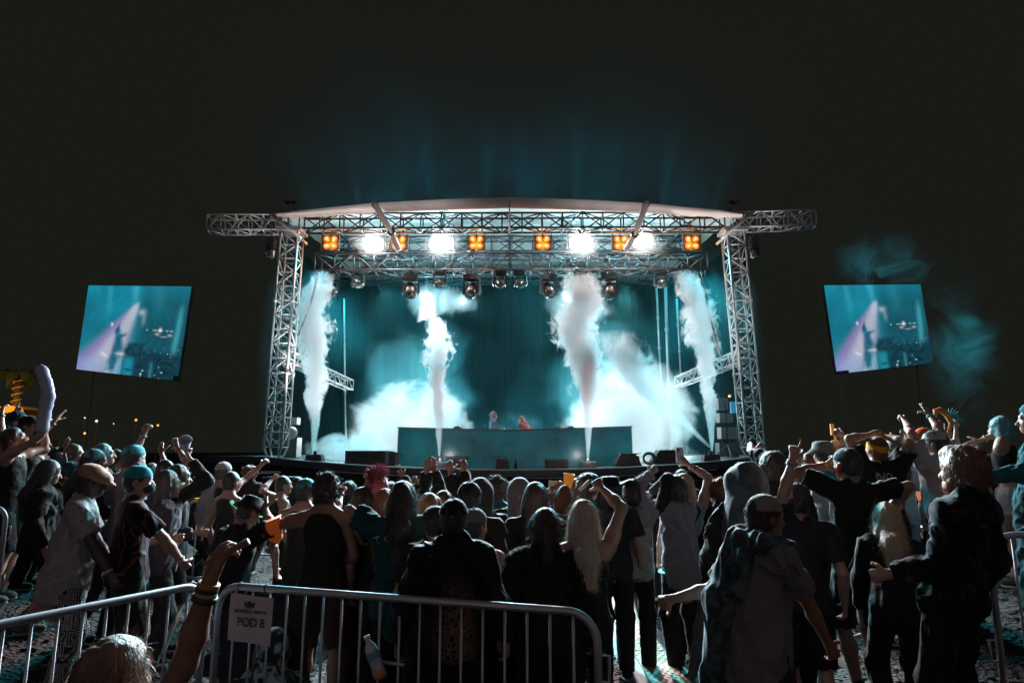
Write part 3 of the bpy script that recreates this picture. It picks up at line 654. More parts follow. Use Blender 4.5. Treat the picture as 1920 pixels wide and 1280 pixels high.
def cloud(name, lab, c, r, peak, thr=.0, scale=1.0, seed=0, kind='stuff', step=.35, soft=.35, ridge=False, dist=.5, tint=(.90, .97, 1)):
    """a soft cloud: an ellipsoid domain whose density is fractal noise fading to the rim"""
    q = bpy.data.meshes.new(name); n = 24; V = []; F = []
    mb = MB(); prof = [(max(.001, cos(a)), sin(a)) for a in np.linspace(-pi/2, pi/2, 15)]; mb.lathe(prof, (0, 0, 0), (0, 0, 1), n)
    m, t, v = vol_mat(name+'_vapour', 0, (1, 1, 1), .25)
    tc = t.nodes.new('ShaderNodeTexCoord'); ln = t.nodes.new('ShaderNodeVectorMath'); ln.operation = 'LENGTH'
    t.links.new(tc.outputs['Object'], ln.inputs[0])
    fall = t.nodes.new('ShaderNodeMapRange'); fall.interpolation_type = 'SMOOTHERSTEP'; fall.inputs[1].default_value = 1.0; fall.inputs[2].default_value = soft; fall.inputs[3].default_value = 0; fall.inputs[4].default_value = 1
    t.links.new(ln.outputs['Value'], fall.inputs[0])
    geo = t.nodes.new('ShaderNodeMapping'); geo.inputs['Scale'].default_value = (r[0], r[1], r[2]); geo.inputs['Location'].default_value = (seed, seed*.7, 0)
    t.links.new(tc.outputs['Object'], geo.inputs[0])
    no = t.nodes.new('ShaderNodeTexNoise'); no.inputs['Scale'].default_value = scale; no.inputs['Detail'].default_value = 6; no.inputs['Roughness'].default_value = .6; no.inputs['Distortion'].default_value = dist
    t.links.new(geo.outputs[0], no.inputs['Vector'])
    a1 = t.nodes.new('ShaderNodeMath'); a1.operation = 'ADD'; t.links.new(no.outputs['Fac'], a1.inputs[0]); 
    f2 = t.nodes.new('ShaderNodeMath'); f2.operation = 'MULTIPLY_ADD'; f2.inputs[1].default_value = .55; f2.inputs[2].default_value = -.55; t.links.new(fall.outputs[0], f2.inputs[0]); t.links.new(f2.outputs[0], a1.inputs[1])
    v.inputs['Color'].default_value = (*tint, 1)
    rg = t.nodes.new('ShaderNodeMapRange'); rg.inputs[1].default_value = .40+thr; rg.inputs[2].default_value = .58+thr; rg.inputs[3].default_value = 0; rg.inputs[4].default_value = peak; rg.interpolation_type = 'SMOOTHSTEP'
    if ridge:
        b1 = t.nodes.new('ShaderNodeMath'); b1.operation = 'SUBTRACT'; b1.inputs[1].default_value = .5; t.links.new(no.outputs['Fac'], b1.inputs[0]); b2 = t.nodes.new('ShaderNodeMath'); b2.operation = 'ABSOLUTE'; t.links.new(b1.outputs[0], b2.inputs[0])
        rg.inputs[1].default_value = .085; rg.inputs[2].default_value = .0; t.links.new(b2.outputs[0], rg.inputs[0])
    else: t.links.new(a1.outputs[0], rg.inputs[0])
    ml = t.nodes.new('ShaderNodeMath'); ml.operation = 'MULTIPLY'
    t.links.new(rg.outputs[0], ml.inputs[0]); t.links.new(fall.outputs[0], ml.inputs[1]); t.links.new(ml.outputs[0], v.inputs['Density'])
    m.cycles.volume_step_rate = step
    o = mb.build(name, m); o.location = c; o.scale = r; tag(o, lab, 'smoke', None, kind)
    return o
def CP(px, py, Y): return P(px, py, Y)
cloud('smoke_cloud', 'bright smoke bank behind the left half of the booth', CP(770, 800, 20.0), (3.5, 1.7, 2.7), 1.9, -.10, .9, 3, soft=.25)
cloud('smoke_cloud', 'bright smoke bank behind the right half of the booth', CP(1175, 775, 20.0), (3.7, 1.8, 3.3), 1.9, -.10, .9, 9, soft=.25)
cloud('smoke_cloud', 'low smoke spreading from the left jet machine', CP(655, 845, 17.6), (2.2, 1.0, .9), 3.0, -.02, 1.5, 15, soft=.3)
cloud('smoke_cloud', 'thin smoke veil between the two banks', CP(960, 800, 20.6), (2.8, 1.2, 1.5), .16, -.04, .9, 27, soft=.0, tint=(.4, .9, 1))  # tint mixes the teal stage light into the veil
cloud('smoke_cloud', 'smoke added for the glow round the left beam lights', CP(815, 565, 19.4), (1.5, .9, .95), 1.3, -.30, 1.4, 22, soft=.0)  # cloud added to give the left beam lights a halo
cloud('smoke_cloud', 'small puff added for the glow round the second beam light', CP(868, 566, 19.25), (.75, .45, .6), 1.6, -.30, 1.6, 27.5, soft=.0)  # extra puff, added to soften this lamp into a glow
cloud('smoke_cloud', 'smoke added for the glow around the top of the biggest jet', CP(1085, 575, 19.2), (1.7, 1.0, 1.2), 1.5, -.30, 1.3, 31, soft=.0)  # added so the glare at the jet top spreads
for i, px in enumerate((700, 828, 1090, 1205)):  # smoke puffs added to spread a halo round each strobe
    cloud('lamp_halo_smoke', 'added smoke puff giving a glow to the %s white strobe' % ('first', 'second', 'third', 'last')[i], P(px, 458, 16.25), (.95, .5, .62), 1.2, -.30, 1.8, 60+i, soft=.0)
# uneven haze held under the roof
def haze(name, lab, c, d, lo, hi, scale, col, seed, fade=0):
    m, t, v = vol_mat(name+'_air', 0, col, .3); tc = t.nodes.new('ShaderNodeTexCoord'); mp = t.nodes.new('ShaderNodeMapping'); mp.inputs['Location'].default_value = (seed, 0, seed)
    n = t.nodes.new('ShaderNodeTexNoise'); n.inputs['Scale'].default_value = scale; n.inputs['Detail'].default_value = 3; n.inputs['Distortion'].default_value = .6
    t.links.new(tc.outputs['Object'], mp.inputs[0]); t.links.new(mp.outputs[0], n.inputs['Vector'])
    r = t.nodes.new('ShaderNodeMapRange'); r.inputs[1].default_value = .40; r.inputs[2].default_value = .66; r.inputs[3].default_value = lo; r.inputs[4].default_value = hi; r.interpolation_type = 'SMOOTHSTEP'
    t.links.new(n.outputs['Fac'], r.inputs[0]); t.links.new(r.outputs[0], v.inputs['Density'])
    if fade:
        sz = t.nodes.new('ShaderNodeSeparateXYZ'); t.links.new(tc.outputs['Object'], sz.inputs[0]); fz = t.nodes.new('ShaderNodeMapRange'); fz.interpolation_type = 'SMOOTHSTEP'; fz.inputs[1].default_value = d[2]*.42; fz.inputs[2].default_value = -d[2]*.60; t.links.new(sz.outputs['Z'], fz.inputs[0])
        fx = t.nodes.new('ShaderNodeMath'); fx.operation = 'ABSOLUTE'; t.links.new(sz.outputs['X'], fx.inputs[0]); fy = t.nodes.new('ShaderNodeMapRange'); fy.interpolation_type = 'SMOOTHSTEP'; fy.inputs[1].default_value = d[0]*.5; fy.inputs[2].default_value = d[0]*.12; t.links.new(fx.outputs[0], fy.inputs[0])
        m1 = t.nodes.new('ShaderNodeMath'); m1.operation = 'MULTIPLY'; t.links.new(fz.outputs[0], m1.inputs[0]); t.links.new(fy.outputs[0], m1.inputs[1]); m2 = t.nodes.new('ShaderNodeMath'); m2.operation = 'MULTIPLY'; t.links.new(m1.outputs[0], m2.inputs[0]); t.links.new(r.outputs[0], m2.inputs[1]); t.links.new(m2.outputs[0], v.inputs['Density'])
    m.cycles.volume_step_rate = .6
    q = MB(); q.box((0, 0, 0), d); o = q.build(name, m); o.location = c; tag(o, lab, None, None, 'stuff')
haze('stage_haze', 'thin uneven teal-tinted haze filling the stage under the roof', (0, 20.1, 4.9), (12.9, 8.2, 6.3), .0004, .0085, .40, (.14, .86, 1), 4)  # teal stage light is put into the haze's scatter colour
haze('roof_haze', 'faint teal-tinted haze drifting above the stage roof', (0, 23.5, 13.6), (26, 9, 10.8), .007, .018, .35, (.16, .85, 1), 11, 1)  # teal of the sky beams is coloured into this haze too
# drifting smoke at the far right
cloud('drifting_smoke', 'wisps of teal smoke curling above the right screen', P(1662, 492, 20), (2.1, .8, 1.35), .62, .0, .85, 41, soft=.0, ridge=True, dist=.8)
cloud('drifting_smoke', 'faint smoke trailing down beside the right screen', P(1795, 640, 20), (1.6, .8, 3.3), .30, .0, .62, 53, soft=.0, ridge=True, dist=.8)
for px, k in ((790, 0), (1140, 1)):  # haze round the banks, the teal of the light put into its tint
    cloud('glow_haze', 'soft teal-tinted haze round the %s smoke bank' % ('left', 'right')[k], P(px, 720, 20.8), (4.0, 1.9, 3.9), .15, -.22, .6, 70+k, soft=.0, tint=(.22, .86, 1))

# lights that shape the smoke
for px, py, pw, col in ((770, 815, 520, (1, .90, .86)), (690, 830, 240, (.55, .93, 1)), (870, 800, 200, (.5, .92, 1)), (1040, 800, 220, (.5, .92, 1)), (1160, 790, 600, (1, .90, .86)), (1265, 820, 260, (.55, .93, 1))):
    a = P(px, py, 22.6); a.z = max(a.z, 1.9); lamp('floor_flood', 'SPOT', a, pw*3.6, col, (a.x*.75, 15.5, a.z+.7), size=.35, spot=100, blend=.9)
for px, tx, ty, pw, col in ((720, 740, 800, 3600, (1, .90, .86)), (840, 830, 800, 2400, (.5, .93, 1)), (1060, 1080, 780, 2400, (.5, .93, 1)), (1170, 1170, 770, 4200, (1, .90, .86)), (1270, 1260, 790, 2400, (.5, .93, 1)), (650, 650, 845, 2000, (.5, .93, 1))):
    a = P(px, 530, 23.4); lamp('bank_backlight', 'SPOT', a, pw*1.2, col, P(tx, ty, 19.8), size=.25, spot=48, blend=.9)
for i, (px, tx, pw) in enumerate(((660, 640, 900), (760, 800, 1000), (960, 960, 500), (1130, 1120, 1000), (1260, 1280, 900))):
    lamp('teal_wash', 'SPOT', P(px, 500, 21.5), pw*.9, (.0, .60, .78), P(tx, 880, 18.5), size=.3, spot=60, blend=.8)
for px, tx, ty, k in ((588, 590, 600, .8), (824, 815, 640, .9), (1103, 1090, 620, 1.3), (1335, 1315, 620, .8)):
    mid = px in (824, 1103)
    a = P(px, 866, 15.2); b = P(tx, ty, 15.95)
    if mid:
        lamp('nozzle_light', 'POINT', P(px, 855, 15.7), 14, (.9, .95, 1), size=.06); lamp('red_light', 'POINT', P(px+14, 752, 15.3), 36, (1, .16, .16), size=.1)
    else: lamp('jet_uplight', 'SPOT', a, 2600*k, (1, .88, .84), b, size=.1, spot=46, blend=.7)
    lamp('jet_backlight', 'SPOT', P(px, 505, 18.2), 10000*k, (.22, .88, 1), P(tx, 640 if mid else 700, 15.95), size=.2, spot=28 if mid else 60, blend=.7)
    lamp('jet_sidelight', 'SPOT', P(px+(-110 if px < 960 else 110), 500, 14.6 if mid else 17.6), (7000 if mid else 4500)*k, (.85, .96, 1), P(tx, 610 if mid else 640, 15.95), size=.2, spot=34, blend=.8)
for px, tx, ty, pw in ((640, 560, 90, 1800), (740, 690, 60, 3000), (860, 850, 60, 2200), (1000, 1020, 60, 2600), (1120, 1190, 80, 3000), (1260, 1370, 100, 1600)):
    a = P(px, 392, 21.5); a.z = 9.4; lamp('sky_beam', 'SPOT', a, pw*1.5, (.0, .40, .56), P(tx, ty, 24), size=.5, spot=92, blend=1)
for px, tx, pw in ((600, 500, 1500), (680, 640, 2400), (760, 745, 2800), (820, 770, 1800), (905, 930, 2400), (985, 960, 1700), (1070, 1110, 2600), (1150, 1150, 2000), (1230, 1290, 2600), (1320, 1430, 1400)):
    a = P(px, 392, 21.5); a.z = 9.4; lamp('sky_ray', 'SPOT', a, pw*4.5, (.0, .42, .58), P(tx, 110, 23.5), size=.05, spot=13, blend=1)
lamp('smoke_wisp_light', 'SPOT', P(1500, 640, 18.6), 2400, (.02, .5, .62), P(1660, 500, 20), size=.3, spot=70, blend=.9)
lamp('smoke_wisp_light', 'SPOT', P(1900, 560, 19.2), 800, (.02, .5, .62), P(1790, 680, 20), size=.3, spot=80, blend=.9)
# front-of-stage washes on crowd
for px, pw, col in ((600, 5500, (.05, .75, .95)), (760, 7500, (.95, .72, .78)), (960, 6000, (.15, .85, 1)), (1160, 7500, (.95, .72, .78)), (1320, 5500, (.05, .75, .95))):
    a = P(px, 480, 16.2); lamp('crowd_wash', 'SPOT', a, pw, col, ((px-960)/110, 4, 1.2), size=.7, spot=80, blend=.5)
for px, col, pw in ((820, (.9, .76, .84), 13000), (960, (.25, .88, 1), 13000), (1100, (.9, .80, .86), 13000)):
    lamp('crowd_rim_light', 'SPOT', P(px, 478, 16.0), pw, col, ((px-960)/200, 4.6, 1.5), size=.25, spot=38, blend=.8)
for x in (-3, 3): lamp('roof_front_light', 'SPOT', (x, 5.5, 6.5), 1200, (1, .90, .88), (x*1.1, 15.5, 8.0), size=.3, spot=30, blend=.9)
for s_, px in ((-1, 520), (1, 1400)): lamp('tower_light', 'SPOT', (s_*3, 9, 4.5), 240, (.5, .92, 1), P(px, 640, 16), size=.3, spot=40, blend=.9)
# ================================================================ PEOPLE
class SDF:
    """signed-distance field made of tapered capsules and ellipsoids, blended smoothly, on a local grid"""
    def __init__(s): s.p = []
    def cone(s, a, b, ra, rb, k=.03, cut=0, sub=False, fx=None):
        s.p.append(('c', np.array(a, float), np.array(b, float), ra, rb, k, cut, sub, fx)); return s
    def ell(s, c, r, M=None, k=.03, sub=False, cutn=None, cutd=0):
        s.p.append(('e', np.array(c, float), np.array(r, float), None if M is None else np.array(M), k, sub, cutn, cutd)); return s
    def bounds(s):
        lo = np.full(3, 1e9); hi = -lo
        for p in s.p:
            if p[0] == 'c':
                if p[7]: continue
                m = max(p[3], p[4]); a = np.minimum(p[1], p[2])-m; b = np.maximum(p[1], p[2])+m
            else:
                if p[5]: continue
                m = max(p[2]) if p[3] is not None else p[2]; a = p[1]-m; b = p[1]+m
            lo = np.minimum(lo, a); hi = np.maximum(hi, b)
        return lo, hi
    def mesh(s, h, warp=None, clip=None, pad=.03):
        lo, hi = s.bounds(); lo = lo-pad-2*h; hi = hi+pad+2*h; n = np.ceil((hi-lo)/h).astype(int)+1
        F = np.full(n, .5, np.float32)
        for p in s.p:
            if p[0] == 'c': m = max(p[3], p[4]); a = np.minimum(p[1], p[2])-m; b = np.maximum(p[1], p[2])+m; k = p[5]; sub = p[7]
            else: m = max(p[2]) if p[3] is not None else p[2]; a = p[1]-m; b = p[1]+m; k = p[4]; sub = p[5]
            mg = k+3*h+.02
            i0 = np.maximum(np.floor((a-mg-lo)/h).astype(int), 0); i1 = np.minimum(np.ceil((b+mg-lo)/h).astype(int)+1, n)
            if (i1 <= i0).any(): continue
            x, y, z = [lo[q]+h*np.arange(i0[q], i1[q], dtype=np.float32) for q in range(3)]
            x = x[:, None, None]; y = y[None, :, None]; z = z[None, None, :]
            if p[0] == 'c':
                A, B, ra, rb = p[1:5]; ba = B-A; L2 = ba@ba+1e-9
                t = np.clip(((x-A[0])*ba[0]+(y-A[1])*ba[1]+(z-A[2])*ba[2])/L2, 0, 1)
                d = np.sqrt((x-A[0]-t*ba[0])**2+(y-A[1]-t*ba[1])**2+(z-A[2]-t*ba[2])**2)-(ra+(rb-ra)*t)
                if p[6]:
                    u = ba/math.sqrt(L2); d = np.maximum(d, (x-B[0])*u[0]+(y-B[1])*u[1]+(z-B[2])*u[2]-.0)
            else:
                C, r, M = p[1:4]; X, Y, Z = x-C[0], y-C[1], z-C[2]
                if M is not None: X, Y, Z = [M[0][q]*X+M[1][q]*Y+M[2][q]*Z for q in range(3)]
                k0 = np.sqrt((X/r[0])**2+(Y/r[1])**2+(Z/r[2])**2); k1 = np.sqrt((X/r[0]**2)**2+(Y/r[1]**2)**2+(Z/r[2]**2)**2)+1e-6
                d = k0*(k0-1)/k1
                if p[6] is not None: d = np.maximum(d, X*p[6][0]+Y*p[6][1]+Z*p[6][2]-p[7])
            sl = tuple(slice(i0[q], i1[q]) for q in range(3)); f = F[sl]
            if sub: w = np.clip(.5-.5*(f+d)/k, 0, 1); F[sl] = f*(1-w)-d*w+k*w*(1-w)
            else: w = np.clip(.5+.5*(d-f)/k, 0, 1); F[sl] = d*(1-w)+f*w-k*w*(1-w)
        if warp or clip:
            ii = np.nonzero(np.abs(F) < .07); X, Y, Z = [lo[q]+h*ii[q].astype(np.float32) for q in range(3)]
            if warp: F[ii] += warp(X, Y, Z)
            if clip: F[ii] = np.maximum(F[ii], clip(X, Y, Z))
        F[0] = F[-1] = .1; F[:, 0] = F[:, -1] = .1; F[:, :, 0] = F[:, :, -1] = .1
        return surfnet(F, lo, h)

def rotm(ax, deg): return np.array(Matrix.Rotation(R(deg), 3, ax))
def nrm(v): v = np.array(v, float); return v/(np.linalg.norm(v)+1e-9)
def ik(a, tgt, l1, l2, pole):
    a = np.array(a); d = np.array(tgt)-a; L = np.linalg.norm(d); mx_ = (l1+l2)*.995
    if L > mx_: d = d*mx_/L; L = mx_
    L = max(L, abs(l1-l2)+.02); u = nrm(d); q = (l1*l1-l2*l2+L*L)/(2*L); hgt = math.sqrt(max(l1*l1-q*q, 0))
    pv = np.array(pole, float); pv = pv-u*(pv@u); pv = nrm(pv)
    return a+u*q+pv*hgt, a+u*L

SKIN = {'light': (.42, .24, .18), 'tan': (.30, .155, .105), 'brown': (.15, .075, .05), 'dark': (.07, .038, .028)}
def skin_mat(k):
    key = 'skin'+k
    if key in MATS: return MATS[key]
    m, t, b = nodes_of('skin_'+k); b.inputs['Base Color'].default_value = (*SKIN[k], 1); b.inputs['Roughness'].default_value = .42
    tc = t.nodes.new('ShaderNodeTexCoord'); n = t.nodes.new('ShaderNodeTexNoise'); n.inputs['Scale'].default_value = 9; n.inputs['Detail'].default_value = 4
    t.links.new(tc.outputs['Object'], n.inputs['Vector']); cr = t.nodes.new('ShaderNodeMix'); cr.data_type = 'RGBA'
    c = SKIN[k]; cr.inputs[6].default_value = (c[0]*.8, c[1]*.7, c[2]*.7, 1); cr.inputs[7].default_value = (min(c[0]*1.15, 1), c[1]*1.15, c[2]*1.15, 1)
    t.links.new(n.outputs['Fac'], cr.inputs[0]); t.links.new(cr.outputs[2], b.inputs['Base Color'])
    MATS[key] = m; return m
def cloth_mat(spec):
    """spec: (r,g,b) or (pattern, colA, colB)"""
    key = ('cloth', spec)
    if key in MATS: return MATS[key]
    pat = None
    if isinstance(spec[0], str): pat, ca, cb = spec
    else: ca = spec; cb = spec
    m, t, b = nodes_of((pat or 'plain')+'_cloth'); b.inputs['Roughness'].default_value = .8; b.inputs['Sheen Weight'].default_value = .16; b.inputs['Sheen Roughness'].default_value = .25; b.inputs['Specular IOR Level'].default_value = .08
    tc = t.nodes.new('ShaderNodeTexCoord'); N = t.nodes.new; L = t.links.new
    n = N('ShaderNodeTexNoise'); n.inputs['Scale'].default_value = 260; L(tc.outputs['Object'], n.inputs['Vector'])
    n3 = N('ShaderNodeTexNoise'); n3.inputs['Scale'].default_value = 14; n3.inputs['Detail'].default_value = 5; L(tc.outputs['Object'], n3.inputs['Vector'])
    ad = N('ShaderNodeMath'); ad.operation = 'MULTIPLY_ADD'; ad.inputs[1].default_value = .15; L(n.outputs['Fac'], ad.inputs[0]); L(n3.outputs['Fac'], ad.inputs[2])
    bp = N('ShaderNodeBump'); bp.inputs['Strength'].default_value = .7; bp.inputs['Distance'].default_value = .02; L(ad.outputs[0], bp.inputs['Height']); L(bp.outputs[0], b.inputs['Normal'])
    mix = N('ShaderNodeMix'); mix.data_type = 'RGBA'; mix.inputs[6].default_value = (*ca, 1); mix.inputs[7].default_value = (*cb, 1)
    fac = None
    if pat == 'stripe':
        w = N('ShaderNodeTexWave'); w.inputs['Scale'].default_value = 9; w.bands_direction = 'X'; w.inputs['Distortion'].default_value = .8; L(tc.outputs['Object'], w.inputs['Vector'])
        r = N('ShaderNodeMapRange'); r.inputs[1].default_value = .86; r.inputs[2].default_value = .95; L(w.outputs['Fac'], r.inputs[0]); fac = r.outputs[0]
    elif pat in ('leopard', 'hoops', 'geo', 'tiedye', 'floral', 'plaid'):
        if pat == 'leopard':
            v = N('ShaderNodeTexVoronoi'); v.inputs['Scale'].default_value = 34; v.feature = 'DISTANCE_TO_EDGE'; L(tc.outputs['Object'], v.inputs['Vector'])
            r = N('ShaderNodeMapRange'); r.inputs[1].default_value = .22; r.inputs[2].default_value = .14; L(v.outputs['Distance'], r.inputs[0])
            g = N('ShaderNodeVectorMath'); g.operation = 'SUBTRACT'; g.inputs[1].default_value = (.03, -.15, .98); L(tc.outputs['Object'], g.inputs[0])
            sc = N('ShaderNodeVectorMath'); sc.operation = 'MULTIPLY'; sc.inputs[1].default_value = (7.5, 2, 3.0); L(g.outputs[0], sc.inputs[0]); ln = N('ShaderNodeVectorMath'); ln.operation = 'LENGTH'; L(sc.outputs[0], ln.inputs[0])
            f = N('ShaderNodeMapRange'); f.inputs[1].default_value = 1.1; f.inputs[2].default_value = .5; L(ln.outputs['Value'], f.inputs[0])
            ml = N('ShaderNodeMath'); ml.operation = 'MULTIPLY'; L(r.outputs[0], ml.inputs[0]); L(f.outputs[0], ml.inputs[1]); fac = ml.outputs[0]
        elif pat == 'hoops' or pat == 'plaid':
            w = N('ShaderNodeTexWave'); w.inputs['Scale'].default_value = 7 if pat == 'hoops' else 12; w.bands_direction = 'Z' if pat == 'hoops' else 'DIAGONAL'; L(tc.outputs['Object'], w.inputs['Vector']); fac = w.outputs['Fac']
        elif pat == 'geo':
            v = N('ShaderNodeTexVoronoi'); v.inputs['Scale'].default_value = 9; v.distance = 'CHEBYCHEV'; L(tc.outputs['Object'], v.inputs['Vector'])
            s1 = N('ShaderNodeMath'); s1.operation = 'MULTIPLY'; s1.inputs[1].default_value = 45; L(v.outputs['Distance'], s1.inputs[0]); s2 = N('ShaderNodeMath'); s2.operation = 'SINE'; L(s1.outputs[0], s2.inputs[0])
            r = N('ShaderNodeMapRange'); r.inputs[1].default_value = -.1; r.inputs[2].default_value = .2; L(s2.outputs[0], r.inputs[0]); fac = r.outputs[0]
        elif pat == 'tiedye':
            n4 = N('ShaderNodeTexNoise'); n4.inputs['Scale'].default_value = 9; n4.inputs['Detail'].default_value = 3; n4.inputs['Distortion'].default_value = 1.5; L(tc.outputs['Object'], n4.inputs['Vector'])
            r = N('ShaderNodeMapRange'); r.inputs[1].default_value = .44; r.inputs[2].default_value = .56; L(n4.outputs['Fac'], r.inputs[0]); fac = r.outputs[0]
        elif pat == 'floral':
            n4 = N('ShaderNodeTexNoise'); n4.inputs['Scale'].default_value = 7; n4.inputs['Detail'].default_value = 6; n4.inputs['Distortion'].default_value = 2.5; L(tc.outputs['Object'], n4.inputs['Vector'])
            r = N('ShaderNodeMapRange'); r.inputs[1].default_value = .60; r.inputs[2].default_value = .70; L(n4.outputs['Fac'], r.inputs[0]); fac = r.outputs[0]
            n5 = N('ShaderNodeTexNoise'); n5.inputs['Scale'].default_value = 3.3; L(tc.outputs['Object'], n5.inputs['Vector'])
            cr = N('ShaderNodeValToRGB'); cr.color_ramp.elements[0].position = .45; cr.color_ramp.elements[0].color = (.02, .06, .08, 1); cr.color_ramp.elements[1].position = .55; cr.color_ramp.elements[1].color = (.26, .07, .02, 1)
            L(n5.outputs['Fac'], cr.inputs[0]); L(cr.outputs[0], mix.inputs[7])
    if fac is not None: L(fac, mix.inputs[0])
    else:
        mix.inputs[7].default_value = (ca[0]*1.3, ca[1]*1.3, ca[2]*1.3, 1); mix.inputs[6].default_value = (ca[0]*.75, ca[1]*.75, ca[2]*.75, 1); L(n3.outputs['Fac'], mix.inputs[0])
    L(mix.outputs[2], b.inputs['Base Color'])
    MATS[key] = m; return m
HAIRC = {'black': (.022, .019, .019), 'brown': (.055, .034, .026), 'red': (.16, .05, .025), 'blond': (.42, .28, .18), 'pink': (.35, .10, .14), 'pale': (.55, .45, .36), 'orange': (.30, .11, .04), 'teal': (.10, .30, .33), 'auburn': (.24, .12, .075), 'streaked': (.20, .125, .10)}
def hair_mat(c):
    key = 'hair'+c
    if key in MATS: return MATS[key]
    m, t, b = nodes_of('hair_'+c); col = HAIRC[c]; b.inputs['Sheen Weight'].default_value = .12; b.inputs['Roughness'].default_value = .42; b.inputs['Specular IOR Level'].default_value = .5
    tc = t.nodes.new('ShaderNodeTexCoord'); mp = t.nodes.new('ShaderNodeMapping'); mp.inputs['Scale'].default_value = (90, 90, 6); n = t.nodes.new('ShaderNodeTexNoise'); n.inputs['Scale'].default_value = 1; n.inputs['Detail'].default_value = 3
    t.links.new(tc.outputs['Object'], mp.inputs[0]); t.links.new(mp.outputs[0], n.inputs['Vector']); mix = t.nodes.new('ShaderNodeMix'); mix.data_type = 'RGBA'
    mix.inputs[6].default_value = (col[0]*.5, col[1]*.5, col[2]*.5, 1); mix.inputs[7].default_value = (*[min(q*1.5, 1) for q in col], 1)
    t.links.new(n.outputs['Fac'], mix.inputs[0]); t.links.new(mix.outputs[2], b.inputs['Base Color'])
    bp = t.nodes.new('ShaderNodeBump'); bp.inputs['Strength'].default_value = .7; bp.inputs['Distance'].default_value = .01; t.links.new(n.outputs['Fac'], bp.inputs['Height']); t.links.new(bp.outputs[0], b.inputs['Normal'])
    MATS[key] = m; return m

def strands(V, Q, n, length, w, droop, rnd, outw=.5, mask=None, up=None):
    """n thin tapering strands that leave a mesh's surface; returned as extra triangles"""
    V = np.asarray(V); P0 = V[Q].mean(1); e1 = V[Q[:, 2]]-V[Q[:, 0]]; e2 = V[Q[:, 3]]-V[Q[:, 1]]; N = np.cross(e1, e2); N /= np.linalg.norm(N, axis=1)[:, None]+1e-9
    idx = np.arange(len(Q)) if mask is None else np.nonzero(mask(P0))[0]
    if len(idx) == 0: return V, Q
    k = idx[rnd.integers(0, len(idx), n)]; p = P0[k]; nn = N[k]
    g = np.array([0, 0, -1.]) if up is None else np.array(up, float)
    d0 = nn*outw+g*(1-outw)+rnd.normal(0, .22, (n, 3)); d0 /= np.linalg.norm(d0, axis=1)[:, None]
    l = length*(.5+.7*rnd.random(n))[:, None]; d1 = d0+g*droop; d1 /= np.linalg.norm(d1, axis=1)[:, None]
    sd = np.cross(d0, rnd.normal(0, 1, (n, 3))); sd /= np.linalg.norm(sd, axis=1)[:, None]+1e-9; sd = sd*w
    p = p-nn*.003; m = p+d0*l*.5; q = m+d1*l*.5
    T = np.stack([p-sd, p+sd, m+sd*.8, m-sd*.8, m-sd*.8, m+sd*.8, q+sd*.15, q-sd*.15], 1).reshape(-1, 3)
    b = len(V)+np.arange(n)[:, None]*8
    return np.concatenate([V, T]), np.concatenate([Q, b+np.array([0, 1, 2, 3]), b+np.array([4, 5, 6, 7])])

FING = {  # per finger curl (index, middle, ring, little) and thumb curl, spread
    'open': ((8, 5, 8, 14), 10, 1.5), 'fist': ((85, 88, 90, 92), 55, .3), 'relaxed': ((28, 34, 40, 46), 25, .6), 'point': ((4, 85, 90, 92), 55, .4),
    'grip': ((50, 54, 58, 62), 40, .5), 'peace': ((4, 5, 88, 92), 60, 1.6), 'clap': ((10, 8, 10, 14), 12, .4)}
def hand(sd, wr, f, n, mir, pose, gr=1.0, curl_k=1.0):
    """hand at wrist wr, fingers along f, palm normal n"""
    f = nrm(f); n = nrm(np.array(n)-f*(np.array(n)@f)); l = np.cross(f, n)*mir; cur, th, sp = FING[pose]
    K = .012
    for s, r in ((-.026, .013), (-.009, .015), (.009, .015), (.026, .013)):
        sd.cone(wr+l*s*.5+f*.005, wr+l*s+f*.078, r*1.0, r, K)
    for i, (s, L) in enumerate(((.030, .072), (.010, .080), (-.010, .074), (-.029, .058))):
        a = wr+l*s+f*.080; c = R(cur[i]*.9); ang = 0; d = nrm(f+l*s*sp*4*.25); p = a; rr = .0095*gr
        for j, sg in enumerate((.45, .31, .24)):
            ang += c*(1 if j == 0 else .95); dd = d*math.cos(ang)+n*math.sin(ang); q = p+dd*L*sg; sd.cone(p, q, rr, rr*.92, .006); p = q; rr *= .92
    a = wr+l*.022+f*.022; d = nrm(l*.75+f*.55+n*.35); c = R(th); p = a; rr = .0125*gr
    for j, L in enumerate((.038, .032, .026)):
        dd = nrm(d*math.cos(c*j*.55)+(-l*.6+n*.6)*math.sin(c*j*.55)); q = p+dd*L; sd.cone(p, q, rr, rr*.9, .008); p = q; rr *= .88

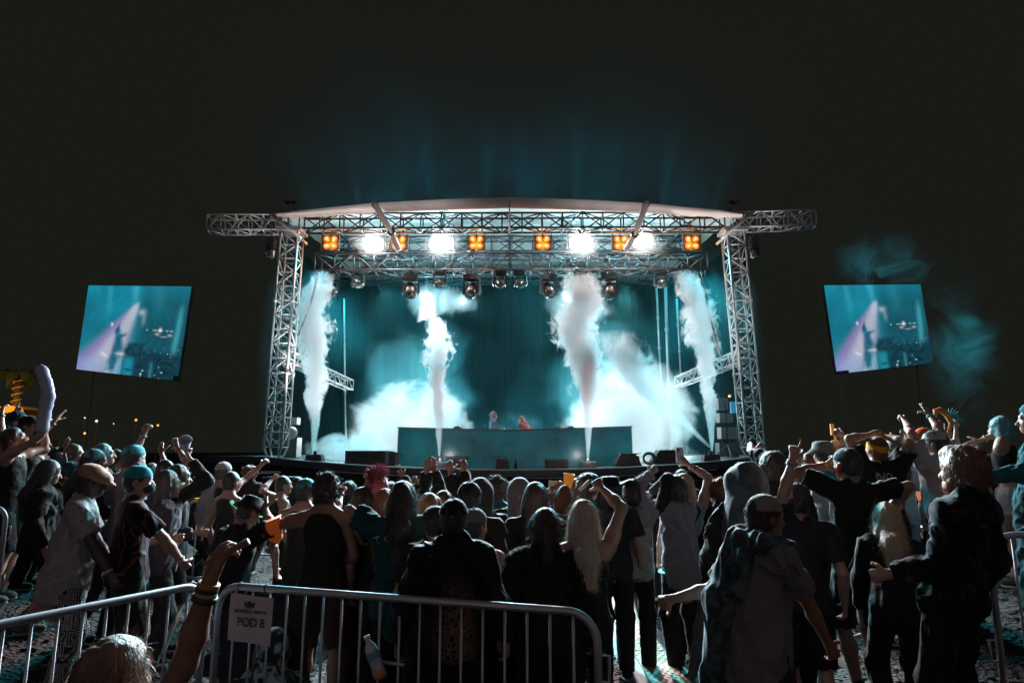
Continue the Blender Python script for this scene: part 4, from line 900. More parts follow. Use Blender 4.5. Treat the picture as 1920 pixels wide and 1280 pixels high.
FIGS = {}
NPERS = [0]
def person(key, label, hx, hy, D, yaw=0, skin='light', hair=('short', 'black'), top=((.02, .02, .022), 'tee', 'none'), bottom=((.02, .02, .025), 'long'), L=None, R_=None,
           lean=0, tilt=0, look=0, turn=0, hat=None, group='crowd watching the stage', stance=.11, crouch=0, fat=1.0, face=True, extra=None, gz=None, s_fix=None, shoe=(.02, .02, .02), step=0, furry=0):
    if group not in ('performers',): D = D*1.05*math.sqrt(1+.7*((hx-960)/FPX)**2)
    seed = NPERS[0] = NPERS[0]+1; rnd = np.random.default_rng(seed*13+5)
    top_world = np.array(P(hx, hy, D)); base_g = ground_z(top_world[0], D) if gz is None else gz
    ry = R(yaw); cz, sz = cos(ry), sin(ry); Rw = np.array([[cz, -sz, 0], [sz, cz, 0], [0, 0, 1.]])
    hatdz = {'cap': .012, 'capback': .012, 'flat': .02, 'bucket': .03, 'cowboy': .05, 'beanie': .02, 'hood': .03, 'bandana': .01}.get(hat[0] if hat else '', .0)+(.02 if hair[0] in ('curly', 'spiky', 'tousled') else .01)
    def joints(cr):
        J = {}; pel = np.array([0, 0, .94-cr]); T = rotm('X', -lean)@rotm('Y', tilt); tt = lambda x, y, z: pel+T@np.array([x, y, z-.94])
        J['T'] = T; J['pel'] = pel; J['tt'] = tt; J['neck'] = tt(0, -.01, 1.475)
        Th = rotm('X', -lean*.45)@rotm('Y', tilt*.45)@rotm('Z', turn)@rotm('X', look); J['H'] = Th; J['hc'] = J['neck']+T@np.array([0, .012, .06])+Th@np.array([0, .014, .095]); J['top'] = J['hc']+np.array([0, 0, .118+hatdz])
        return J
    J = joints(crouch); zt = top_world[2]-base_g; s = zt/J['top'][2]
    if s_fix: s = s_fix
    elif s < .90 and crouch == 0:
        s = .90
        cr = 0
        for _ in range(4): cr += joints(cr)['top'][2]-zt/s; cr = max(cr, 0)
        crouch = cr; J = joints(cr)
    elif s > 1.10: print('TALL', key, round(s, 2), 'D', D)
    off = Rw@(J['top']*s); base = top_world-off
    if not s_fix and s <= 1.10: base[2] = base_g
    root = empty('person', label, 'person', Vector(base), 0, group); root.rotation_euler = (0, 0, ry); root.scale = (s, s, s)
    toL = lambda w: Rw.T@((np.array(w)-base)/s)
    h = min(max(.0021*D, .0062), .0125)/s; hh = h; gr = 1.0 if h < .009 else 1.15
    T, tt, H, hc = J['T'], J['tt'], J['H'], J['hc']; hp = lambda x, y, z: hc+H@np.array([x, y, z])
    # ---- arms
    arms = {}
    for side, spec in (('L', L), ('R', R_)):
        m = -1 if side == 'L' else 1; sh = tt(m*.178*(.5+.5*fat), -.01, 1.415)
        if spec is None: spec = ('down',)
        pose = 'relaxed'; fd = None; pn = None
        if spec[0] == 'down':
            wr_t = sh+T@np.array([m*(.09 if len(spec) < 2 else spec[1]), .05, -.50]); pole = np.array([m*.3, -1, 0])
        elif spec[0] == 'front':            # forearm bent forward
            wr_t = sh+T@np.array([m*-.02, .30, -.26]); pole = np.array([m*.4, -.6, -1.])
        elif spec[0] == 'up':
            wr_t = sh+np.array([m*.10, .10, .46]); pole = np.array([m*1., .2, -.3]); pose = 'open'
        elif spec[0] == 'loc':              # ('loc', (x,y,z), pose, pole)
            wr_t = np.array(spec[1]); pose = spec[2]; pole = np.array(spec[3])
        else:                               # ('px', x, y, dD, pose, (ex, ey, edD))
            wr_t = toL(P(spec[1], spec[2], D+spec[3])); pose = spec[4]
            if len(spec) > 5 and spec[5]: pole = toL(P(spec[5][0], spec[5][1], D+spec[5][2]))-(sh+wr_t)/2
            else: pole = np.array([m*.8, -.3, -1.])
            if wr_t[2] > sh[2]+.12:         # lift the shoulder girdle a little
                sh = sh+np.array([-m*.01, 0, .035])
        el, wr = ik(sh, wr_t, .285, .255, pole)
        f = nrm(wr-el); upish = wr[2] > el[2]+.05
        if upish: f = nrm(f+np.array([0, .05, .25]))
        n = np.array([0, 1., 0]) if upish else np.array([-m*1., .2, 0])
        if len(spec) > 6 and spec[6]:
            if 'pn' in spec[6]: n = np.array(spec[6]['pn'])
            if 'fd' in spec[6]: f = nrm(spec[6]['fd'])
        arms[side] = (sh, el, wr, f, n, m, pose)
    # ---- legs
    legs = {}
    for m in (-1, 1):
        hip = J['pel']+np.array([m*.088, 0, -.02]); ank = np.array([m*stance, -.02+m*step, .085]); kn, an = ik(hip, ank, .43, .425, (m*.15, 1, 0)); legs[m] = (hip, kn, an)
    # ---- body
    b = SDF(); F_ = fat
    b.ell(tt(0, .005, 1.29), (.150*F_, .102*F_, .19), T, .05); b.ell(tt(0, .0, 1.12), (.128*F_, .095*F_, .16), T, .05); b.ell(tt(0, -.005, .96), (.155*F_, .112*F_, .12), T, .05)
    b.cone(tt(-.12, -.015, 1.41), tt(.12, -.015, 1.41), .055, .055, .05); b.cone(J['neck']-T@np.array([0, 0, .04]), hp(0, -.015, -.06), .060, .052, .03)
    for m in (-1, 1): b.cone(tt(m*.13, -.02, 1.42), tt(m*.03, -.02, 1.50), .045, .042, .05)
    b.ell(hp(0, -.012, .02), (.076, .096, .097), H, .02); b.ell(hp(0, .03, -.035), (.060, .062, .082), H, .025); b.ell(hp(0, .058, -.088), (.034, .030, .024), H, .025)
    b.cone(hp(0, .088, .005), hp(0, .112, -.036), .009, .014, .014)
    for m in (-1, 1):
        b.ell(hp(m*.077, -.008, -.012), (.010, .022, .032), H, .006); b.ell(hp(m*.034, .065, -.03), (.024, .022, .022), H, .02)
        if D < 7.5: b.ell(hp(m*.031, .100, .010), (.017, .014, .013), H, .012, True)
        b.ell(hp(m*.031, .079, .018), (.014, .013, .008), H, .006)
    b.cone(hp(-.03, .084, .032), hp(.03, .084, .032), .011, .011, .014); b.cone(hp(-.018, .089, -.064), hp(.018, .089, -.064), .0075, .0075, .008); b.cone(hp(-.014, .088, -.076), hp(.014, .088, -.076), .008, .008, .006)
    for sdn, (sh, el, wr, f, n, m, pose) in arms.items():
        b.cone(sh, sh+(el-sh)*.35, .052*F_, .047*F_, .04); b.cone(sh+(el-sh)*.3, el, .047*F_, .036*F_, .03); b.cone(el, el+(wr-el)*.35, .037*F_, .040*F_, .02); b.cone(el+(wr-el)*.35, wr, .040*F_, .024, .02)
        hand(b, wr, f, n, m, pose, gr)
    for m, (hip, kn, an) in legs.items():
        b.cone(hip, hip+(kn-hip)*.5, .083*F_, .068*F_, .05); b.cone(hip+(kn-hip)*.5, kn, .068*F_, .050, .03); b.cone(kn, kn+(an-kn)*.35-np.array([0, .012, 0]), .050, .054, .03); b.cone(kn+(an-kn)*.35-np.array([0, .012, 0]), an, .054, .034, .03)
        b.ell(an+np.array([0, .06, -.045]), (.042, .11, .035), None, .03)
    V, Q = b.mesh(h); body = mesh_obj('body', V, Q, skin_mat(skin), root)
    if D < 7.5 and face:
        for m in (-1, 1):
            q = MB(); q.lathe([(.001, -.0126), (.009, -.009), (.0128, 0), (.009, .009), (.001, .0126)], hp(m*.031, .0770, .008), H@np.array([0, 1, 0]), 10); e = q.build('eye', mat('eye_white', (.55, .5, .48), .2), body, True)
            q = MB(); q.lathe([(.0055, 0), (.004, .0015)], hp(m*.031, .0893, .008), H@np.array([0, 1, 0]), 10); q.build('iris', mat('iris_dark', (.02, .012, .01), .1), body)
    # ---- top garment
    tcol, tk, sleeve = top[0], top[1], top[2]
    tm = cloth_mat(tcol)
    if tk != 'none':
        inf = {'tee': .016, 'tank': .012, 'jacket': .026, 'hoodie': .030, 'robe': .035, 'crop': .012, 'tunic': .020, 'jersey': .034}[tk]; c = SDF(); I = inf
        hem = {'tee': .86, 'tank': .88, 'jacket': .84, 'hoodie': .84, 'robe': .12, 'crop': 1.12, 'tunic': .74, 'jersey': .80}[tk]
        c.ell(tt(0, .005, 1.29), (.150*F_+I, .102*F_+I, .19+I), T, .05); c.ell(tt(0, .0, 1.10), (.138*F_+I, .105*F_+I, .19), T, .05)
        if tk != 'crop': c.ell(tt(0, -.005, .93), (.168*F_+I, .130*F_+I, .20), T, .06)
        if tk in ('tunic', 'jersey', 'robe'): c.cone(tt(0, 0, 1.15), tt(0, -.01, hem-.05), .125*F_+I, (.145 if tk == 'tunic' else .165)*F_+I, .06)
        if tk == 'robe': c.cone(tt(0, 0, .9), (0, 0, .15), .18*F_+I, .25*F_, .08)
        if tk not in ('tank', 'crop'):
            for m in (-1, 1): c.cone(tt(m*.12, -.02, 1.42), tt(m*.04, -.02, 1.485), .048+I*.7, .046+I*.6, .05)
        c.cone(tt(-.12 if tk not in ('tank', 'crop') else -.09, -.015, 1.41), tt(.12 if tk not in ('tank', 'crop') else .09, -.015, 1.41), .055+I*.6, .055+I*.6, .05)
        if sleeve != 'none':
            for sdn, (sh, el, wr, f, n, m, pose) in arms.items():
                J2 = I*.75
                if sleeve == 'short': e2 = sh+(el-sh)*.72; c.cone(sh, e2, .054*F_+J2+.006, .050*F_+J2+.012, .035, 1)
                else:
                    c.cone(sh, el, .054*F_+J2, .042*F_+J2+.004, .04); e2 = el+(wr-el)*(.93 if sleeve == 'long' else .5); c.cone(el, e2, .044*F_+J2+.004, .030+J2+.004, .03, 1)
        if tk == 'hoodie' and not (hat and hat[0] == 'hood'): c.ell(tt(0, -.075, 1.50), (.10, .06, .055), T, .03)
        if tk == 'jacket': c.cone(tt(-.05, -.03, 1.515), tt(.05, -.03, 1.515), .05, .05, .02)
        amp = {'tee': .007, 'tank': .005, 'jacket': .011, 'hoodie': .011, 'robe': .014, 'crop': .003, 'tunic': .010, 'jersey': .012}[tk]
        def warp(X, Y, Z, a=amp, q=seed*1.7):
            w = fbm(X*3+q, Y*3, Z*3, 2)*.6
            r = np.abs(fbm(X*8+w*2.4+q+Z*2, Y*8+w*1.5, Z*5+w*2.4, 3)); return a*(1.35*r**.8-.6)*2.1+a*.25*vnoise(X*40, Y*40, Z*24)
        nck = J['neck']+T@np.array([0, .03, .045]); hemp = tt(0, 0, hem); un = T@np.array([0, 0, 1.])
        def clip(X, Y, Z):
            d = (hemp[0]-X)*un[0]+(hemp[1]-Y)*un[1]+(hemp[2]-Z)*un[2]+.010*np.sin(X*38+seed)+.008*np.sin(Y*31)
            near = ((X-tt(0, 0, hem)[0])**2+(Y-tt(0, 0, hem)[1])**2) < (.38)**2
            g = np.where(near & (Z < 1.15-crouch), d, -1)
            kk = .072 if tk not in ('tank', 'crop') else .095
            return np.maximum(g, kk-np.sqrt((X-nck[0])**2+(Y-nck[1])**2+((Z-nck[2])*1.0)**2))
        V, Q = c.mesh(h, warp, clip)
        shirt_V = V
        if furry: V, Q = strands(V, Q, furry, .028, .0011, .3, rnd, .75, (lambda p: (p[:, 2] > 1.32-crouch)) if tk == 'jacket' else None)
        nm = {'tee': 'shirt', 'tank': 'tank_top', 'jacket': 'jacket', 'hoodie': 'hoodie', 'robe': 'robe', 'crop': 'crop_top', 'tunic': 'tunic', 'jersey': 'jersey'}[tk]
        shirt = mesh_obj(nm, V, Q, tm, root)
        root['_s'] = 1; FIGS[key] = dict(root=root, shirt=shirt)
        del root['_s']
    else: FIGS[key] = dict(root=root, shirt=None)
    if extra and 'sleeves' in extra:
        c = SDF()
        for sdn, (sh, el, wr, f, n, m, pose) in arms.items(): c.cone(sh, el, .054*F_+.014, .046*F_+.014, .04); c.cone(el, el+(wr-el)*.93, .048*F_+.012, .034+.008, .03, 1)
        V, Q = c.mesh(h, lambda X, Y, Z: .006*np.abs(fbm(X*20, Y*20, Z*20, 2))); mesh_obj('sleeves', V, Q, cloth_mat(extra['sleeves']), FIGS[key]['shirt'])
    # ---- bottom garment
    bc, bk = bottom
    c = SDF(); I = .016
    c.ell(J['pel']+np.array([0, -.005, .01]), (.155*F_+.006, .112*F_+.006, .12), None, .04)
    for m, (hip, kn, an) in legs.items():
        if bk == 'long': c.cone(hip, kn, .083*F_+.010, .060+I*1.1, .04); c.cone(kn, an+np.array([0, 0, -.02]), .066+I, .050+I, .03, 1); c.ell(kn+np.array([0, .01, 0]), (.078, .078, .08), None, .03)
        elif bk == 'shorts': c.cone(hip, kn+(kn-hip)*.02, .085*F_+.010, .075+I, .04, 1)
        else: c.cone(hip, hip+(kn-hip)*.42, .085*F_+I, .085*F_+I, .04, 1)
    def warpb(X, Y, Z, q=seed*2.9):
        w = fbm(X*4+q, Y*4, Z*4, 2); return .014*np.abs(fbm(X*13+w+q, Y*13, Z*7+w*2, 3))-.007
    V, Q = c.mesh(h*1.1, warpb, lambda X, Y, Z: Z-(1.06-crouch)); mesh_obj('trousers' if bk == 'long' else 'shorts', V, Q, cloth_mat(bc), root)
    for m, (hip, kn, an) in legs.items():
        c = SDF(); c.ell(an+np.array([0, .035, -.045]), (.050, .125, .045), None, .02); c.cone(an+np.array([0, -.02, -.03]), an+np.array([0, -.01, .03]), .046, .044, .02); c.ell(an+np.array([0, .105, -.05]), (.047, .06, .036), None, .02)
        V, Q = c.mesh(max(h, .008), None, lambda X, Y, Z, a=an: np.maximum(a[2]-.085-Z, -1)); sh_ = mesh_obj('shoe', V, Q, cloth_mat(shoe), root)
        q = MB(); q.lathe([(.046, 0), (.05, .004), (.05, .018), (.046, .022)], (0, 0, 0), (0, 0, 1), 18); so = q.build('sole', mat('shoe_sole', (.25, .25, .24), .6), sh_); so.scale = (1.05, 2.65, 1); so.location = Vector(an+np.array([0, .035, -.087]))
    # ---- hair
    hk, hcq = hair
    if hk != 'bald':
        c = SDF(); g = .013 if hk in ('short', 'buzz') else .02
        if hat and hat[0] in ('cap', 'capback', 'flat', 'bucket', 'cowboy', 'beanie', 'bandana'): g = .006
        if hk == 'buzz': g = .004
        c.ell(hp(0, -.016, .022), (.076+g, .094+g, .095+g), H, .02); c.ell(hp(0, -.045, -.045), (.062+g, .05+g, .07), H, .03)
        if hk in ('curly', 'afro'): c.ell(hp(0, -.02, .03), (.115, .12, .115), H, .02)
        if hk == 'long':
            c.ell(hp(0, -.055, -.09), (.088, .058, .13), H, .04); a = tt(0, -.115, 1.40); c.cone(hp(0, -.06, -.12), a, .078, .085, .05); c.cone(a, tt(0, -.125, 1.22), .08, .06, .05)
            for m in (-1, 1): c.cone(hp(m*.075, .0, -.02), tt(m*.10, -.05, 1.38), .032, .034, .03)
        if hk == 'bob':
            c.ell(hp(0, -.03, -.06), (.10, .085, .11), H, .04)
        if hk == 'pony': c.ell(hp(0, -.11, .03), (.03, .03, .03), H, .02); c.cone(hp(0, -.13, .02), hp(.01, -.14, -.16), .026, .016, .02)
        if hk == 'bun': c.ell(hp(0, -.05, .12), (.045, .045, .04), H, .02)
        if hk == 'wavy': c.ell(hp(0, -.014, .032), (.085, .104, .098), H, .03); c.ell(hp(0, .05, .10), (.055, .05, .03), H, .03)
        if hk in ('spiky', 'mohawk'): c.ell(hp(0, 0, .085), (.05, .10, .055), H, .03)
        c.ell(hp(0, .105, -.025), (.066, .075, .095), H, .015, True)
        if hk in ('short', 'spiky', 'tousled', 'buzz', 'wavy'): c.ell(hp(0, 0, -.15), (.12, .14, .08), H, .02, True)
        am = {'short': .006, 'buzz': .001, 'long': .007, 'bob': .007, 'curly': .016, 'afro': .018, 'pony': .005, 'bun': .006, 'spiky': .012, 'mohawk': .01, 'tousled': .014, 'wavy': .009}[hk]
        fz = 22 if hk in ('long', 'bob', 'pony', 'bun', 'short', 'buzz') else 34
        def wh(X, Y, Z):
            if hk == 'wavy':
                w = fbm(X*7+seed, Y*7, Z*7, 2)*1.5; return am*(1.2*np.abs(fbm(X*26+w+seed, Y*26+w, Z*12+w, 3))-.5)+.002*np.sin((X+Y)*260+w*9)
            return am*1.3*fbm(X*fz, Y*fz, Z*(7 if fz == 22 else 30), 2)
        V, Q = c.mesh(h, wh)
        ns = int((9000 if D < 3.7 else 3200 if D < 4.9 else 1100 if D < 6.5 else 400)*(1 if hk != 'buzz' else .1)); ww = .0005+.00018*D
        if hk in ('spiky', 'mohawk'): V, Q = strands(V, Q, ns, .075, ww*2.6, -.1, rnd, .55, lambda p: ((p@H[:, 2] > hc@H[:, 2]+.055) & (np.abs((p-hc)@H[:, 0]) < .06)), up=H@np.array([0, .2, 1]))
        elif hk in ('curly', 'afro', 'tousled'): V, Q = strands(V, Q, ns, .035, ww*1.3, .2, rnd, .85)
        elif hk == 'wavy': V, Q = strands(V, Q, ns, .032, ww*1.0, .2, rnd, .14, up=H@np.array([0, -.6, -.5]))
        elif hk == 'short': V, Q = strands(V, Q, ns//2, .018, ww, .1, rnd, .6)
        else: V, Q = strands(V, Q, ns, .06, ww, .8, rnd, .28)
        if hk not in ('spiky', 'buzz') and not (hat and hk == 'short'): V, Q = strands(V, Q, ns//7, .055 if hk in ('long', 'bob', 'pony', 'bun') else .035, ww*.9, .25, rnd, .75)
        hair_o = mesh_obj('hair', V, Q, hair_mat(hcq), body)
    if extra and 'beard' in extra:
        c = SDF(); c.ell(hp(0, .062, -.085), (.050, .044, .045), H, .02); c.cone(hp(-.062, .02, -.04), hp(-.04, .06, -.09), .018, .02, .02); c.cone(hp(.062, .02, -.04), hp(.04, .06, -.09), .018, .02, .02); c.ell(hp(0, .105, -.066), (.024, .014, .012), H, .008, True)
        V, Q = c.mesh(h, lambda X, Y, Z: .004*fbm(X*40, Y*40, Z*40, 2)); V, Q = strands(V, Q, 900, .02, .0012, .5, rnd, .6); mesh_obj('beard', V, Q, hair_mat(extra['beard']), body)
    # ---- hats
    if hat:
        hn, hcol = hat; hm = cloth_mat(hcol); c = SDF(); nm = {'cap': 'cap', 'capback': 'cap', 'flat': 'flat_cap', 'bucket': 'bucket_hat', 'cowboy': 'cowboy_hat', 'beanie': 'beanie', 'hood': 'hood', 'bandana': 'bandana', 'blanket': 'head_scarf', 'band': 'headband'}[hn]
        wf = lambda X, Y, Z: .003*fbm(X*16, Y*16, Z*16, 2)
        if hn in ('cap', 'capback'):
            sg = 1 if hn == 'cap' else -1
            c.ell(hp(0, -.008, .03), (.090, .108, .098), H, .01, cutn=(0, 0, -1), cutd=-.002); br = SDF(); br.ell(hp(0, sg*.118, .036-.008), (.075, .080, .026), H@rotm('X', -8*sg), .01, cutn=(0, 0, 1), cutd=.011)
            br.ell(hp(0, sg*.118, .020), (.085, .088, .026), H@rotm('X', -8*sg), .008, True)
            V, Q = c.mesh(h*.8, wf); co_ = mesh_obj(nm, V, Q, hm, body)
            V, Q = br.mesh(min(h*.5, .0055)); mesh_obj('brim', V, Q, hm, co_)
            q = MB(); q.lathe([(.010, 0), (.008, .006)], hp(0, -.008, .128), H@np.array([0, 0, 1]), 10); q.build('button', hm, co_)
        elif hn == 'flat':
            c.ell(hp(0, .005, .055), (.105, .135, .062), H@rotm('X', -12), .02); c.ell(hp(0, -.02, .05), (.098, .105, .08), H, .03, cutn=(0, 0, -1), cutd=.03); c.ell(hp(0, .125, .018), (.07, .05, .014), H@rotm('X', -18), .02)
            V, Q = c.mesh(h*.8, lambda X, Y, Z: .007*np.abs(fbm(X*10, Y*10, Z*10, 2))); mesh_obj(nm, V, Q, hm, body)
        elif hn == 'beanie':
            c.ell(hp(0, -.02, .05), (.097, .112, .115), H, .01, cutn=(0, 0, -1), cutd=.035); c.ell(hp(0, -.012, .025), (.101, .116, .04), H, .01); V, Q = c.mesh(h*.8, lambda X, Y, Z: .004*np.sin(np.arctan2(Y-hc[1], X-hc[0])*40)); mesh_obj(nm, V, Q, hm, body)
        elif hn == 'bandana':
            c.ell(hp(0, -.012, .026), (.086, .106, .099), H, .01, cutn=(0, -.25, -1), cutd=-.005); c.ell(hp(0, -.115, -.01), (.03, .02, .02), H, .02); c.cone(hp(.01, -.12, -.02), hp(.03, -.15, -.13), .014, .022, .015); V, Q = c.mesh(h*.8, wf); mesh_obj(nm, V, Q, hm, body)
        elif hn == 'band':
            c.ell(hp(0, -.012, .02), (.086, .106, .1), H, .01, cutn=(0, 0, 1), cutd=.03); c.ell(hp(0, 0, -.09), (.2, .2, .1), H, .002, True); V, Q = c.mesh(min(h*.6, .006)); mesh_obj(nm, V, Q, hm, body)
        elif hn in ('bucket', 'cowboy'):
            q = MB(); ax = H@np.array([0, 0, 1.]); o = hp(0, -.01, .015)
            if hn == 'bucket': q.lathe([(.145, .0), (.150, .004), (.104, .045), (.094, .105), (.06, .118), (.005, .12)], o, ax, 28)
            else:
                Vh = []; Fh = []; n = 40; pr = [(.10, .02), (.13, .022), (.165, .03), (.195, .045), (.196, .052), (.165, .038), (.13, .03), (.099, .03), (.096, .07), (.088, .12), (.05, .128), (.004, .105)]
                for r_, z_ in pr:
                    for k in range(n):
                        a = 2*pi*k/n; zz = z_+(.055*abs(cos(a))**2.2 if .12 < r_ else 0)*(r_-.1)/.1; Vh.append(hp(r_*cos(a)*.95, r_*sin(a)*1.12-.01, zz+.01))
                for i in range(len(pr)-1):
                    for k in range(n): k2 = (k+1) % n; Fh.append((i*n+k, i*n+k2, (i+1)*n+k2, (i+1)*n+k))
                q.add(Vh, Fh)
            q.build(nm, hm, body, True)
        elif hn == 'hood':
            c.ell(hp(0, -.03, .02), (.115, .135, .135), H, .03); c.cone(hp(0, -.06, -.08), tt(0, -.05, 1.44), .10, .12, .06); c.ell(hp(0, .12, -.02), (.078, .11, .115), H, .02, True); c.ell(hp(0, 0, -.01), (.085, .1, .11), H, .02, True)
            V, Q = c.mesh(h, lambda X, Y, Z: .009*np.abs(fbm(X*9+seed, Y*9, Z*6, 2))-.003); mesh_obj(nm, V, Q, hm, body)
        elif hn == 'blanket':
            c.ell(hp(0, -.03, .03), (.13, .15, .135), H, .03); c.cone(hp(0, -.05, -.03), tt(0, -.06, 1.40), .13, .17, .08); c.cone(tt(-.05, -.08, 1.42), tt(-.10, -.12, 1.0), .12, .12, .08); c.cone(tt(-.16, -.02, 1.40), tt(-.34, .06, .62), .085, .045, .05); c.cone(tt(-.34, .06, .62), tt(-.42, .1, .30), .045, .02, .03)
            c.cone(tt(.15, .02, 1.38), tt(.14, .1, .9), .09, .06, .06); c.ell(hp(0, .13, -.02), (.08, .10, .115), H, .02, True)
            V, Q = c.mesh(h, lambda X, Y, Z: .035*np.abs(fbm(X*8+Z*1.2, Y*8, Z*1.2, 2))-.012); mesh_obj(nm, V, Q, hm, body)
    if extra and 'bands' in extra:       # wristbands: (side, t along forearm, colour)
        for sdn, t_, colr in extra['bands']:
            sh, el, wr, f, n, m, pose = arms[sdn]; a = el+(wr-el)*t_; u = nrm(wr-el); rr = .032*(1 if t_ > .85 else 1.15)
            q = MB(); q.lathe([(rr, -.009), (rr+.003, -.008), (rr+.003, .008), (rr, .009)], a, u, 20); q.build('wristband', mat('wristband_%d%d%d' % tuple(int(255*x) for x in colr), colr, .5), root, True)
    if extra and 'glasses' in extra:
        q = MB()
        for m in (-1, 1):
            q.tube([hp(m*.031+.022*cos(a), .103, .010+.018*sin(a)) for a in np.linspace(0, 6.28, 16)], .0022, 5); q.tube([hp(m*.055, .1, .012), hp(m*.079, .02, .015), hp(m*.079, -.01, .005)], .002, 5)
        q.build('glasses', M_BLKM, body, True)
    if extra and 'mask' in extra:
        c = SDF(); c.ell(hp(0, .062, -.052), (.062, .060, .05), H, .02); V, Q = c.mesh(h); mesh_obj('face_mask', V, Q, cloth_mat(extra['mask']), body)
    if extra and 'phones' in extra:      # headphones on the head
        q = MB(); q.tube([hp(.092*cos(a), -.01, .02+.105*sin(a)) for a in np.linspace(0, pi, 16)], .010, 8)
        for m in (-1, 1): q.lathe([(.032, -.014), (.036, 0), (.03, .014)], hp(m*.092, -.005, -.005), H@np.array([1, 0, 0]), 16)
        q.build('headphones', mat('headphone_plastic', (.5, .5, .52), .3), body, True)
    FIGS[key].update(s=s, J=J, arms=arms, hp=hp, tt=tt, Rw=Rw, base=base, h=h, root=root, body=body, legs=legs)
    FIGS[key]['wpt'] = lambda p: Vector(base+Rw@(np.array(p)*s))
    print('P', key, 's=%.2f D=%.1f x=%.2f cr=%.2f' % (s, D, base[0], crouch))
    return root
def handpos(key, side, k=.09):
    f = FIGS[key]; a = f['arms'][side]; return f['wpt'](a[2]+a[3]*k+nrm(a[4]-a[3]*(a[4]@a[3]))*.03)
# ================================================================ THE CROWD
BK = (.022, .023, .022); BK2 = (.034, .034, .036); NV = (.02, .03, .04); GR = (.12, .12, .13); WH = (.55, .53, .52); TL = (.03, .20, .22); JE = (.05, .05, .06)
def pl(*a, **k): person(*a, **k)
dn = ('down',); fr = ('front',)
# ---- left edge
pl('L1', 'person in black tank top with a face mask gripping an inflatable stick at far left', 30, 800, 5.3, -72, 'light', ('short', 'brown'), ((.021, .022, .021), 'tank', 'none'), (BK, 'shorts'),
   L=('px', 84, 800, .3, 'grip', (62, 850, .3)), R_=('px', 101, 790, -.05, 'open', (92, 862, -.1)), look=18, extra={'mask': (.25, .12, .06), 'bands': [('R', .93, (.5, .12, .08))]}, shoe=(.1, .1, .1))
pl('L2', 'person with backwards black cap and pale collar, in profile at far left', 58, 776, 6.4, -80, 'light', ('short', 'black'), (BK, 'tee', 'short'), (BK, 'long'), L=fr, R_=dn, hat=('capback', (.021, .022, .021)), extra={'bands': [('R', .9, WH)]})
pl('L3', 'dark-haired person half hidden behind the bare arm raised at far left', 78, 812, 5.9, -75, 'light', ('short', 'black'), (BK, 'tee', 'long'), (BK, 'long'), L=('px', 74, 806, .1, 'grip', None), R_=dn, look=8)
pl('L4', 'person in blue beanie raising one finger in front of the yellow lift', 36, 772, 7.2, -60, 'tan', ('short', 'black'), ((.03, .06, .09), 'hoodie', 'long'), (BK, 'long'), L=('px', 27, 775, 0, 'point', (22, 800, 0)), R_=dn, hat=('beanie', (.02, .05, .08)), extra={'phones': 1})
pl('L4b', 'person cut off by the left edge with a bare arm held up', -14, 805, 5.2, -30, 'light', ('short', 'brown'), (BK, 'tank', 'none'), (BK, 'long'), R_=('px', 3, 776, .1, 'relaxed', (6, 850, 0)), L=dn, extra={'bands': [('R', .9, (.1, .1, .1))]})
pl('L5', 'long-haired person in shiny dark jacket holding a phone up at left', 95, 862, 4.9, -50, 'light', ('long', 'black'), ((.021, .022, .021), 'jacket', 'long'), (BK, 'shorts'), L=('px', 114, 893, .3, 'grip', (113, 950, .25)), R_=dn, look=-8, extra={'bands': [('L', .85, BK)]}, shoe=(.1, .1, .1))
pl('L6', 'smiling person in profile beside a splayed raised hand at left', 142, 832, 6.0, -78, 'light', ('short', 'brown'), (BK, 'tee', 'long'), (BK, 'long'), L=dn, R_=fr)
pl('L6b', 'dark figure behind the splayed hand, with that arm held up', 108, 838, 6.6, -20, 'tan', ('short', 'black'), (BK, 'tee', 'long'), (BK, 'long'), R_=('px', 121, 838, 0, 'open', (112, 880, 0)), L=dn)
pl('L7', 'person in patterned teal bandana in profile behind the tan flat cap', 180, 838, 4.9, -68, 'tan', ('long', 'black'), (BK, 'tee', 'long'), (NV, 'long'), L=fr, R_=dn, hat=('bandana', ('tiedye', (.02, .10, .12), (.18, .38, .40))))
pl('L8', 'teal-haired person in glasses, in profile behind the teal bandana', 197, 832, 5.7, -72, 'light', ('long', 'teal'), (BK, 'tee', 'short'), (BK, 'long'), L=dn, R_=dn, look=10, extra={'glasses': 1})
pl('L9', 'pale profile in shadow between the bandana and the teal cap', 222, 842, 6.6, -75, 'light', ('short', 'black'), (BK, 'hoodie', 'long'), (BK, 'long'), L=dn, R_=fr)
pl('L11', 'hunched person in dark beanie with a red face below it at left', 132, 868, 5.2, -65, 'tan', ('short', 'black'), (BK, 'hoodie', 'long'), (BK, 'long'), L=dn, R_=dn, look=-25, hat=('beanie', (.02, .05, .06)), lean=12)
pl('L10', 'person in cream tunic and tan flat cap standing behind the left barrier', 178, 866, 4.15, -62, 'dark', ('short', 'black'), ((.33, .305, .30), 'tunic', 'short'), (('geo', (.03, .03, .03), (.42, .38, .36)), 'long'),
   L=('px', 218, 1078, .15, 'grip', None), R_=('px', 208, 1080, -.15, 'relaxed', (188, 1075, -.1)), lean=6, look=-12, hat=('flat', (.36, .20, .14)), extra={'bands': [('R', .92, (.4, .45, .5))]}, fat=1.0)
pl('L12', 'person in backwards teal cap punching a fist into the air', 254, 830, 5.2, -20, 'light', ('short', 'brown'), ((.22, .20, .24), 'tee', 'short'), (BK, 'long'), R_=('px', 270, 812, .1, 'fist', (258, 850, .05)), L=dn, hat=('capback', (.10, .38, .42)), extra={'bands': [('R', .9, (.1, .35, .45))]})
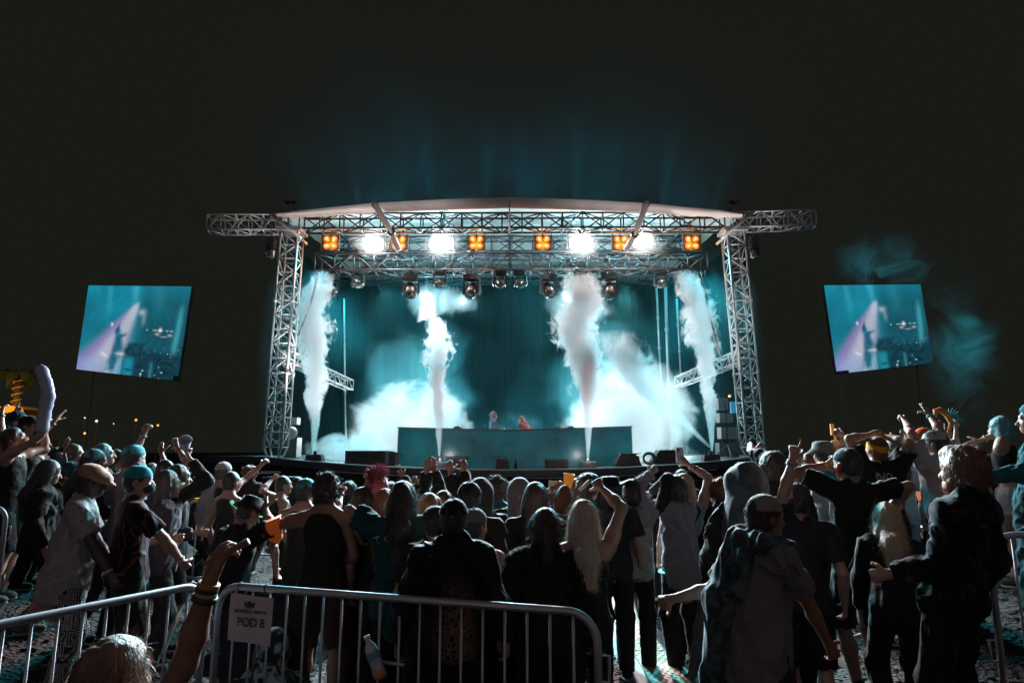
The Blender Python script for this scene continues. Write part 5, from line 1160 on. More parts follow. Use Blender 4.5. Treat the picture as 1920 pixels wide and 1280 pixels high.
pl('L13', 'person in teal cap, dark face mask and pinstriped dark shirt behind the left barrier', 263, 868, 4.3, -48, 'light', ('buzz', 'black'), (('stripe', (.014, .013, .016), (.16, .05, .05)), 'tee', 'short'), (BK, 'shorts'),
   R_=('px', 340, 1052, .1, 'fist', (318, 1020, -.05)), L=fr, hat=('cap', (.03, .28, .32)), shoe=(.45, .45, .45), extra={'bands': [('R', .9, (.5, .45, .4))], 'mask': (.05, .05, .05)}, turn=-20)
pl('L14', 'dark-haired person throwing both open hands up behind the teal cap', 313, 862, 5.9, -10, 'tan', ('short', 'black'), (BK, 'tee', 'short'), (BK, 'long'), L=('px', 303, 850, .1, 'open', (298, 890, 0)), R_=('px', 333, 840, .1, 'open', (340, 890, 0)), extra={'bands': [('R', .9, (.5, .1, .1))]})
pl('L15', 'person in dark sleeves with orange wristband lifting a white cup', 338, 870, 5.3, -55, 'light', ('short', 'brown'), (BK, 'tee', 'long'), (BK, 'shorts'), R_=('px', 357, 862, -.1, 'grip', (362, 925, -.1)), L=('px', 332, 925, .2, 'relaxed', None), extra={'bands': [('R', .93, (.7, .22, .03))]})
pl('L16', 'person in brown jacket and sunglasses clasping hands near the left middle', 318, 882, 5.0, -60, 'light', ('long', 'brown'), ((.06, .05, .06), 'jacket', 'long'), (BK, 'long'), L=fr, R_=('px', 330, 930, .1, 'relaxed', None), extra={'glasses': 1})
pl('L19', 'person in ribbed pale sleeve making a small hand sign, far back at left', 374, 892, 7.6, -30, 'light', ('long', 'black'), ((.03, .03, .04), 'hoodie', 'long'), (BK, 'long'), R_=('px', 388, 895, 0, 'peace', (390, 920, 0)), L=dn)
pl('L17', 'person in backwards white cap with a grey towel on the shoulder, arm stretched out', 421, 863, 6.6, -15, 'light', ('buzz', 'brown'), (BK, 'tank', 'none'), (BK, 'shorts'), R_=('px', 490, 872, .3, 'grip', (462, 898, .15)), L=dn, hat=('capback', (.42, .42, .44)))
pl('L18', 'person with cropped hair in printed black tank top, back turned, left of centre', 437, 882, 6.1, -30, 'light', ('buzz', 'black'), (BK2, 'tank', 'none'), (BK, 'shorts'), L=('down', .12), R_=dn)
pl('L20', 'person in black tank top holding a bent arm up beside the stage cabinet', 533, 890, 6.9, -55, 'light', ('buzz', 'black'), (BK, 'tank', 'none'), (BK, 'long'), L=('px', 509, 900, .1, 'fist', (506, 938, 0)), R_=dn)
pl('L21', 'person in black under a dark brimmed hat edged with green light', 470, 925, 4.7, -35, 'light', ('short', 'black'), (BK, 'tee', 'short'), (BK, 'shorts'), R_=('px', 511, 1022, -.1, 'fist', (500, 975, -.25)), L=dn, hat=('bucket', (.021, .022, .021)), look=-20, lean=10, fat=1.1)
pl('L22', 'person in backwards teal cap in front of the tousled head', 575, 893, 5.4, -8, 'light', ('short', 'black'), (BK, 'tank', 'none'), (BK, 'long'), L=dn, R_=('px', 640, 925, .4, 'fist', (632, 965, .2)), hat=('capback', (.03, .22, .24)), extra={'bands': [('R', .9, BK)]})
pl('L23', 'tall person with tousled hair and bare shoulders in a black sleeveless top', 615, 884, 4.6, 0, 'tan', ('tousled', 'brown'), ((.021, .022, .021), 'tank', 'none'), ((.07, .035, .028), 'shorts'),
   L=('px', 497, 955, .25, 'clap', (520, 1005, -.05)), R_=('px', 640, 1055, .15, 'relaxed', (672, 1040, -.1)), fat=1.04)
pl('L66', 'person sitting on the ground in a black and white tie-dyed top behind the sign', 520, 1172, 4.1, -20, 'light', ('short', 'black'), (('tiedye', (.02, .03, .035), (.45, .50, .50)), 'hoodie', 'long'), (BK, 'long'), L=fr, R_=dn, crouch=.56, gz=0, s_fix=.95, hat=('hood', ('tiedye', (.02, .03, .035), (.45, .50, .50))), group='people by the sign')
# ---- centre
pl('C1', 'person with spiky pink hair and shaved sides, back turned', 708, 886, 5.0, 5, 'light', ('spiky', 'pink'), (BK, 'tee', 'short'), (BK, 'long'), L=dn, R_=dn)
pl('C2', 'dark round-haired person holding clasped hands below the pink spikes', 682, 914, 4.9, -10, 'light', ('bob', 'black'), (BK, 'tee', 'short'), (BK, 'long'), L=('px', 668, 975, .35, 'clap', None), R_=('px', 676, 975, .35, 'clap', None))
pl('C3', 'person with orange-blond hair wrapped in the arm of the teal jersey', 722, 917, 4.75, 0, 'light', ('long', 'orange'), (BK, 'tee', 'short'), (BK, 'long'), L=dn, R_=('px', 752, 985, -.32, 'relaxed', (692, 1010, -.42)))
pl('C4', 'person with long dark hair in a big dark teal jersey, hugging a neighbour', 755, 903, 4.45, 5, 'light', ('long', 'black'), ((.018, .06, .068), 'jersey', 'short'), (BK, 'long'), L=('px', 672, 1000, .2, 'relaxed', (668, 960, 0)), R_=dn, fat=1.05)
pl('C5', 'person with orange-tinted bowed hair right of the teal jersey', 805, 924, 4.9, 10, 'light', ('bob', 'orange'), (BK, 'tee', 'short'), (BK, 'long'), tilt=12)  # orange light on the hair is put into the hair colour
pl('C6', 'small far head with dark fluffy hair near the stage', 731, 903, 7.6, 0, 'light', ('curly', 'brown'), (BK, 'tee', 'long'), (BK, 'long'), L=dn, R_=dn)
pl('C7', 'person pointing one finger up left of the booth end', 768, 905, 7.0, 0, 'tan', ('short', 'black'), (BK, 'hoodie', 'long'), (BK, 'long'), L=('px', 754, 893, 0, 'point', (768, 915, 0)), R_=('px', 783, 905, 0, 'point', (790, 935, 0)))
pl('C8', 'person in teal bandana raising two open palms against the booth', 825, 906, 6.0, 0, 'tan', ('short', 'black'), (BK, 'hoodie', 'long'), (BK, 'long'), L=('px', 800, 885, 0, 'open', (796, 925, 0)), R_=('px', 814, 880, .0, 'open', (822, 930, -.1)), hat=('bandana', (.02, .14, .16)))
pl('C9', 'person in hooded top with a bent raised fist left of the big cap', 856, 918, 5.6, 0, 'light', ('short', 'black'), (BK, 'hoodie', 'long'), (BK, 'long'), L=('px', 845, 887, 0, 'relaxed', (846, 930, 0)), R_=('px', 871, 884, .1, 'open', (878, 925, 0)))
pl('C10', 'person with thin pale hair behind the foremost dark cap', 832, 916, 5.3, 5, 'light', ('buzz', 'brown'), (BK, 'tee', 'short'), (BK, 'long'))
pl('C11', 'person in wide dark cap standing behind the foremost cap', 880, 898, 4.4, 0, 'light', ('short', 'black'), (BK, 'jacket', 'long'), (BK, 'long'), L=dn, R_=dn, hat=('capback', (.03, .03, .034)), fat=1.1)
pl('C12', 'hooded person whose pale hood rim shows above the wide dark cap', 900, 893, 4.9, 8, 'light', ('short', 'black'), (BK, 'hoodie', 'long'), (BK, 'long'), hat=('hood', (.05, .05, .055)))
pl('C13', 'curly-haired person in teal shirt with a round emblem on the back', 930, 892, 5.9, -5, 'light', ('curly', 'brown'), (('tiedye', (.015, .08, .09), (.03, .22, .25)), 'tee', 'short'), (BK, 'long'))
pl('C14', 'hooded person with a pale peaked hood right of the round emblem', 975, 893, 5.4, -12, 'light', ('short', 'black'), (BK2, 'hoodie', 'long'), (BK, 'long'), hat=('hood', (.16, .15, .16)))
pl('C15', 'person with long straight dark hair and pale-edged sleeves at centre', 1003, 905, 4.7, 0, 'light', ('long', 'brown'), (BK, 'tee', 'short'), (BK, 'long'))
pl('C16', 'person in dark cap and long leopard-patched coat, nearest at centre', 851, 929, 3.55, 2, 'light', ('short', 'black'), (('leopard', (.018, .018, .018), (.20, .115, .085)), 'jacket', 'long'), (BK, 'long'), L=('down', .14), R_=('down', .14), hat=('capback', (.021, .022, .021)), fat=1.02)
pl('C17', 'person in curved-brim cap left of the nearest dark cap', 815, 943, 4.2, 8, 'light', ('short', 'black'), (BK, 'tee', 'short'), (BK, 'long'), hat=('cap', (.05, .05, .055)), turn=20)
pl('C18', 'bare-shouldered person in shiny grey cap right of the nearest dark cap', 890, 948, 4.1, -8, 'light', ('short', 'black'), (BK, 'tank', 'none'), (BK, 'long'), hat=('cap', (.14, .14, .15)), turn=-30, fat=1.05, R_=('down', .08))
pl('C19', 'person with a low ponytail and fur-trimmed coat at centre right', 1022, 953, 3.9, 0, 'light', ('pony', 'brown'), ((.021, .022, .021), 'jacket', 'long'), (BK, 'long'), L=('down', .12), R_=('down', .12), furry=5200, fat=1.1)
pl('C20', 'person with pinned-up hair raising an orange cup', 1057, 915, 5.3, 5, 'light', ('bun', 'red'), ((.1, .1, .11), 'tee', 'short'), (BK, 'long'), L=('px', 1040, 916, .1, 'grip', (1022, 965, 0)), R_=dn, extra={'bands': [('L', .85, (.1, .3, .3))]})
pl('C21', 'person with backlit long blond hair raising a bent bare arm', 1093, 938, 3.95, 0, 'light', ('long', 'pale'), (BK, 'tank', 'none'), (BK, 'long'), R_=('px', 1128, 915, .1, 'grip', (1158, 975, -.05)), L=dn, fat=1.05)
pl('C22', 'person with swept hair looking right behind the raised cup', 1103, 888, 5.6, -50, 'light', ('wavy', 'brown'), ((.02, .08, .09), 'tee', 'short'), (BK, 'long'))
pl('C22b', 'dark head tucked just behind the swept hair', 1086, 897, 6.4, -40, 'light', ('bob', 'red'), (BK, 'tee', 'short'), (BK, 'long'))
pl('C23', 'person in wide black cowboy hat and printed black shirt', 1143, 884, 5.5, -8, 'light', ('long', 'black'), (BK2, 'tee', 'short'), (BK, 'long'), hat=('cowboy', (.021, .022, .021)), L=dn, R_=dn, fat=1.05)
pl('C24', 'person in white fleece coat stretching one furry sleeve up', 1184, 900, 5.6, -10, 'light', ('bob', 'black'), ((.40, .37, .385), 'jacket', 'long'), (BK, 'long'), R_=('px', 1220, 888, .1, 'relaxed', (1208, 930, 0)), L=dn, furry=6500)
pl('C25', 'dark-haired person in grey vest and black sleeves pointing left, centre right', 1263, 890, 5.6, 15, 'light', ('bob', 'black'), ((.19, .185, .205), 'tunic', 'none'), (BK, 'long'), L=('px', 1218, 925, .1, 'point', (1236, 925, 0)), R_=('px', 1250, 1062, -.1, 'relaxed', (1262, 1000, -.15)), lean=6, extra={'sleeves': (.02, .021, .02)})
pl('C26', 'blond person filming with a raised phone behind the grey vest', 1281, 888, 5.8, -5, 'light', ('long', 'blond'), ((.36, .43, .44), 'tee', 'none'), (BK, 'long'), R_=('px', 1290, 870, .1, 'grip', (1314, 905, 0)), L=dn, extra={'bands': [('R', .85, (.6, .3, .4)), ('R', .6, (.1, .1, .1))]})
pl('C27', 'far person in a peaked cap just above the filming blond head', 1277, 877, 8.0, 0, 'tan', ('short', 'black'), (BK, 'tee', 'short'), (BK, 'long'), hat=('cap', (.12, .11, .12)))
pl('C28', 'curly red-haired person hugging themself right of the grey vest', 1347, 897, 5.7, 40, 'light', ('curly', 'red'), (BK, 'jacket', 'long'), (BK, 'long'), L=fr, R_=fr)
pl('C29', 'person wrapped in a long grey blanket scarf hanging from the head', 1394, 874, 4.3, -10, 'light', ('short', 'black'), ((.021, .022, .021), 'robe', 'long'), (BK, 'long'), hat=('blanket', ('tiedye', (.06, .08, .085), (.10, .11, .12))), L=dn, R_=dn)
# ---- right
pl('R1', 'dark-haired person in glasses throwing one open hand up, right of centre', 1450, 848, 4.6, -35, 'light', ('wavy', 'brown'), (BK, 'hoodie', 'long'), (BK, 'long'), L=('px', 1417, 850, .3, 'open', (1424, 900, .1)), R_=dn, extra={'glasses': 1})
pl('R1b', 'person mostly hidden behind the beige cap with a long bare arm pointing skyward', 1492, 905, 4.1, -15, 'light', ('short', 'black'), ((.03, .03, .035), 'tee', 'short'), (BK, 'shorts'), L=('px', 1488, 855, -.2, 'point', (1472, 925, -.25)), R_=dn, extra={'bands': [('L', .93, (.6, .2, .1)), ('L', .85, (.1, .25, .3))]})
pl('R2', 'person in beige cap, grey shirt and tasselled scarf looking right, nearest at right', 1432, 921, 3.2, -70, 'tan', ('short', 'brown'), ((.19, .175, .187), 'tunic', 'short'), (BK2, 'long'), L=('px', 1262, 1122, .2, 'fist', (1350, 1100, .25)), R_=('px', 1572, 1240, .0, 'relaxed', (1520, 1120, .0)), lean=8, hat=('capback', (.34, .31, .29)), fat=.98, turn=-8)
pl('R3', 'person in grey bucket hat and teal shirt with both arms raised', 1540, 822, 6.2, 5, 'light', ('short', 'black'), ((.02, .15, .19), 'tee', 'short'), (BK, 'long'), L=('px', 1498, 868, -.1, 'relaxed', None), R_=('px', 1582, 830, .2, 'fist', (1570, 860, 0)), hat=('bucket', (.12, .13, .13)))
pl('R4', 'broad person in black shirt with elbows out and hands folded near the face', 1585, 835, 4.6, 20, 'tan', ('short', 'black'), ((.021, .022, .021), 'tee', 'short'), ((.02, .025, .028), 'shorts'), L=('px', 1550, 872, .15, 'grip', (1510, 890, .1)), R_=('px', 1662, 960, .1, 'relaxed', (1640, 900, .0)), hat=('capback', (.05, .06, .07)), fat=1.06, extra={'bands': [('L', .9, (.6, .3, .05))]})
pl('R5', 'person behind the broad black shirt holding up an orange strap', 1608, 818, 6.0, 0, 'light', ('buzz', 'brown'), (BK, 'tee', 'short'), (BK, 'long'), L=('px', 1581, 822, 0, 'grip', (1588, 850, 0)), R_=dn)
pl('R6', 'person in a numbered dark jersey with yellow headband and hands on the head', 1641, 815, 5.4, 5, 'light', ('buzz', 'red'), ((.021, .022, .021), 'jersey', 'short'), (BK, 'shorts'), L=('px', 1626, 816, .1, 'relaxed', (1600, 835, 0)), R_=('px', 1656, 818, .1, 'relaxed', (1678, 838, 0)), hat=('band', (.8, .35, .03)), look=15)
pl('R7', 'person in pale vest standing close beside the numbered jersey', 1672, 820, 5.9, -5, 'light', ('long', 'black'), ((.40, .38, .40), 'tee', 'short'), ((.3, .3, .32), 'shorts'), L=('px', 1660, 826, .1, 'relaxed', None), R_=dn)
pl('R8', 'person in orange cap and long orange sleeves facing left', 1729, 799, 6.7, 75, 'light', ('short', 'brown'), ((.42, .075, .02), 'tee', 'long'), ((.04, .045, .05), 'shorts'), L=('px', 1700, 880, 0, 'open', None), R_=('px', 1700, 818, .1, 'fist', (1712, 840, 0)), hat=('cap', (.55, .10, .03)))
pl('R9', 'person in white cap and long white shirt with both pointing hands high', 1749, 803, 5.2, 5, 'light', ('short', 'brown'), ((.42, .40, .39), 'tunic', 'short'), (BK, 'long'), L=('px', 1697, 790, .2, 'point', (1716, 838, 0)), R_=('px', 1743, 778, .2, 'peace', (1775, 830, 0)), hat=('cap', (.50, .48, .48)), extra={'bands': [('R', .92, (.05, .3, .35))]}, turn=40)
pl('R10', 'person in pale bucket hat raising an arm with a small lit thing', 1800, 828, 6.4, 0, 'light', ('short', 'brown'), (BK, 'tee', 'short'), (BK, 'long'), L=('px', 1793, 800, 0, 'grip', (1800, 818, 0)), R_=dn, hat=('bucket', (.4, .38, .36)))
pl('R10b', 'dark figure holding the orange feathered totem behind the white cap', 1772, 822, 6.9, 0, 'light', ('long', 'black'), (BK, 'tee', 'short'), (BK, 'long'), L=dn, R_=('px', 1768, 800, 0, 'grip', (1790, 820, 0)))
pl('R11', 'person in black crop top with teal hair reaching an arm left', 1872, 781, 5.9, 35, 'light', ('bob', 'teal'), (BK, 'crop', 'none'), ((.45, .42, .42), 'hot'), L=('px', 1838, 826, .1, 'open', (1858, 828, 0)), R_=dn, extra={'bands': [('L', .8, (.4, .3, .1))]})
pl('R12', 'big person in a teal hooded robe at the right edge, face in profile', 1932, 752, 4.6, 60, 'light', ('short', 'brown'), ((.03, .13, .15), 'robe', 'long'), (BK, 'long'), L=('px', 1850, 890, .1, 'grip', None), R_=dn, hat=('hood', (.035, .15, .17)))
pl('R13', 'person with long blond hair bending over, left of the bearded one', 1660, 942, 4.1, -15, 'light', ('long', 'blond'), (BK, 'tee', 'long'), (BK, 'long'), L=('px', 1612, 1148, .1, 'open', None), R_=('down', .06), lean=20, tilt=5)
pl('R14', 'bearded person in a dark floral shirt leaning back at the right', 1798, 838, 3.2, 28, 'light', ('wavy', 'auburn'), (('floral', (.014, .018, .022), (.1, .05, .03)), 'jacket', 'long'), ((.015, .02, .024), 'long'),
   L=('px', 1668, 1075, .1, 'fist', (1740, 1045, .0)), R_=dn, extra={'beard': 'orange'}, fat=.98, look=-5, lean=-13)
# ---- in front of the barrier
pl('F1', 'person with streaked long hair and a braceleted arm raised, in front of the barrier', 226, 1194, 1.72, -25, 'tan', ('long', 'streaked'), (BK, 'tee', 'none'), (BK, 'long'), R_=('px', 394, 1088, -.10, 'relaxed', (365, 1262, -.08), {'fd': (.1, .3, 1), 'pn': (.2, 1, 0)}), L=dn, extra={'bands': [('R', .96, (.45, .2, .05)), ('R', .91, (.04, .03, .03)), ('R', .86, (.5, .4, .1)), ('R', .8, (.05, .04, .04))]}, group='people in front of the barrier')
# ---- further rows that fill the gaps
fill = [(150, 852, 7.4), (285, 868, 7.4), (470, 872, 8.4), (560, 895, 7.8), (655, 900, 7.4), (790, 905, 7.9), (905, 897, 7.6), (955, 903, 7.8), (1040, 905, 7.4), (1210, 900, 7.3), (1328, 892, 8.0), (1515, 850, 7.4), (1700, 840, 8.2), (1830, 835, 8.2), (12, 845, 7.4), (1870, 862, 7.0)]
flab = ['in dark knit beyond the smiling profile', 'between the teal caps', 'beyond the grey towel', 'beyond the backwards teal cap', 'between the tousled head and the pink spikes', 'under the raised palms', 'peeping over the pale hood rim', 'between the round emblem and the peaked hood',
        'behind the pinned-up hair', 'beyond the white fleece coat', 'beyond the filming blond head', 'below the bucket hat arms', 'between the orange sleeves and the pale vest', 'below the teal-haired reaching arm', 'at the left edge behind the masked one', 'standing under the right hooded robe']
for i, ((x, y, D), fl) in enumerate(zip(fill, flab)):
    pl('X%d' % i, 'distant dark-clothed person '+fl, x, y, D, (i*37) % 50-25, ('light', 'tan', 'brown')[i % 3], (('short', 'long', 'curly', 'bob', 'tousled')[i % 5], ('black', 'brown', 'red')[i % 3]), (((.021, .022, .021), (.03, .04, .05), (.05, .04, .045))[i % 3], ('tee', 'hoodie', 'jacket')[i % 3], 'long'), (BK, 'long'), group='people in the far rows')
# ---- performers behind the booth
zb = deckz(0)
pl('D1', 'performer in dark jacket turned right behind the booth', 926, 771, 18.6, -70, 'light', ('tousled', 'brown'), ((.03, .05, .07), 'jacket', 'long'), (BK, 'long'), L=fr, R_=fr, gz=zb, group='performers', face=False)
pl('D2', 'performer in dark red top and cap leaning left behind the booth', 978, 779, 18.6, 60, 'tan', ('short', 'black'), ((.10, .02, .02), 'hoodie', 'long'), (BK, 'long'), L=fr, R_=dn, gz=zb, lean=25, hat=('cap', (.10, .03, .02)), group='performers', face=False)
lamp('performer_light', 'SPOT', P(945, 560, 17.2), 700, (1, .25, .3), P(955, 785, 18.6), size=.1, spot=26, blend=.6)
# ================================================================ BARRIERS
M_GAL = mat('galvanised_steel', (.50, .49, .52), .34, .6, vary=.12, bscale=24)
BG = 'crowd barriers'
def barrier(label, A, B, h=1.1, hook=None, feet=True, bars=.115, ht=None):
    """barrier between top corners A and B (world)"""
    A, B = Vector(A), Vector(B); L = (B-A).length; d = (B-A)/L; up = Vector((0, 0, 1)); r = .14; rr = .0205
    root = empty('crowd_barrier', label, 'barrier', (A.x, A.y, A.z-h), 0, BG); o = root.location.copy()
    fz = .18; pts = [A-up*(h-.06)]
    pts.append(A-up*r)
    for k in range(1, 7): a = pi/2*k/6; pts.append(A+d*(r-r*cos(a))-up*(r-r*sin(a)))
    for k in range(0, 7): a = pi/2*k/6; pts.append(B-d*(r-r*sin(a))-up*(r-r*cos(a)))
    pts.append(B-up*(h-.06))
    q = MB(); q.tube([p-o for p in pts], rr, 14); q.build('frame', M_GAL, root, True)
    q = MB(); q.tube([A-up*(h-fz)-o, B-up*(h-fz)-o], .015, 10); q.build('bottom_rail', M_GAL, root, True)
    n = int(L/bars); q = MB()
    for i in range(1, n):
        p = A+d*(L*i/n); dd = min(L*i/n, L-L*i/n); zt = (r-math.sqrt(max(r*r-(r-dd)**2, 0))) if dd < r else 0
        q.tube([p-up*(h-fz)-o, p-up*(zt+.005)-o], .0075, 8)
    q.build('bars', M_GAL, root, True)
    nn = Vector((-d.y, d.x, 0))
    if feet:
        for t in (.18, .82):
            p = A+d*L*t-up*h-o; q = MB(); q.tube([p+nn*.28+up*.01, p+nn*.2+up*.05, p+up*.14, p-nn*.2+up*.05, p-nn*.28+up*.01], .013, 8); q.build('foot', M_GAL, root, True)
    for e, s in ((A, -1), (B, 1)):
        q = MB()
        for zz in (.19, .62): p = e-up*zz-o; q.tube([p, p+d*s*.055, p+d*s*.055-up*.12, p+d*s*.01-up*.12], .008, 8)
        q.build('hook', M_GAL, root, True)
    return root
def bp(px, py, Y): return P(px, py, Y)
R1 = Pz(386, 1093, 1.1); Lf = Pz(0, 1170, 1.1); B1A = R1+(Lf-R1).normalized()*2.3
barrier('near steel barrier running off the left edge, behind the blond head', B1A, R1)
B2A = Pz(412, 1096, 1.1); B2B = Pz(1119, 1149, 1.1)
b2 = barrier('near steel barrier across the lower centre with the paper sign', B2A, B2B)
barrier('near steel barrier at the right edge behind the bearded person', P(1850, 1004, 4.2), P(2140, 996, 4.0), bars=.13)
for lab, a, b in (('steel barrier behind the grey vest, lower one with the rounded corner', (1203, 967, 7.6), (1372, 955, 7.6)), ('steel barrier behind the grey vest, farther and higher in the picture', (1206, 940, 9.4), (1380, 927, 9.4)),
                  ('steel barrier seen between the tousled head and the teal jersey', (600, 941, 9.2), (790, 944, 9.2)), ('nearer steel barrier low behind the bare-shouldered back', (620, 974, 7.2), (742, 975, 7.2)),
                  ('steel barrier with a yellow top behind the towel person', (352, 936, 8.2), (470, 948, 8.2)), ('far teal-lit steel barrier left of the stage cabinet', (392, 918, 10.5), (545, 930, 10.5)),
                  ('short steel barrier right of the long bare arm', (1496, 925, 8.2), (1560, 918, 8.0)), ('steel barrier under the hanging dark coat', (1508, 975, 5.9), (1640, 990, 6.6)),
                  ('far steel barrier behind the orange sleeves', (1676, 872, 9.2), (1782, 868, 9.0)), ('bright-railed steel barrier under the reaching arm', (1826, 856, 8.0), (1905, 848, 8.0)),
                  ('steel barrier end at the left edge beyond the masked person', (-90, 958, 6.2), (14, 948, 6.2))):
    barrier(lab, P(*a), P(*b))
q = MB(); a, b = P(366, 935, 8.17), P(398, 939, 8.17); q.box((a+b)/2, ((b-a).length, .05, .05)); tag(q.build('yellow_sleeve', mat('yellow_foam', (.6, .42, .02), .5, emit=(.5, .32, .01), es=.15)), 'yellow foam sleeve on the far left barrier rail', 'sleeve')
# ---- paper sign on the near barrier
def sign():
    d = (B2B-B2A).normalized(); nn = Vector((d.y, -d.x, 0)).normalized()
    tl = B2A+d*.115+nn*.030-Vector((0, 0, .03)); w, h_ = .290, .255; ang = math.atan2(d.y, d.x)
    r = empty('paper_sign', 'white paper sign reading POD 8 tied to the near centre barrier', 'sign', tl, ang)
    V = []; F = []; nx, nz = 16, 10
    for i in range(nx+1):
        for k in range(nz+1):
            x = w*i/nx; z = -h_*k/nz-.012*i/nx; y = .004*sin(x*26+z*10)-.002
            V.append((x, y-.004, z))
    n0 = len(V)
    for v in list(V): V.append((v[0], v[1]+.0006, v[2]))
    for i in range(nx):
        for k in range(nz): a = i*(nz+1)+k; F.append((a, a+1, a+nz+2, a+nz+1)); F.append((n0+a, n0+a+nz+1, n0+a+nz+2, n0+a+1))
    mesh_obj('sheet', V, F, mat('sign_paper', (.60, .52, .55), .7, bump=.15, bscale=12), r)
    ink = mat('sign_ink', (.02, .02, .025), .7)
    def text(s, size, x, z, nm, bold=0):
        c = bpy.data.curves.new(nm, 'FONT'); c.body = s; c.size = size; c.align_x = 'CENTER'; c.offset = bold; c.extrude = .0004
        t = bpy.data.objects.new(nm, c); COL.objects.link(t); dg = bpy.context.evaluated_depsgraph_get(); me = bpy.data.meshes.new_from_object(t.evaluated_get(dg)); bpy.data.objects.remove(t)
        o = bpy.data.objects.new(nm, me); me.materials.clear(); me.materials.append(ink); COL.objects.link(o); o.parent = r; o.rotation_euler = (R(90), 0, 0); o.location = (x, -.0125, z); return o
    text('SECTION 1 - ROW 8', .024, w*.5, -.100, 'lettering', .0008); text('POD 8', .066, w*.53, -.172, 'lettering', .0012)
    q = MB(); cx, cz = w*.47, -.052
    q.prism([(cx-.040, cz+.018), (cx-.030, cz-.016), (cx+.030, cz-.016), (cx+.040, cz+.018), (cx+.022, cz+.002), (cx+.012, cz+.012), (cx, cz+.020), (cx-.012, cz+.012), (cx-.022, cz+.002)], -.0125, -.0118)
    q.build('crown_emblem', ink, r); q = MB(); q.prism([(cx-.022, cz-.022), (cx+.022, cz-.022), (cx+.022, cz-.019), (cx-.022, cz-.019)], -.0125, -.0118); q.build('underline', ink, r)
    for t in (.02, .20):
        q = MB(); c = B2A+d*(.13+t)-tl; q.tube([Matrix.Rotation(-ang, 3, 'Z') @ (c+Vector((0, 0, .0)))+Vector((0, .024*cos(a), .024*sin(a))) for a in np.linspace(0, 6.28, 12)], .0028, 6)
        q.build('cable_tie', M_BLK, r, True)
    q = MB(); c = Vector((-.125, .0, -.10)); q.box(c+Vector((.0, -.03, -.03)), (.03, .012, .04)); q.tube([c+Vector((-.01, -.03, -.01)), c+Vector((-.01, -.03, .015)), c+Vector((.01, -.03, .015)), c+Vector((.01, -.03, -.01))], .003, 6)
    o = q.build('padlock', mat('white_tag', (.5, .5, .52), .4)); o.matrix_world = Matrix.Translation(tl) @ Matrix.Rotation(ang, 4, 'Z'); tag(o, 'pale tag hanging where the two near barriers meet', 'tag')
sign()
# ---- bottle on the barrier
def bottle():
    c = P(702, 1234, 3.45); r = empty('water_bottle', 'clear plastic bottle with a little orange drink in it, behind the near barrier', 'bottle', c); r.rotation_euler = (0, R(-22), 0)
    q = MB(); q.lathe([(.005, -.10), (.030, -.098), (.033, -.085), (.031, -.03), (.033, 0), (.033, .04), (.028, .065), (.013, .09), (.012, .10)], (0, 0, 0), n=24); q.build('bottle_shell', mat('clear_plastic', (.45, .5, .52), .12, coat=1), r, True)
    q = MB(); q.lathe([(.005, .100), (.0155, .101), (.0155, .118), (.005, .119)], (0, 0, 0), n=16); q.build('bottle_cap', mat('white_cap', (.7, .7, .7), .4), r)
    q = MB(); q.lathe([(.0335, 0.0), (.0342, .002), (.0342, .038), (.0335, .04)], (0, 0, 0), n=24); q.build('bottle_label', mat('blue_label', (.12, .32, .40), .5), r)
    q = MB(); q.lathe([(.006, -.0985), (.0312, -.0975), (.0338, -.085), (.0325, -.055), (.005, -.0545)], (0, 0, 0), n=24); q.build('orange_drink', mat('orange_liquid', (.6, .2, .05), .2), r, True)
    q = MB(); q.tube([P(712, 1240, 3.5), P(758, 1246, 3.45)], .009, 8); tag(q.build('tent_peg', M_GAL, None, True), 'short steel rod lying beside the bottle', 'rod')
bottle()
# ---- cable ramp
def ramp():
    r = empty('cable_ramp', 'long low cable ramp with a tan studded lid crossing the mulch', 'cable ramp', (1.26, 6, 0)); y0, y1 = -2.6, 3.2
    q = MB(); sec = [(-.30, 0), (-.17, .055), (.17, .055), (.30, 0)]
    for k in range(6):
        a = y0+(y1-y0)*k/6+.006; b = y0+(y1-y0)*(k+1)/6-.006
        q.add([(x, a, z) for x, z in sec]+[(x, b, z) for x, z in sec], [(0, 4, 5, 1), (1, 5, 6, 2), (2, 6, 7, 3), (3, 2, 1, 0), (4, 5, 6, 7)])
    q.build('ramp_flank', mat('black_rubber', (.045, .048, .05), .4, bump=.3, bscale=60), r)
    q = MB(); rows = 5
    for k in range(6):
        a = y0+(y1-y0)*k/6+.01; b = y0+(y1-y0)*(k+1)/6-.01; q.box((0, (a+b)/2, .060), (.30, b-a, .012))
    lid = q.build('lid', mat('tan_plastic_lid', (.42, .27, .17), .5, bump=.2, bscale=30, vary=.3), r)
    q = MB()
    for i in range(110):
        for j in range(5):
            y = y0+.03+(y1-y0-.06)*i/109; x = -.12+.06*j+(.03 if i % 2 else 0)-.015; q.box((x, y, .0675), (.026, .012, .005), Matrix.Rotation(.6 if i % 2 else -.6, 3, 'Z'))
    q.build('tread_studs', mat('tan_plastic_lid', (.42, .27, .17), .5, bump=.2, bscale=30, vary=.3), lid)
ramp()
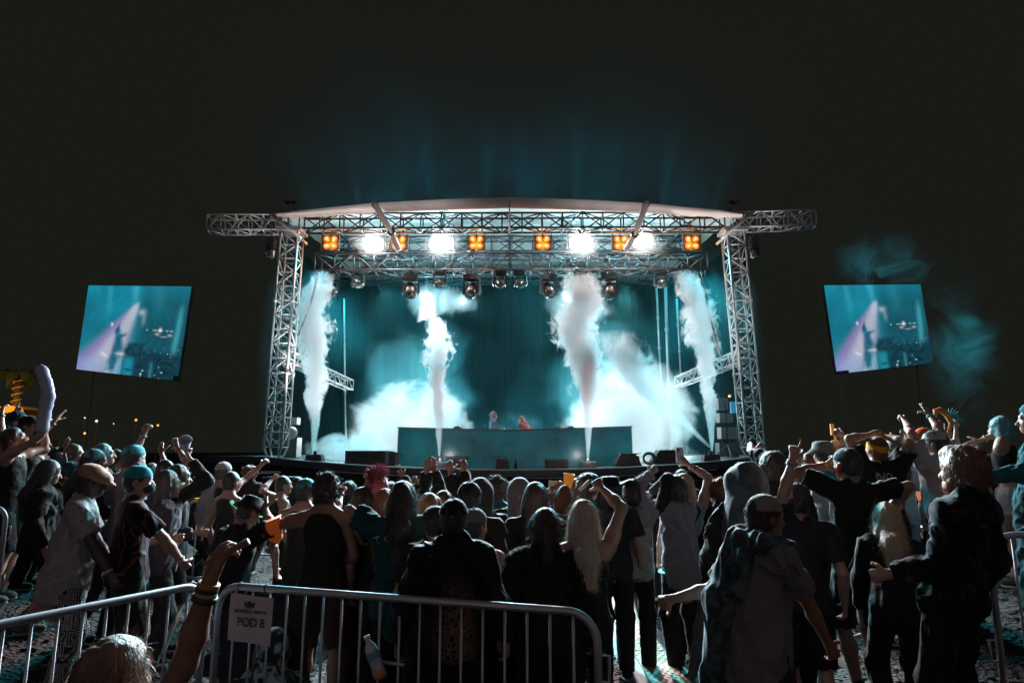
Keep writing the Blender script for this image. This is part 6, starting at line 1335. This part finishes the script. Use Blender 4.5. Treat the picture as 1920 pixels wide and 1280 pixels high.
# ---- held things
def cup(label, c, col, r=.042, hh=.11, tiltv=(0, 0, 1), em=0, nm='cup'):
    q = MB(); q.lathe([(r*.72, 0), (r*.75, .003), (r, hh), (r*1.06, hh), (r*1.06, hh+.004), (r*.96, hh+.004), (r*.7, .01)], c, tiltv, 24); o = q.build(nm, mat('cup_%d' % int(col[0]*99), col, .35, emit=col if em else None, es=em), None, True); tag(o, label, 'cup'); return o
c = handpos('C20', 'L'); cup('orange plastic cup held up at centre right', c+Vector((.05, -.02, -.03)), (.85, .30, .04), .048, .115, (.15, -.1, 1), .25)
q = MB(); c2 = c+Vector((-.05, -.03, .0)); q.box(c2, (.13, .012, .05), Matrix.Rotation(.15, 3, 'Y')); tag(q.build('phone', mat('phone_gold', (.35, .30, .22), .25, .6)), 'sideways phone held next to the orange cup', 'phone')
c = handpos('L15', 'R', .12); cup('crumpled white cup lifted above the orange wristband', c+Vector((-.03, 0, 0)), (.62, .62, .68), .055, .10, (.3, -.6, .6))
c = handpos('C21', 'R'); q = MB(); q.tube([c+Vector((-.05, -.03, .01)), c+Vector((-.12, -.03, -.05))], .012, 10); tag(q.build('vape_pen', mat('pale_plastic', (.5, .5, .5), .3), None, True), 'small pale tube between the fingers of the blond one', 'vape pen')
c = handpos('C26', 'R', .13); r = empty('phone', 'phone held upright above the grey vest, pale case', 'phone', c)
q = MB(); q.box((0, 0, .02), (.075, .01, .15)); q.build('phone_case', mat('pale_case2', (.40, .36, .37), .35), r); q = MB(); q.box((-.015, -.007, .07), (.022, .005, .028)); q.build('camera_bump', M_BLKM, r)
c = handpos('L5', 'L', .12); r = empty('phone', 'dark glinting phone held up by the long-haired one at left', 'phone', c); q = MB(); q.box((0, 0, .03), (.075, .01, .15), Matrix.Rotation(-.3, 3, 'Y')); q.build('phone_case', mat('dark_glass', (.05, .06, .06), .08, coat=1), r)
q = MB(); q.box((-.02, -.008, .08), (.018, .005, .03), Matrix.Rotation(-.3, 3, 'Y')); q.build('camera_bump', mat('pale_case2', (.40, .36, .37), .35), r)
c = handpos('R12', 'L'); cup('clear plastic cup held at the right edge', c+Vector((0, 0, -.03)), (.45, .5, .5), .036, .12)
q = MB(); c = c+Vector((.0, .1, -.22)); q.lathe([(.03, -.09), (.033, -.08), (.033, .06), (.014, .09), (.014, .11)], c); tag(q.build('bottle', mat('milky_plastic', (.55, .52, .5), .3), None, True), 'milky bottle below the clear cup at right', 'bottle')
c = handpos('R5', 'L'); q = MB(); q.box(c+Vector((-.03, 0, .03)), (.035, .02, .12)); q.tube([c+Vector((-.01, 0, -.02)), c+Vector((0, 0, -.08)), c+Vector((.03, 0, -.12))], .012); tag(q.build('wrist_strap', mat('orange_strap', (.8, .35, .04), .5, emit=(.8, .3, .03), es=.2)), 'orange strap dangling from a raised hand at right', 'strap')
c = handpos('R10', 'L'); q = MB(); q.lathe([(.01, 0), (.02, .01), (.01, .03)], c+Vector((0, 0, .03))); tag(q.build('finger_light', mat('finger_led', (.5, .5, .6), .3, emit=(.6, .7, 1), es=3), None, True), 'tiny white light on a raised finger at right', 'light')
for k, (dx, dz) in enumerate(((.045, .0),)):
    c = handpos('C25', 'L'); q = MB(); q.lathe([(.02, 0), (.026, .012), (.026, .045), (.01, .06)], c+Vector((-.05, 0, -.02)), (-1, 0, -.3)); tag(q.build('glow_ring', mat('teal_led', (.1, .5, .5), .3, emit=(.25, 1, .95), es=1.5), None, True), 'teal glowing finger light on the left-pointing hand', 'light')
    c = handpos('C25', 'R'); q = MB(); q.lathe([(.035, 0), (.04, .012), (.035, .024)], c+Vector((0, 0, -.03))); tag(q.build('glow_ring', mat('teal_led', (.1, .5, .5), .3, emit=(.25, 1, .95), es=1.5), None, True), 'teal glowing bracelet by the lowered black sleeve', 'light')
# inflatable stick
def stick():
    pts = [P(78, 806, 5.32), P(84, 770, 5.32), P(91, 742, 5.32), P(87, 722, 5.32), P(76, 690, 5.32)]; q = MB()
    full = []; rs = []
    for i in range(len(pts)-1):
        for k in range(5): full.append(pts[i].lerp(pts[i+1], k/5)); rs.append(.050+.003*sin((i*5+k)*2.1))
    full.append(pts[-1]); rs.append(.045); full.insert(0, pts[0]+Vector((-.01, 0, -.03))); rs.insert(0, .02); full.append(pts[-1]+Vector((-.01, 0, .025))); rs.append(.02)
    q.tube(full, rs, 20); o = q.build('inflatable_stick', mat('pearl_vinyl', (.42, .40, .55), .25, coat=.8), None, True); tag(o, 'long pearly inflatable stick kinked in the middle, held up at far left', 'inflatable')
stick()
# green-lit hat rim, orange sleeve on L21
f = FIGS['L21']; q = MB(); q.tube([f['wpt'](f['hp'](.168*cos(a), .168*sin(a)*1.0-.01, .022+.012*sin(2*a))) for a in np.linspace(pi*.55, pi*1.45, 26)], .010, 8)
o = q.build('light_strip', mat('green_led', (.2, .6, .5), .4, emit=(.22, .85, .62), es=.7), None, True); tag(o, 'pale green light strip curved round the dark brimmed hat', 'light strip')
sh, el, wr, ff, n, m, ps = f['arms']['R']; q = MB(); a, b = f['wpt'](sh+(el-sh)*.35), f['wpt'](el+(wr-el)*.55); e = f['wpt'](el); q.tube([a, e, b], [.066, .070, .056], 20); q.tube([b, b+(b-e).normalized()*.012], .058, 16)
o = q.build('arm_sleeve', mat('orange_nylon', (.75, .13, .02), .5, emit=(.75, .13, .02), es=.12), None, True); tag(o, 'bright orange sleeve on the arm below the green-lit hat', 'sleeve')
# towel on L17, scarf on R2, bag strap R4, coat on barrier, totem
def drape(name, label, cat, fig, prims, col, h=.009, fold=.02, parent=True, fringe=None):
    f = FIGS[fig]; c = SDF()
    for p in prims: c.cone(*p)
    V, Q = c.mesh(h, lambda X, Y, Z: fold*np.abs(fbm(X*16+Z*2, Y*16, Z*3, 2))-fold*.3)
    o = mesh_obj(name, V, Q, cloth_mat(col), f['root']); return o
tt = FIGS['L17']['tt']; drape('towel', '', '', 'L17', [(tt(-.08, -.06, 1.50), tt(-.10, -.14, 1.25), .07, .085, .04), (tt(-.10, -.14, 1.25), tt(-.10, -.13, 1.08), .085, .07, .04)], (.26, .26, .29))
tt = FIGS['R2']['tt']; fk = FIGS['R2']
drape('scarf', '', '', 'R2', [(tt(-.10, -.06, 1.50), tt(.10, -.07, 1.49), .062, .062, .04), (tt(.10, -.05, 1.49), tt(.12, .08, 1.46), .06, .055, .03), (tt(-.11, -.05, 1.49), tt(-.12, .08, 1.45), .06, .055, .03), (tt(.10, .08, 1.46), tt(-.10, .09, 1.44), .055, .055, .03),
      (tt(-.07, -.11, 1.48), tt(-.11, -.17, 1.15), .07, .09, .05), (tt(-.11, -.17, 1.15), tt(-.12, -.17, .74), .09, .085, .05), (tt(-.19, -.06, 1.40), tt(-.23, -.08, .95), .05, .06, .04), (tt(.02, -.14, 1.40), tt(-.0, -.15, 1.2), .05, .04, .04)], ('tiedye', (.045, .065, .07), (.11, .15, .16)), .007, .03)
q = MB(); rr_ = np.random.default_rng(3)
for bx, by, bz, n_ in ((-.12, -.17, .72, 46), (-.23, -.08, .92, 26)):
    for k in range(n_):
        p = tt(bx+rr_.normal(0, .045), by+rr_.normal(0, .03), bz); e = p+np.array([rr_.normal(0, .02), rr_.normal(0, .02), -.13-.04*rr_.random()]); q.tube([Vector(p), Vector((p+e)/2+rr_.normal(0, .006, 3)), Vector(e)], [.004, .003, .0045], 5)
q.build('fringe', cloth_mat((.16, .20, .21)), fk['root'], True)
tt = FIGS['R4']['tt']; q = MB(); q.tube([Vector(tt(.13, .03, 1.47)), Vector(tt(.10, -.12, 1.40)), Vector(tt(-.06, -.155, 1.15)), Vector(tt(-.20, -.12, .92))], .012, 6); q.build('bag_strap', mat('strap_black', (.04, .04, .045), .6), FIGS['R4']['root'], True)
f = FIGS['R4']; q = MB(); q.lathe([(.012, -.035), (.022, 0), (.012, .035)], Vector(f['hp'](-.085, .0, -.03)), (0, 0, 1)); q.build('ear_tag', mat('red_plastic', (.6, .06, .03), .4), f['root'], True)
# coats hung on barriers
def coat(label, px, py, Y, w, hh, col, seed):
    c = P(px, py, Y); s = SDF(); s.cone((-w/2, 0, 0), (w/2, 0, 0), .05, .05, .03); s.cone((-w*.35, -.05, -.05), (-w*.3, -.06, -hh), .06, .09, .06); s.cone((w*.3, -.05, -.05), (w*.2, -.06, -hh*.8), .06, .08, .06); s.cone((0, -.05, -.05), (0, -.05, -hh*.9), .07, .08, .06)
    V, Q = s.mesh(.012, lambda X, Y, Z: .03*np.abs(fbm(X*10+seed+Z*2, Y*10, Z*3, 2))-.01); o = mesh_obj('coat', V, Q, cloth_mat(col)); o.location = c; tag(o, label, 'coat')
coat('dark coat slung over the barrier right of the beige cap', 1528, 980, 5.88, .35, .55, (.02, .02, .022), 3)
coat('pale jacket draped beside the broad black shirt', 1548, 925, 5.6, .14, .42, (.40, .39, .42), 8)
# totem with orange feathers
def totem():
    c = P(1758, 772, 6.9); r = empty('feather_totem', 'orange and teal feathered totem waving above the white cap', 'totem', c)
    q = MB(); q.tube([(-.05, 0, -.1), (-.03, 0, .02), (.05, 0, .05), (.16, 0, -.05), (.22, 0, -.2), (.15, 0, -.35)], [.03, .045, .05, .05, .04, .02], 12); q.build('orange_body', mat('orange_plush', (.6, .22, .06), .8, bump=.5, bscale=60), r, True)
    q = MB()
    for k in range(9): a = -.6+.35*k; q.tube([(.2, 0, -.1), (.25+.06*cos(a), .02*k-.06, -.1+.06*sin(a)), (.30+.16*cos(a), .02*k-.06, -.12+.2*sin(a))], [.01, .012, .004], 6)
    q.build('teal_feathers', mat('teal_feather', (.04, .30, .34), .5), r, True)
    q = MB(); q.tube([(.1, 0, -.2), (.06, 0, -1.0)], .012, 8); q.build('stick', M_BLK, r, True); r.scale = (.62, .62, .62)
totem()
# ---- camping chairs and bag behind the near barrier
def camp_chair(label, px, py, Y, rz):
    c = P(px, py, Y); c.z = 0; r = empty('camping_chair', label, 'chair', c, rz, 'folded-out camping chairs'); fr = mat('chair_tube', (.12, .12, .13), .3, .7)
    q = MB()
    for a, b in (((-.27, -.22, 0), (.27, -.22, .42)), ((.27, -.22, 0), (-.27, -.22, .42)), ((-.27, .22, 0), (.27, .22, .42)), ((.27, .22, 0), (-.27, .22, .42)), ((-.27, -.22, 0), (-.27, .22, .42)), ((.27, -.22, 0), (.27, .22, .42))): q.tube([a, b], .01, 8)
    q.build('frame', fr, r, True)
    q = MB(); V = []
    for i in range(9):
        for k in range(9): V.append((-.27+.54*i/8, -.22+.44*k/8, .43-.05*sin(pi*i/8)*sin(pi*k/8)))
    q.add(V, [(i*9+k, (i+1)*9+k, (i+1)*9+k+1, i*9+k+1) for i in range(8) for k in range(8)]); q.build('seat', cloth_mat((.03, .03, .035)), r, True)
    q = MB(); V = []
    for i in range(9):
        for k in range(7): V.append((-.27+.54*i/8, .22+.05*sin(pi*i/8)+.12*k/6, .43+.42*k/6))
    q.add(V, [(i*7+k, (i+1)*7+k, (i+1)*7+k+1, i*7+k+1) for i in range(8) for k in range(6)]); q.build('backrest', cloth_mat((.03, .03, .035)), r, True)
camp_chair('black camping chair beneath the paper sign', 500, 1250, 4.3, .4)
camp_chair('black camping chair left of the one under the sign', 415, 1240, 4.7, -.3)
# ---- distant things at the left
def palm():
    c = P(18, 845, 26); c.z = 0; r = empty('palm_tree', 'palm tree wrapped in amber lights at far left', 'tree', c); zt = P(18, 712, 26).z
    q = MB(); q.tube([(0, 0, 0), (.1, 0, zt*.4), (0, 0, zt)], [.2, .14, .11], 12); q.build('trunk', mat('palm_trunk', (.12, .08, .05), .9, bump=.8, bscale=20), r, True)
    q = MB(); q.tube([(.17*cos(t*2.2), .17*sin(t*2.2), 1+(zt-1)*t/40) for t in np.linspace(0, 40, 200)], .03, 6); q.build('light_string', mat('amber_string', (.5, .3, .1), .4, emit=(1, .40, .04), es=.02), r, True)
    rn = np.random.default_rng(5)
    for k in range(11):
        a = k*.571*1.1; V = []; F = []; L_ = 1.05+.25*rn.random()
        for i in range(13):
            t = i/12; x = L_*t; z = .75*sin(t*2.2)*(1-.2*t)-1.0*t*t*rn.uniform(.7, 1); w = .30*sin(pi*min(t+.06, 1))**.7
            for s_ in (-1, 0, 1): V.append((x*cos(a)-s_*w*sin(a), x*sin(a)+s_*w*cos(a), zt+z-abs(s_)*w*.5))
        for i in range(12):
            b = i*3; F += [(b, b+1, b+4, b+3), (b+1, b+2, b+5, b+4)]
        mesh_obj('frond', V, F, mat('palm_frond', (.05, .06, .02), .6), r)
    for k in range(4): lamp('palm_uplight', 'POINT', (c.x+(-1, 1, 1, -1)[k]*.9, c.y-1.2, zt-1.6+k*.3), 16, (1, .5, .08), size=.1)
palm()
def lift():
    c = P(40, 790, 24); r = empty('yellow_lift', 'yellow telehandler cab lit behind the crowd at far left', 'vehicle', c)
    ym = mat('yellow_paint', (.65, .30, .01), .35, coat=.5); q = MB(); q.prism([(-.62, -.6), (.62, -.6), (.66, .05), (.45, .42), (.0, .56), (-.5, .5), (-.58, .2)], -.6, .6); q.build('cab', ym, r)
    q = MB(); q.box((.33, -.61, .02), (.3, .02, .12)); q.box((-.25, -.61, .12), (.34, .02, .34)); q.build('window', mat('cab_glass', (.02, .02, .02), .1), r)
    q = MB(); q.box((0, 0, -1.1), (1.9, 1.4, .9)); q.build('chassis', ym, r)
    for a in (-.7, .7):
        q = MB(); q.lathe([(.25, -.2), (.5, -.18), (.52, 0), (.5, .18), (.25, .2)], (a, -.5, -1.5), (0, 1, 0), 20); q.build('wheel', M_BLK, r, True)
    lamp('lift_light', 'POINT', c+Vector((-.3, -2.2, 1.2)), 260, (1, .72, .25), size=.2)
lift()
for i, (px, py, col, rad, lab) in enumerate(((118, 774, (1, .9, .9), .05, 'tiny white lamp far away, leftmost of the distant lamps'), (159, 783, (1, .9, .85), .07, 'small white distant lamp left of the bright flare'), (181, 789, (1, .75, .5), .13, 'brightest distant lamp left of the raised fist'),
                                   (159, 812, (1, .5, .1), .12, 'orange distant lamp above the smiling profile'), (213, 794, (1, .9, .8), .05, 'tiny pale distant lamp right of the brightest one'), (255, 787, (1, .45, .06), .12, 'orange distant street lamp beside the raised fist'), (296, 797, (1, .42, .06), .11, 'orange distant lamp right of the raised fist'))):
    c = P(px, py, 42); rad *= .62; r = empty('distant_lamp', lab, 'lamp', c, 0, 'distant lamps'); q = MB(); q.lathe([(.02, -rad), (rad*.8, -rad*.6), (rad, 0), (rad*.8, rad*.6), (.02, rad)], (0, 0, 0), n=12); q.build('lamp_globe', mat('distant_%d' % i, (.5, .5, .5), .5, emit=col, es=3 if rad > .1 else 1.6), r, True)
    q = MB(); q.tube([(0, .05, -rad), (0, .05, -c.z)], .025, 6); q.build('post', M_ALUD, r)
# far left parked car glints and service tents in the dark
def car(label, px, py, Y):
    c = P(px, py, Y); r = empty('parked_car', label, 'car', (c.x, Y, 0), R(12), 'cars parked in the dark')
    m_ = mat('car_paint', (.10, .07, .04), .2, .6, coat=1); q = MB(); q.prism([(-2.2, .35), (2.2, .35), (2.25, .8), (1.5, .95), (.9, 1.45), (-.9, 1.5), (-1.6, 1.0), (-2.25, .85)], -.8, .8); q.build('body', m_, r)
    q = MB(); q.prism([(-1.35, .98), (1.3, .97), (.85, 1.38), (-.85, 1.42)], -.82, .82); q.build('window', mat('cab_glass', (.02, .02, .02), .1), r)
    for a in (-1.4, 1.4):
        q = MB(); q.lathe([(.1, -.1), (.33, -.1), (.33, .1), (.1, .1)], (a, -.75, .33), (0, 1, 0), 18); q.build('wheel', M_BLK, r)
    lamp('car_park_light', 'POINT', (c.x+1, Y-2, 3.2), 18, (1, .5, .12), size=.2)
car('dark car with faint orange glints far behind the left crowd', 150, 810, 34)
car('second dark car farther right behind the left crowd', 205, 812, 40)
# ---- prints on clothes
def print_text(fig, s, size, x, z, col, bold=0, rot=0, nm='lettering'):
    f = FIGS[fig]; sh = f['shirt']
    if sh is None: return
    from mathutils.bvhtree import BVHTree
    bv = BVHTree.FromPolygons([v.co[:] for v in sh.data.vertices], [p.vertices[:] for p in sh.data.polygons])
    c = bpy.data.curves.new(nm, 'FONT'); c.body = s; c.size = size; c.align_x = 'CENTER'; c.offset = bold; c.resolution_u = 2
    t = bpy.data.objects.new(nm, c); COL.objects.link(t); dg = bpy.context.evaluated_depsgraph_get(); me = bpy.data.meshes.new_from_object(t.evaluated_get(dg)); bpy.data.objects.remove(t)
    bm = __import__('bmesh').new(); bm.from_mesh(me); B_ = __import__('bmesh')
    B_.ops.triangulate(bm, faces=bm.faces[:]); B_.ops.subdivide_edges(bm, edges=[e for e in bm.edges if e.calc_length() > size*.2], cuts=1); B_.ops.triangulate(bm, faces=bm.faces[:])
    for v in bm.verts:
        X, Z = v.co.x, v.co.y; X, Z = X*cos(rot)-Z*sin(rot)+x, X*sin(rot)+Z*cos(rot)+z
        hit = bv.ray_cast(Vector((X, -1, Z)), Vector((0, 1, 0)))
        v.co = Vector((X, (hit[0].y if hit[0] else -.1)-.003, Z))
    bm.to_mesh(me); me.materials.clear(); me.materials.append(cloth_mat(col)); o = bpy.data.objects.new(nm, me); COL.objects.link(o); o.parent = sh
def tz(fig, z): return float(FIGS[fig]['tt'](0, -.1, z)[2])
print_text('C4', 'T o', .085, -.12, tz('C4', 1.33), (.35, .42, .42), .001, .35); print_text('C4', 'ic', .085, .17, tz('C4', 1.27), (.22, .28, .28), .001, -.9)
print_text('R6', '20', .30, -.02, tz('R6', 1.10), (.45, .27, .14), .006); print_text('R6', 'NO', .09, -.02, tz('R6', 1.36), (.4, .26, .16), .002)
f = FIGS['C13']; q = MB(); sh = f['shirt']
for r0 in (.09, .065, .035):
    pts = []
    for a in np.linspace(0, 6.28, 24):
        pts.append(Vector((r0*cos(a), -.145, float(f['tt'](0, 0, 1.27)[2])+r0*sin(a))))
    q.tube(pts, .006, 5)
q.build('round_emblem', cloth_mat((.25, .22, .06)), sh, True)

f = FIGS['F1']; c = handpos('F1', 'R', .10); q = MB(); q.tube([c+Vector((-.06, -.03, -.03)), c+Vector((.0, -.04, .0)), c+Vector((.07, -.04, .035))], [.006, .008, .011], 10); tag(q.build('rolled_cigarette', mat('rolled_paper', (.30, .13, .07), .6), None, True), 'brown hand-rolled cigarette in the braceleted raised hand', 'cigarette')
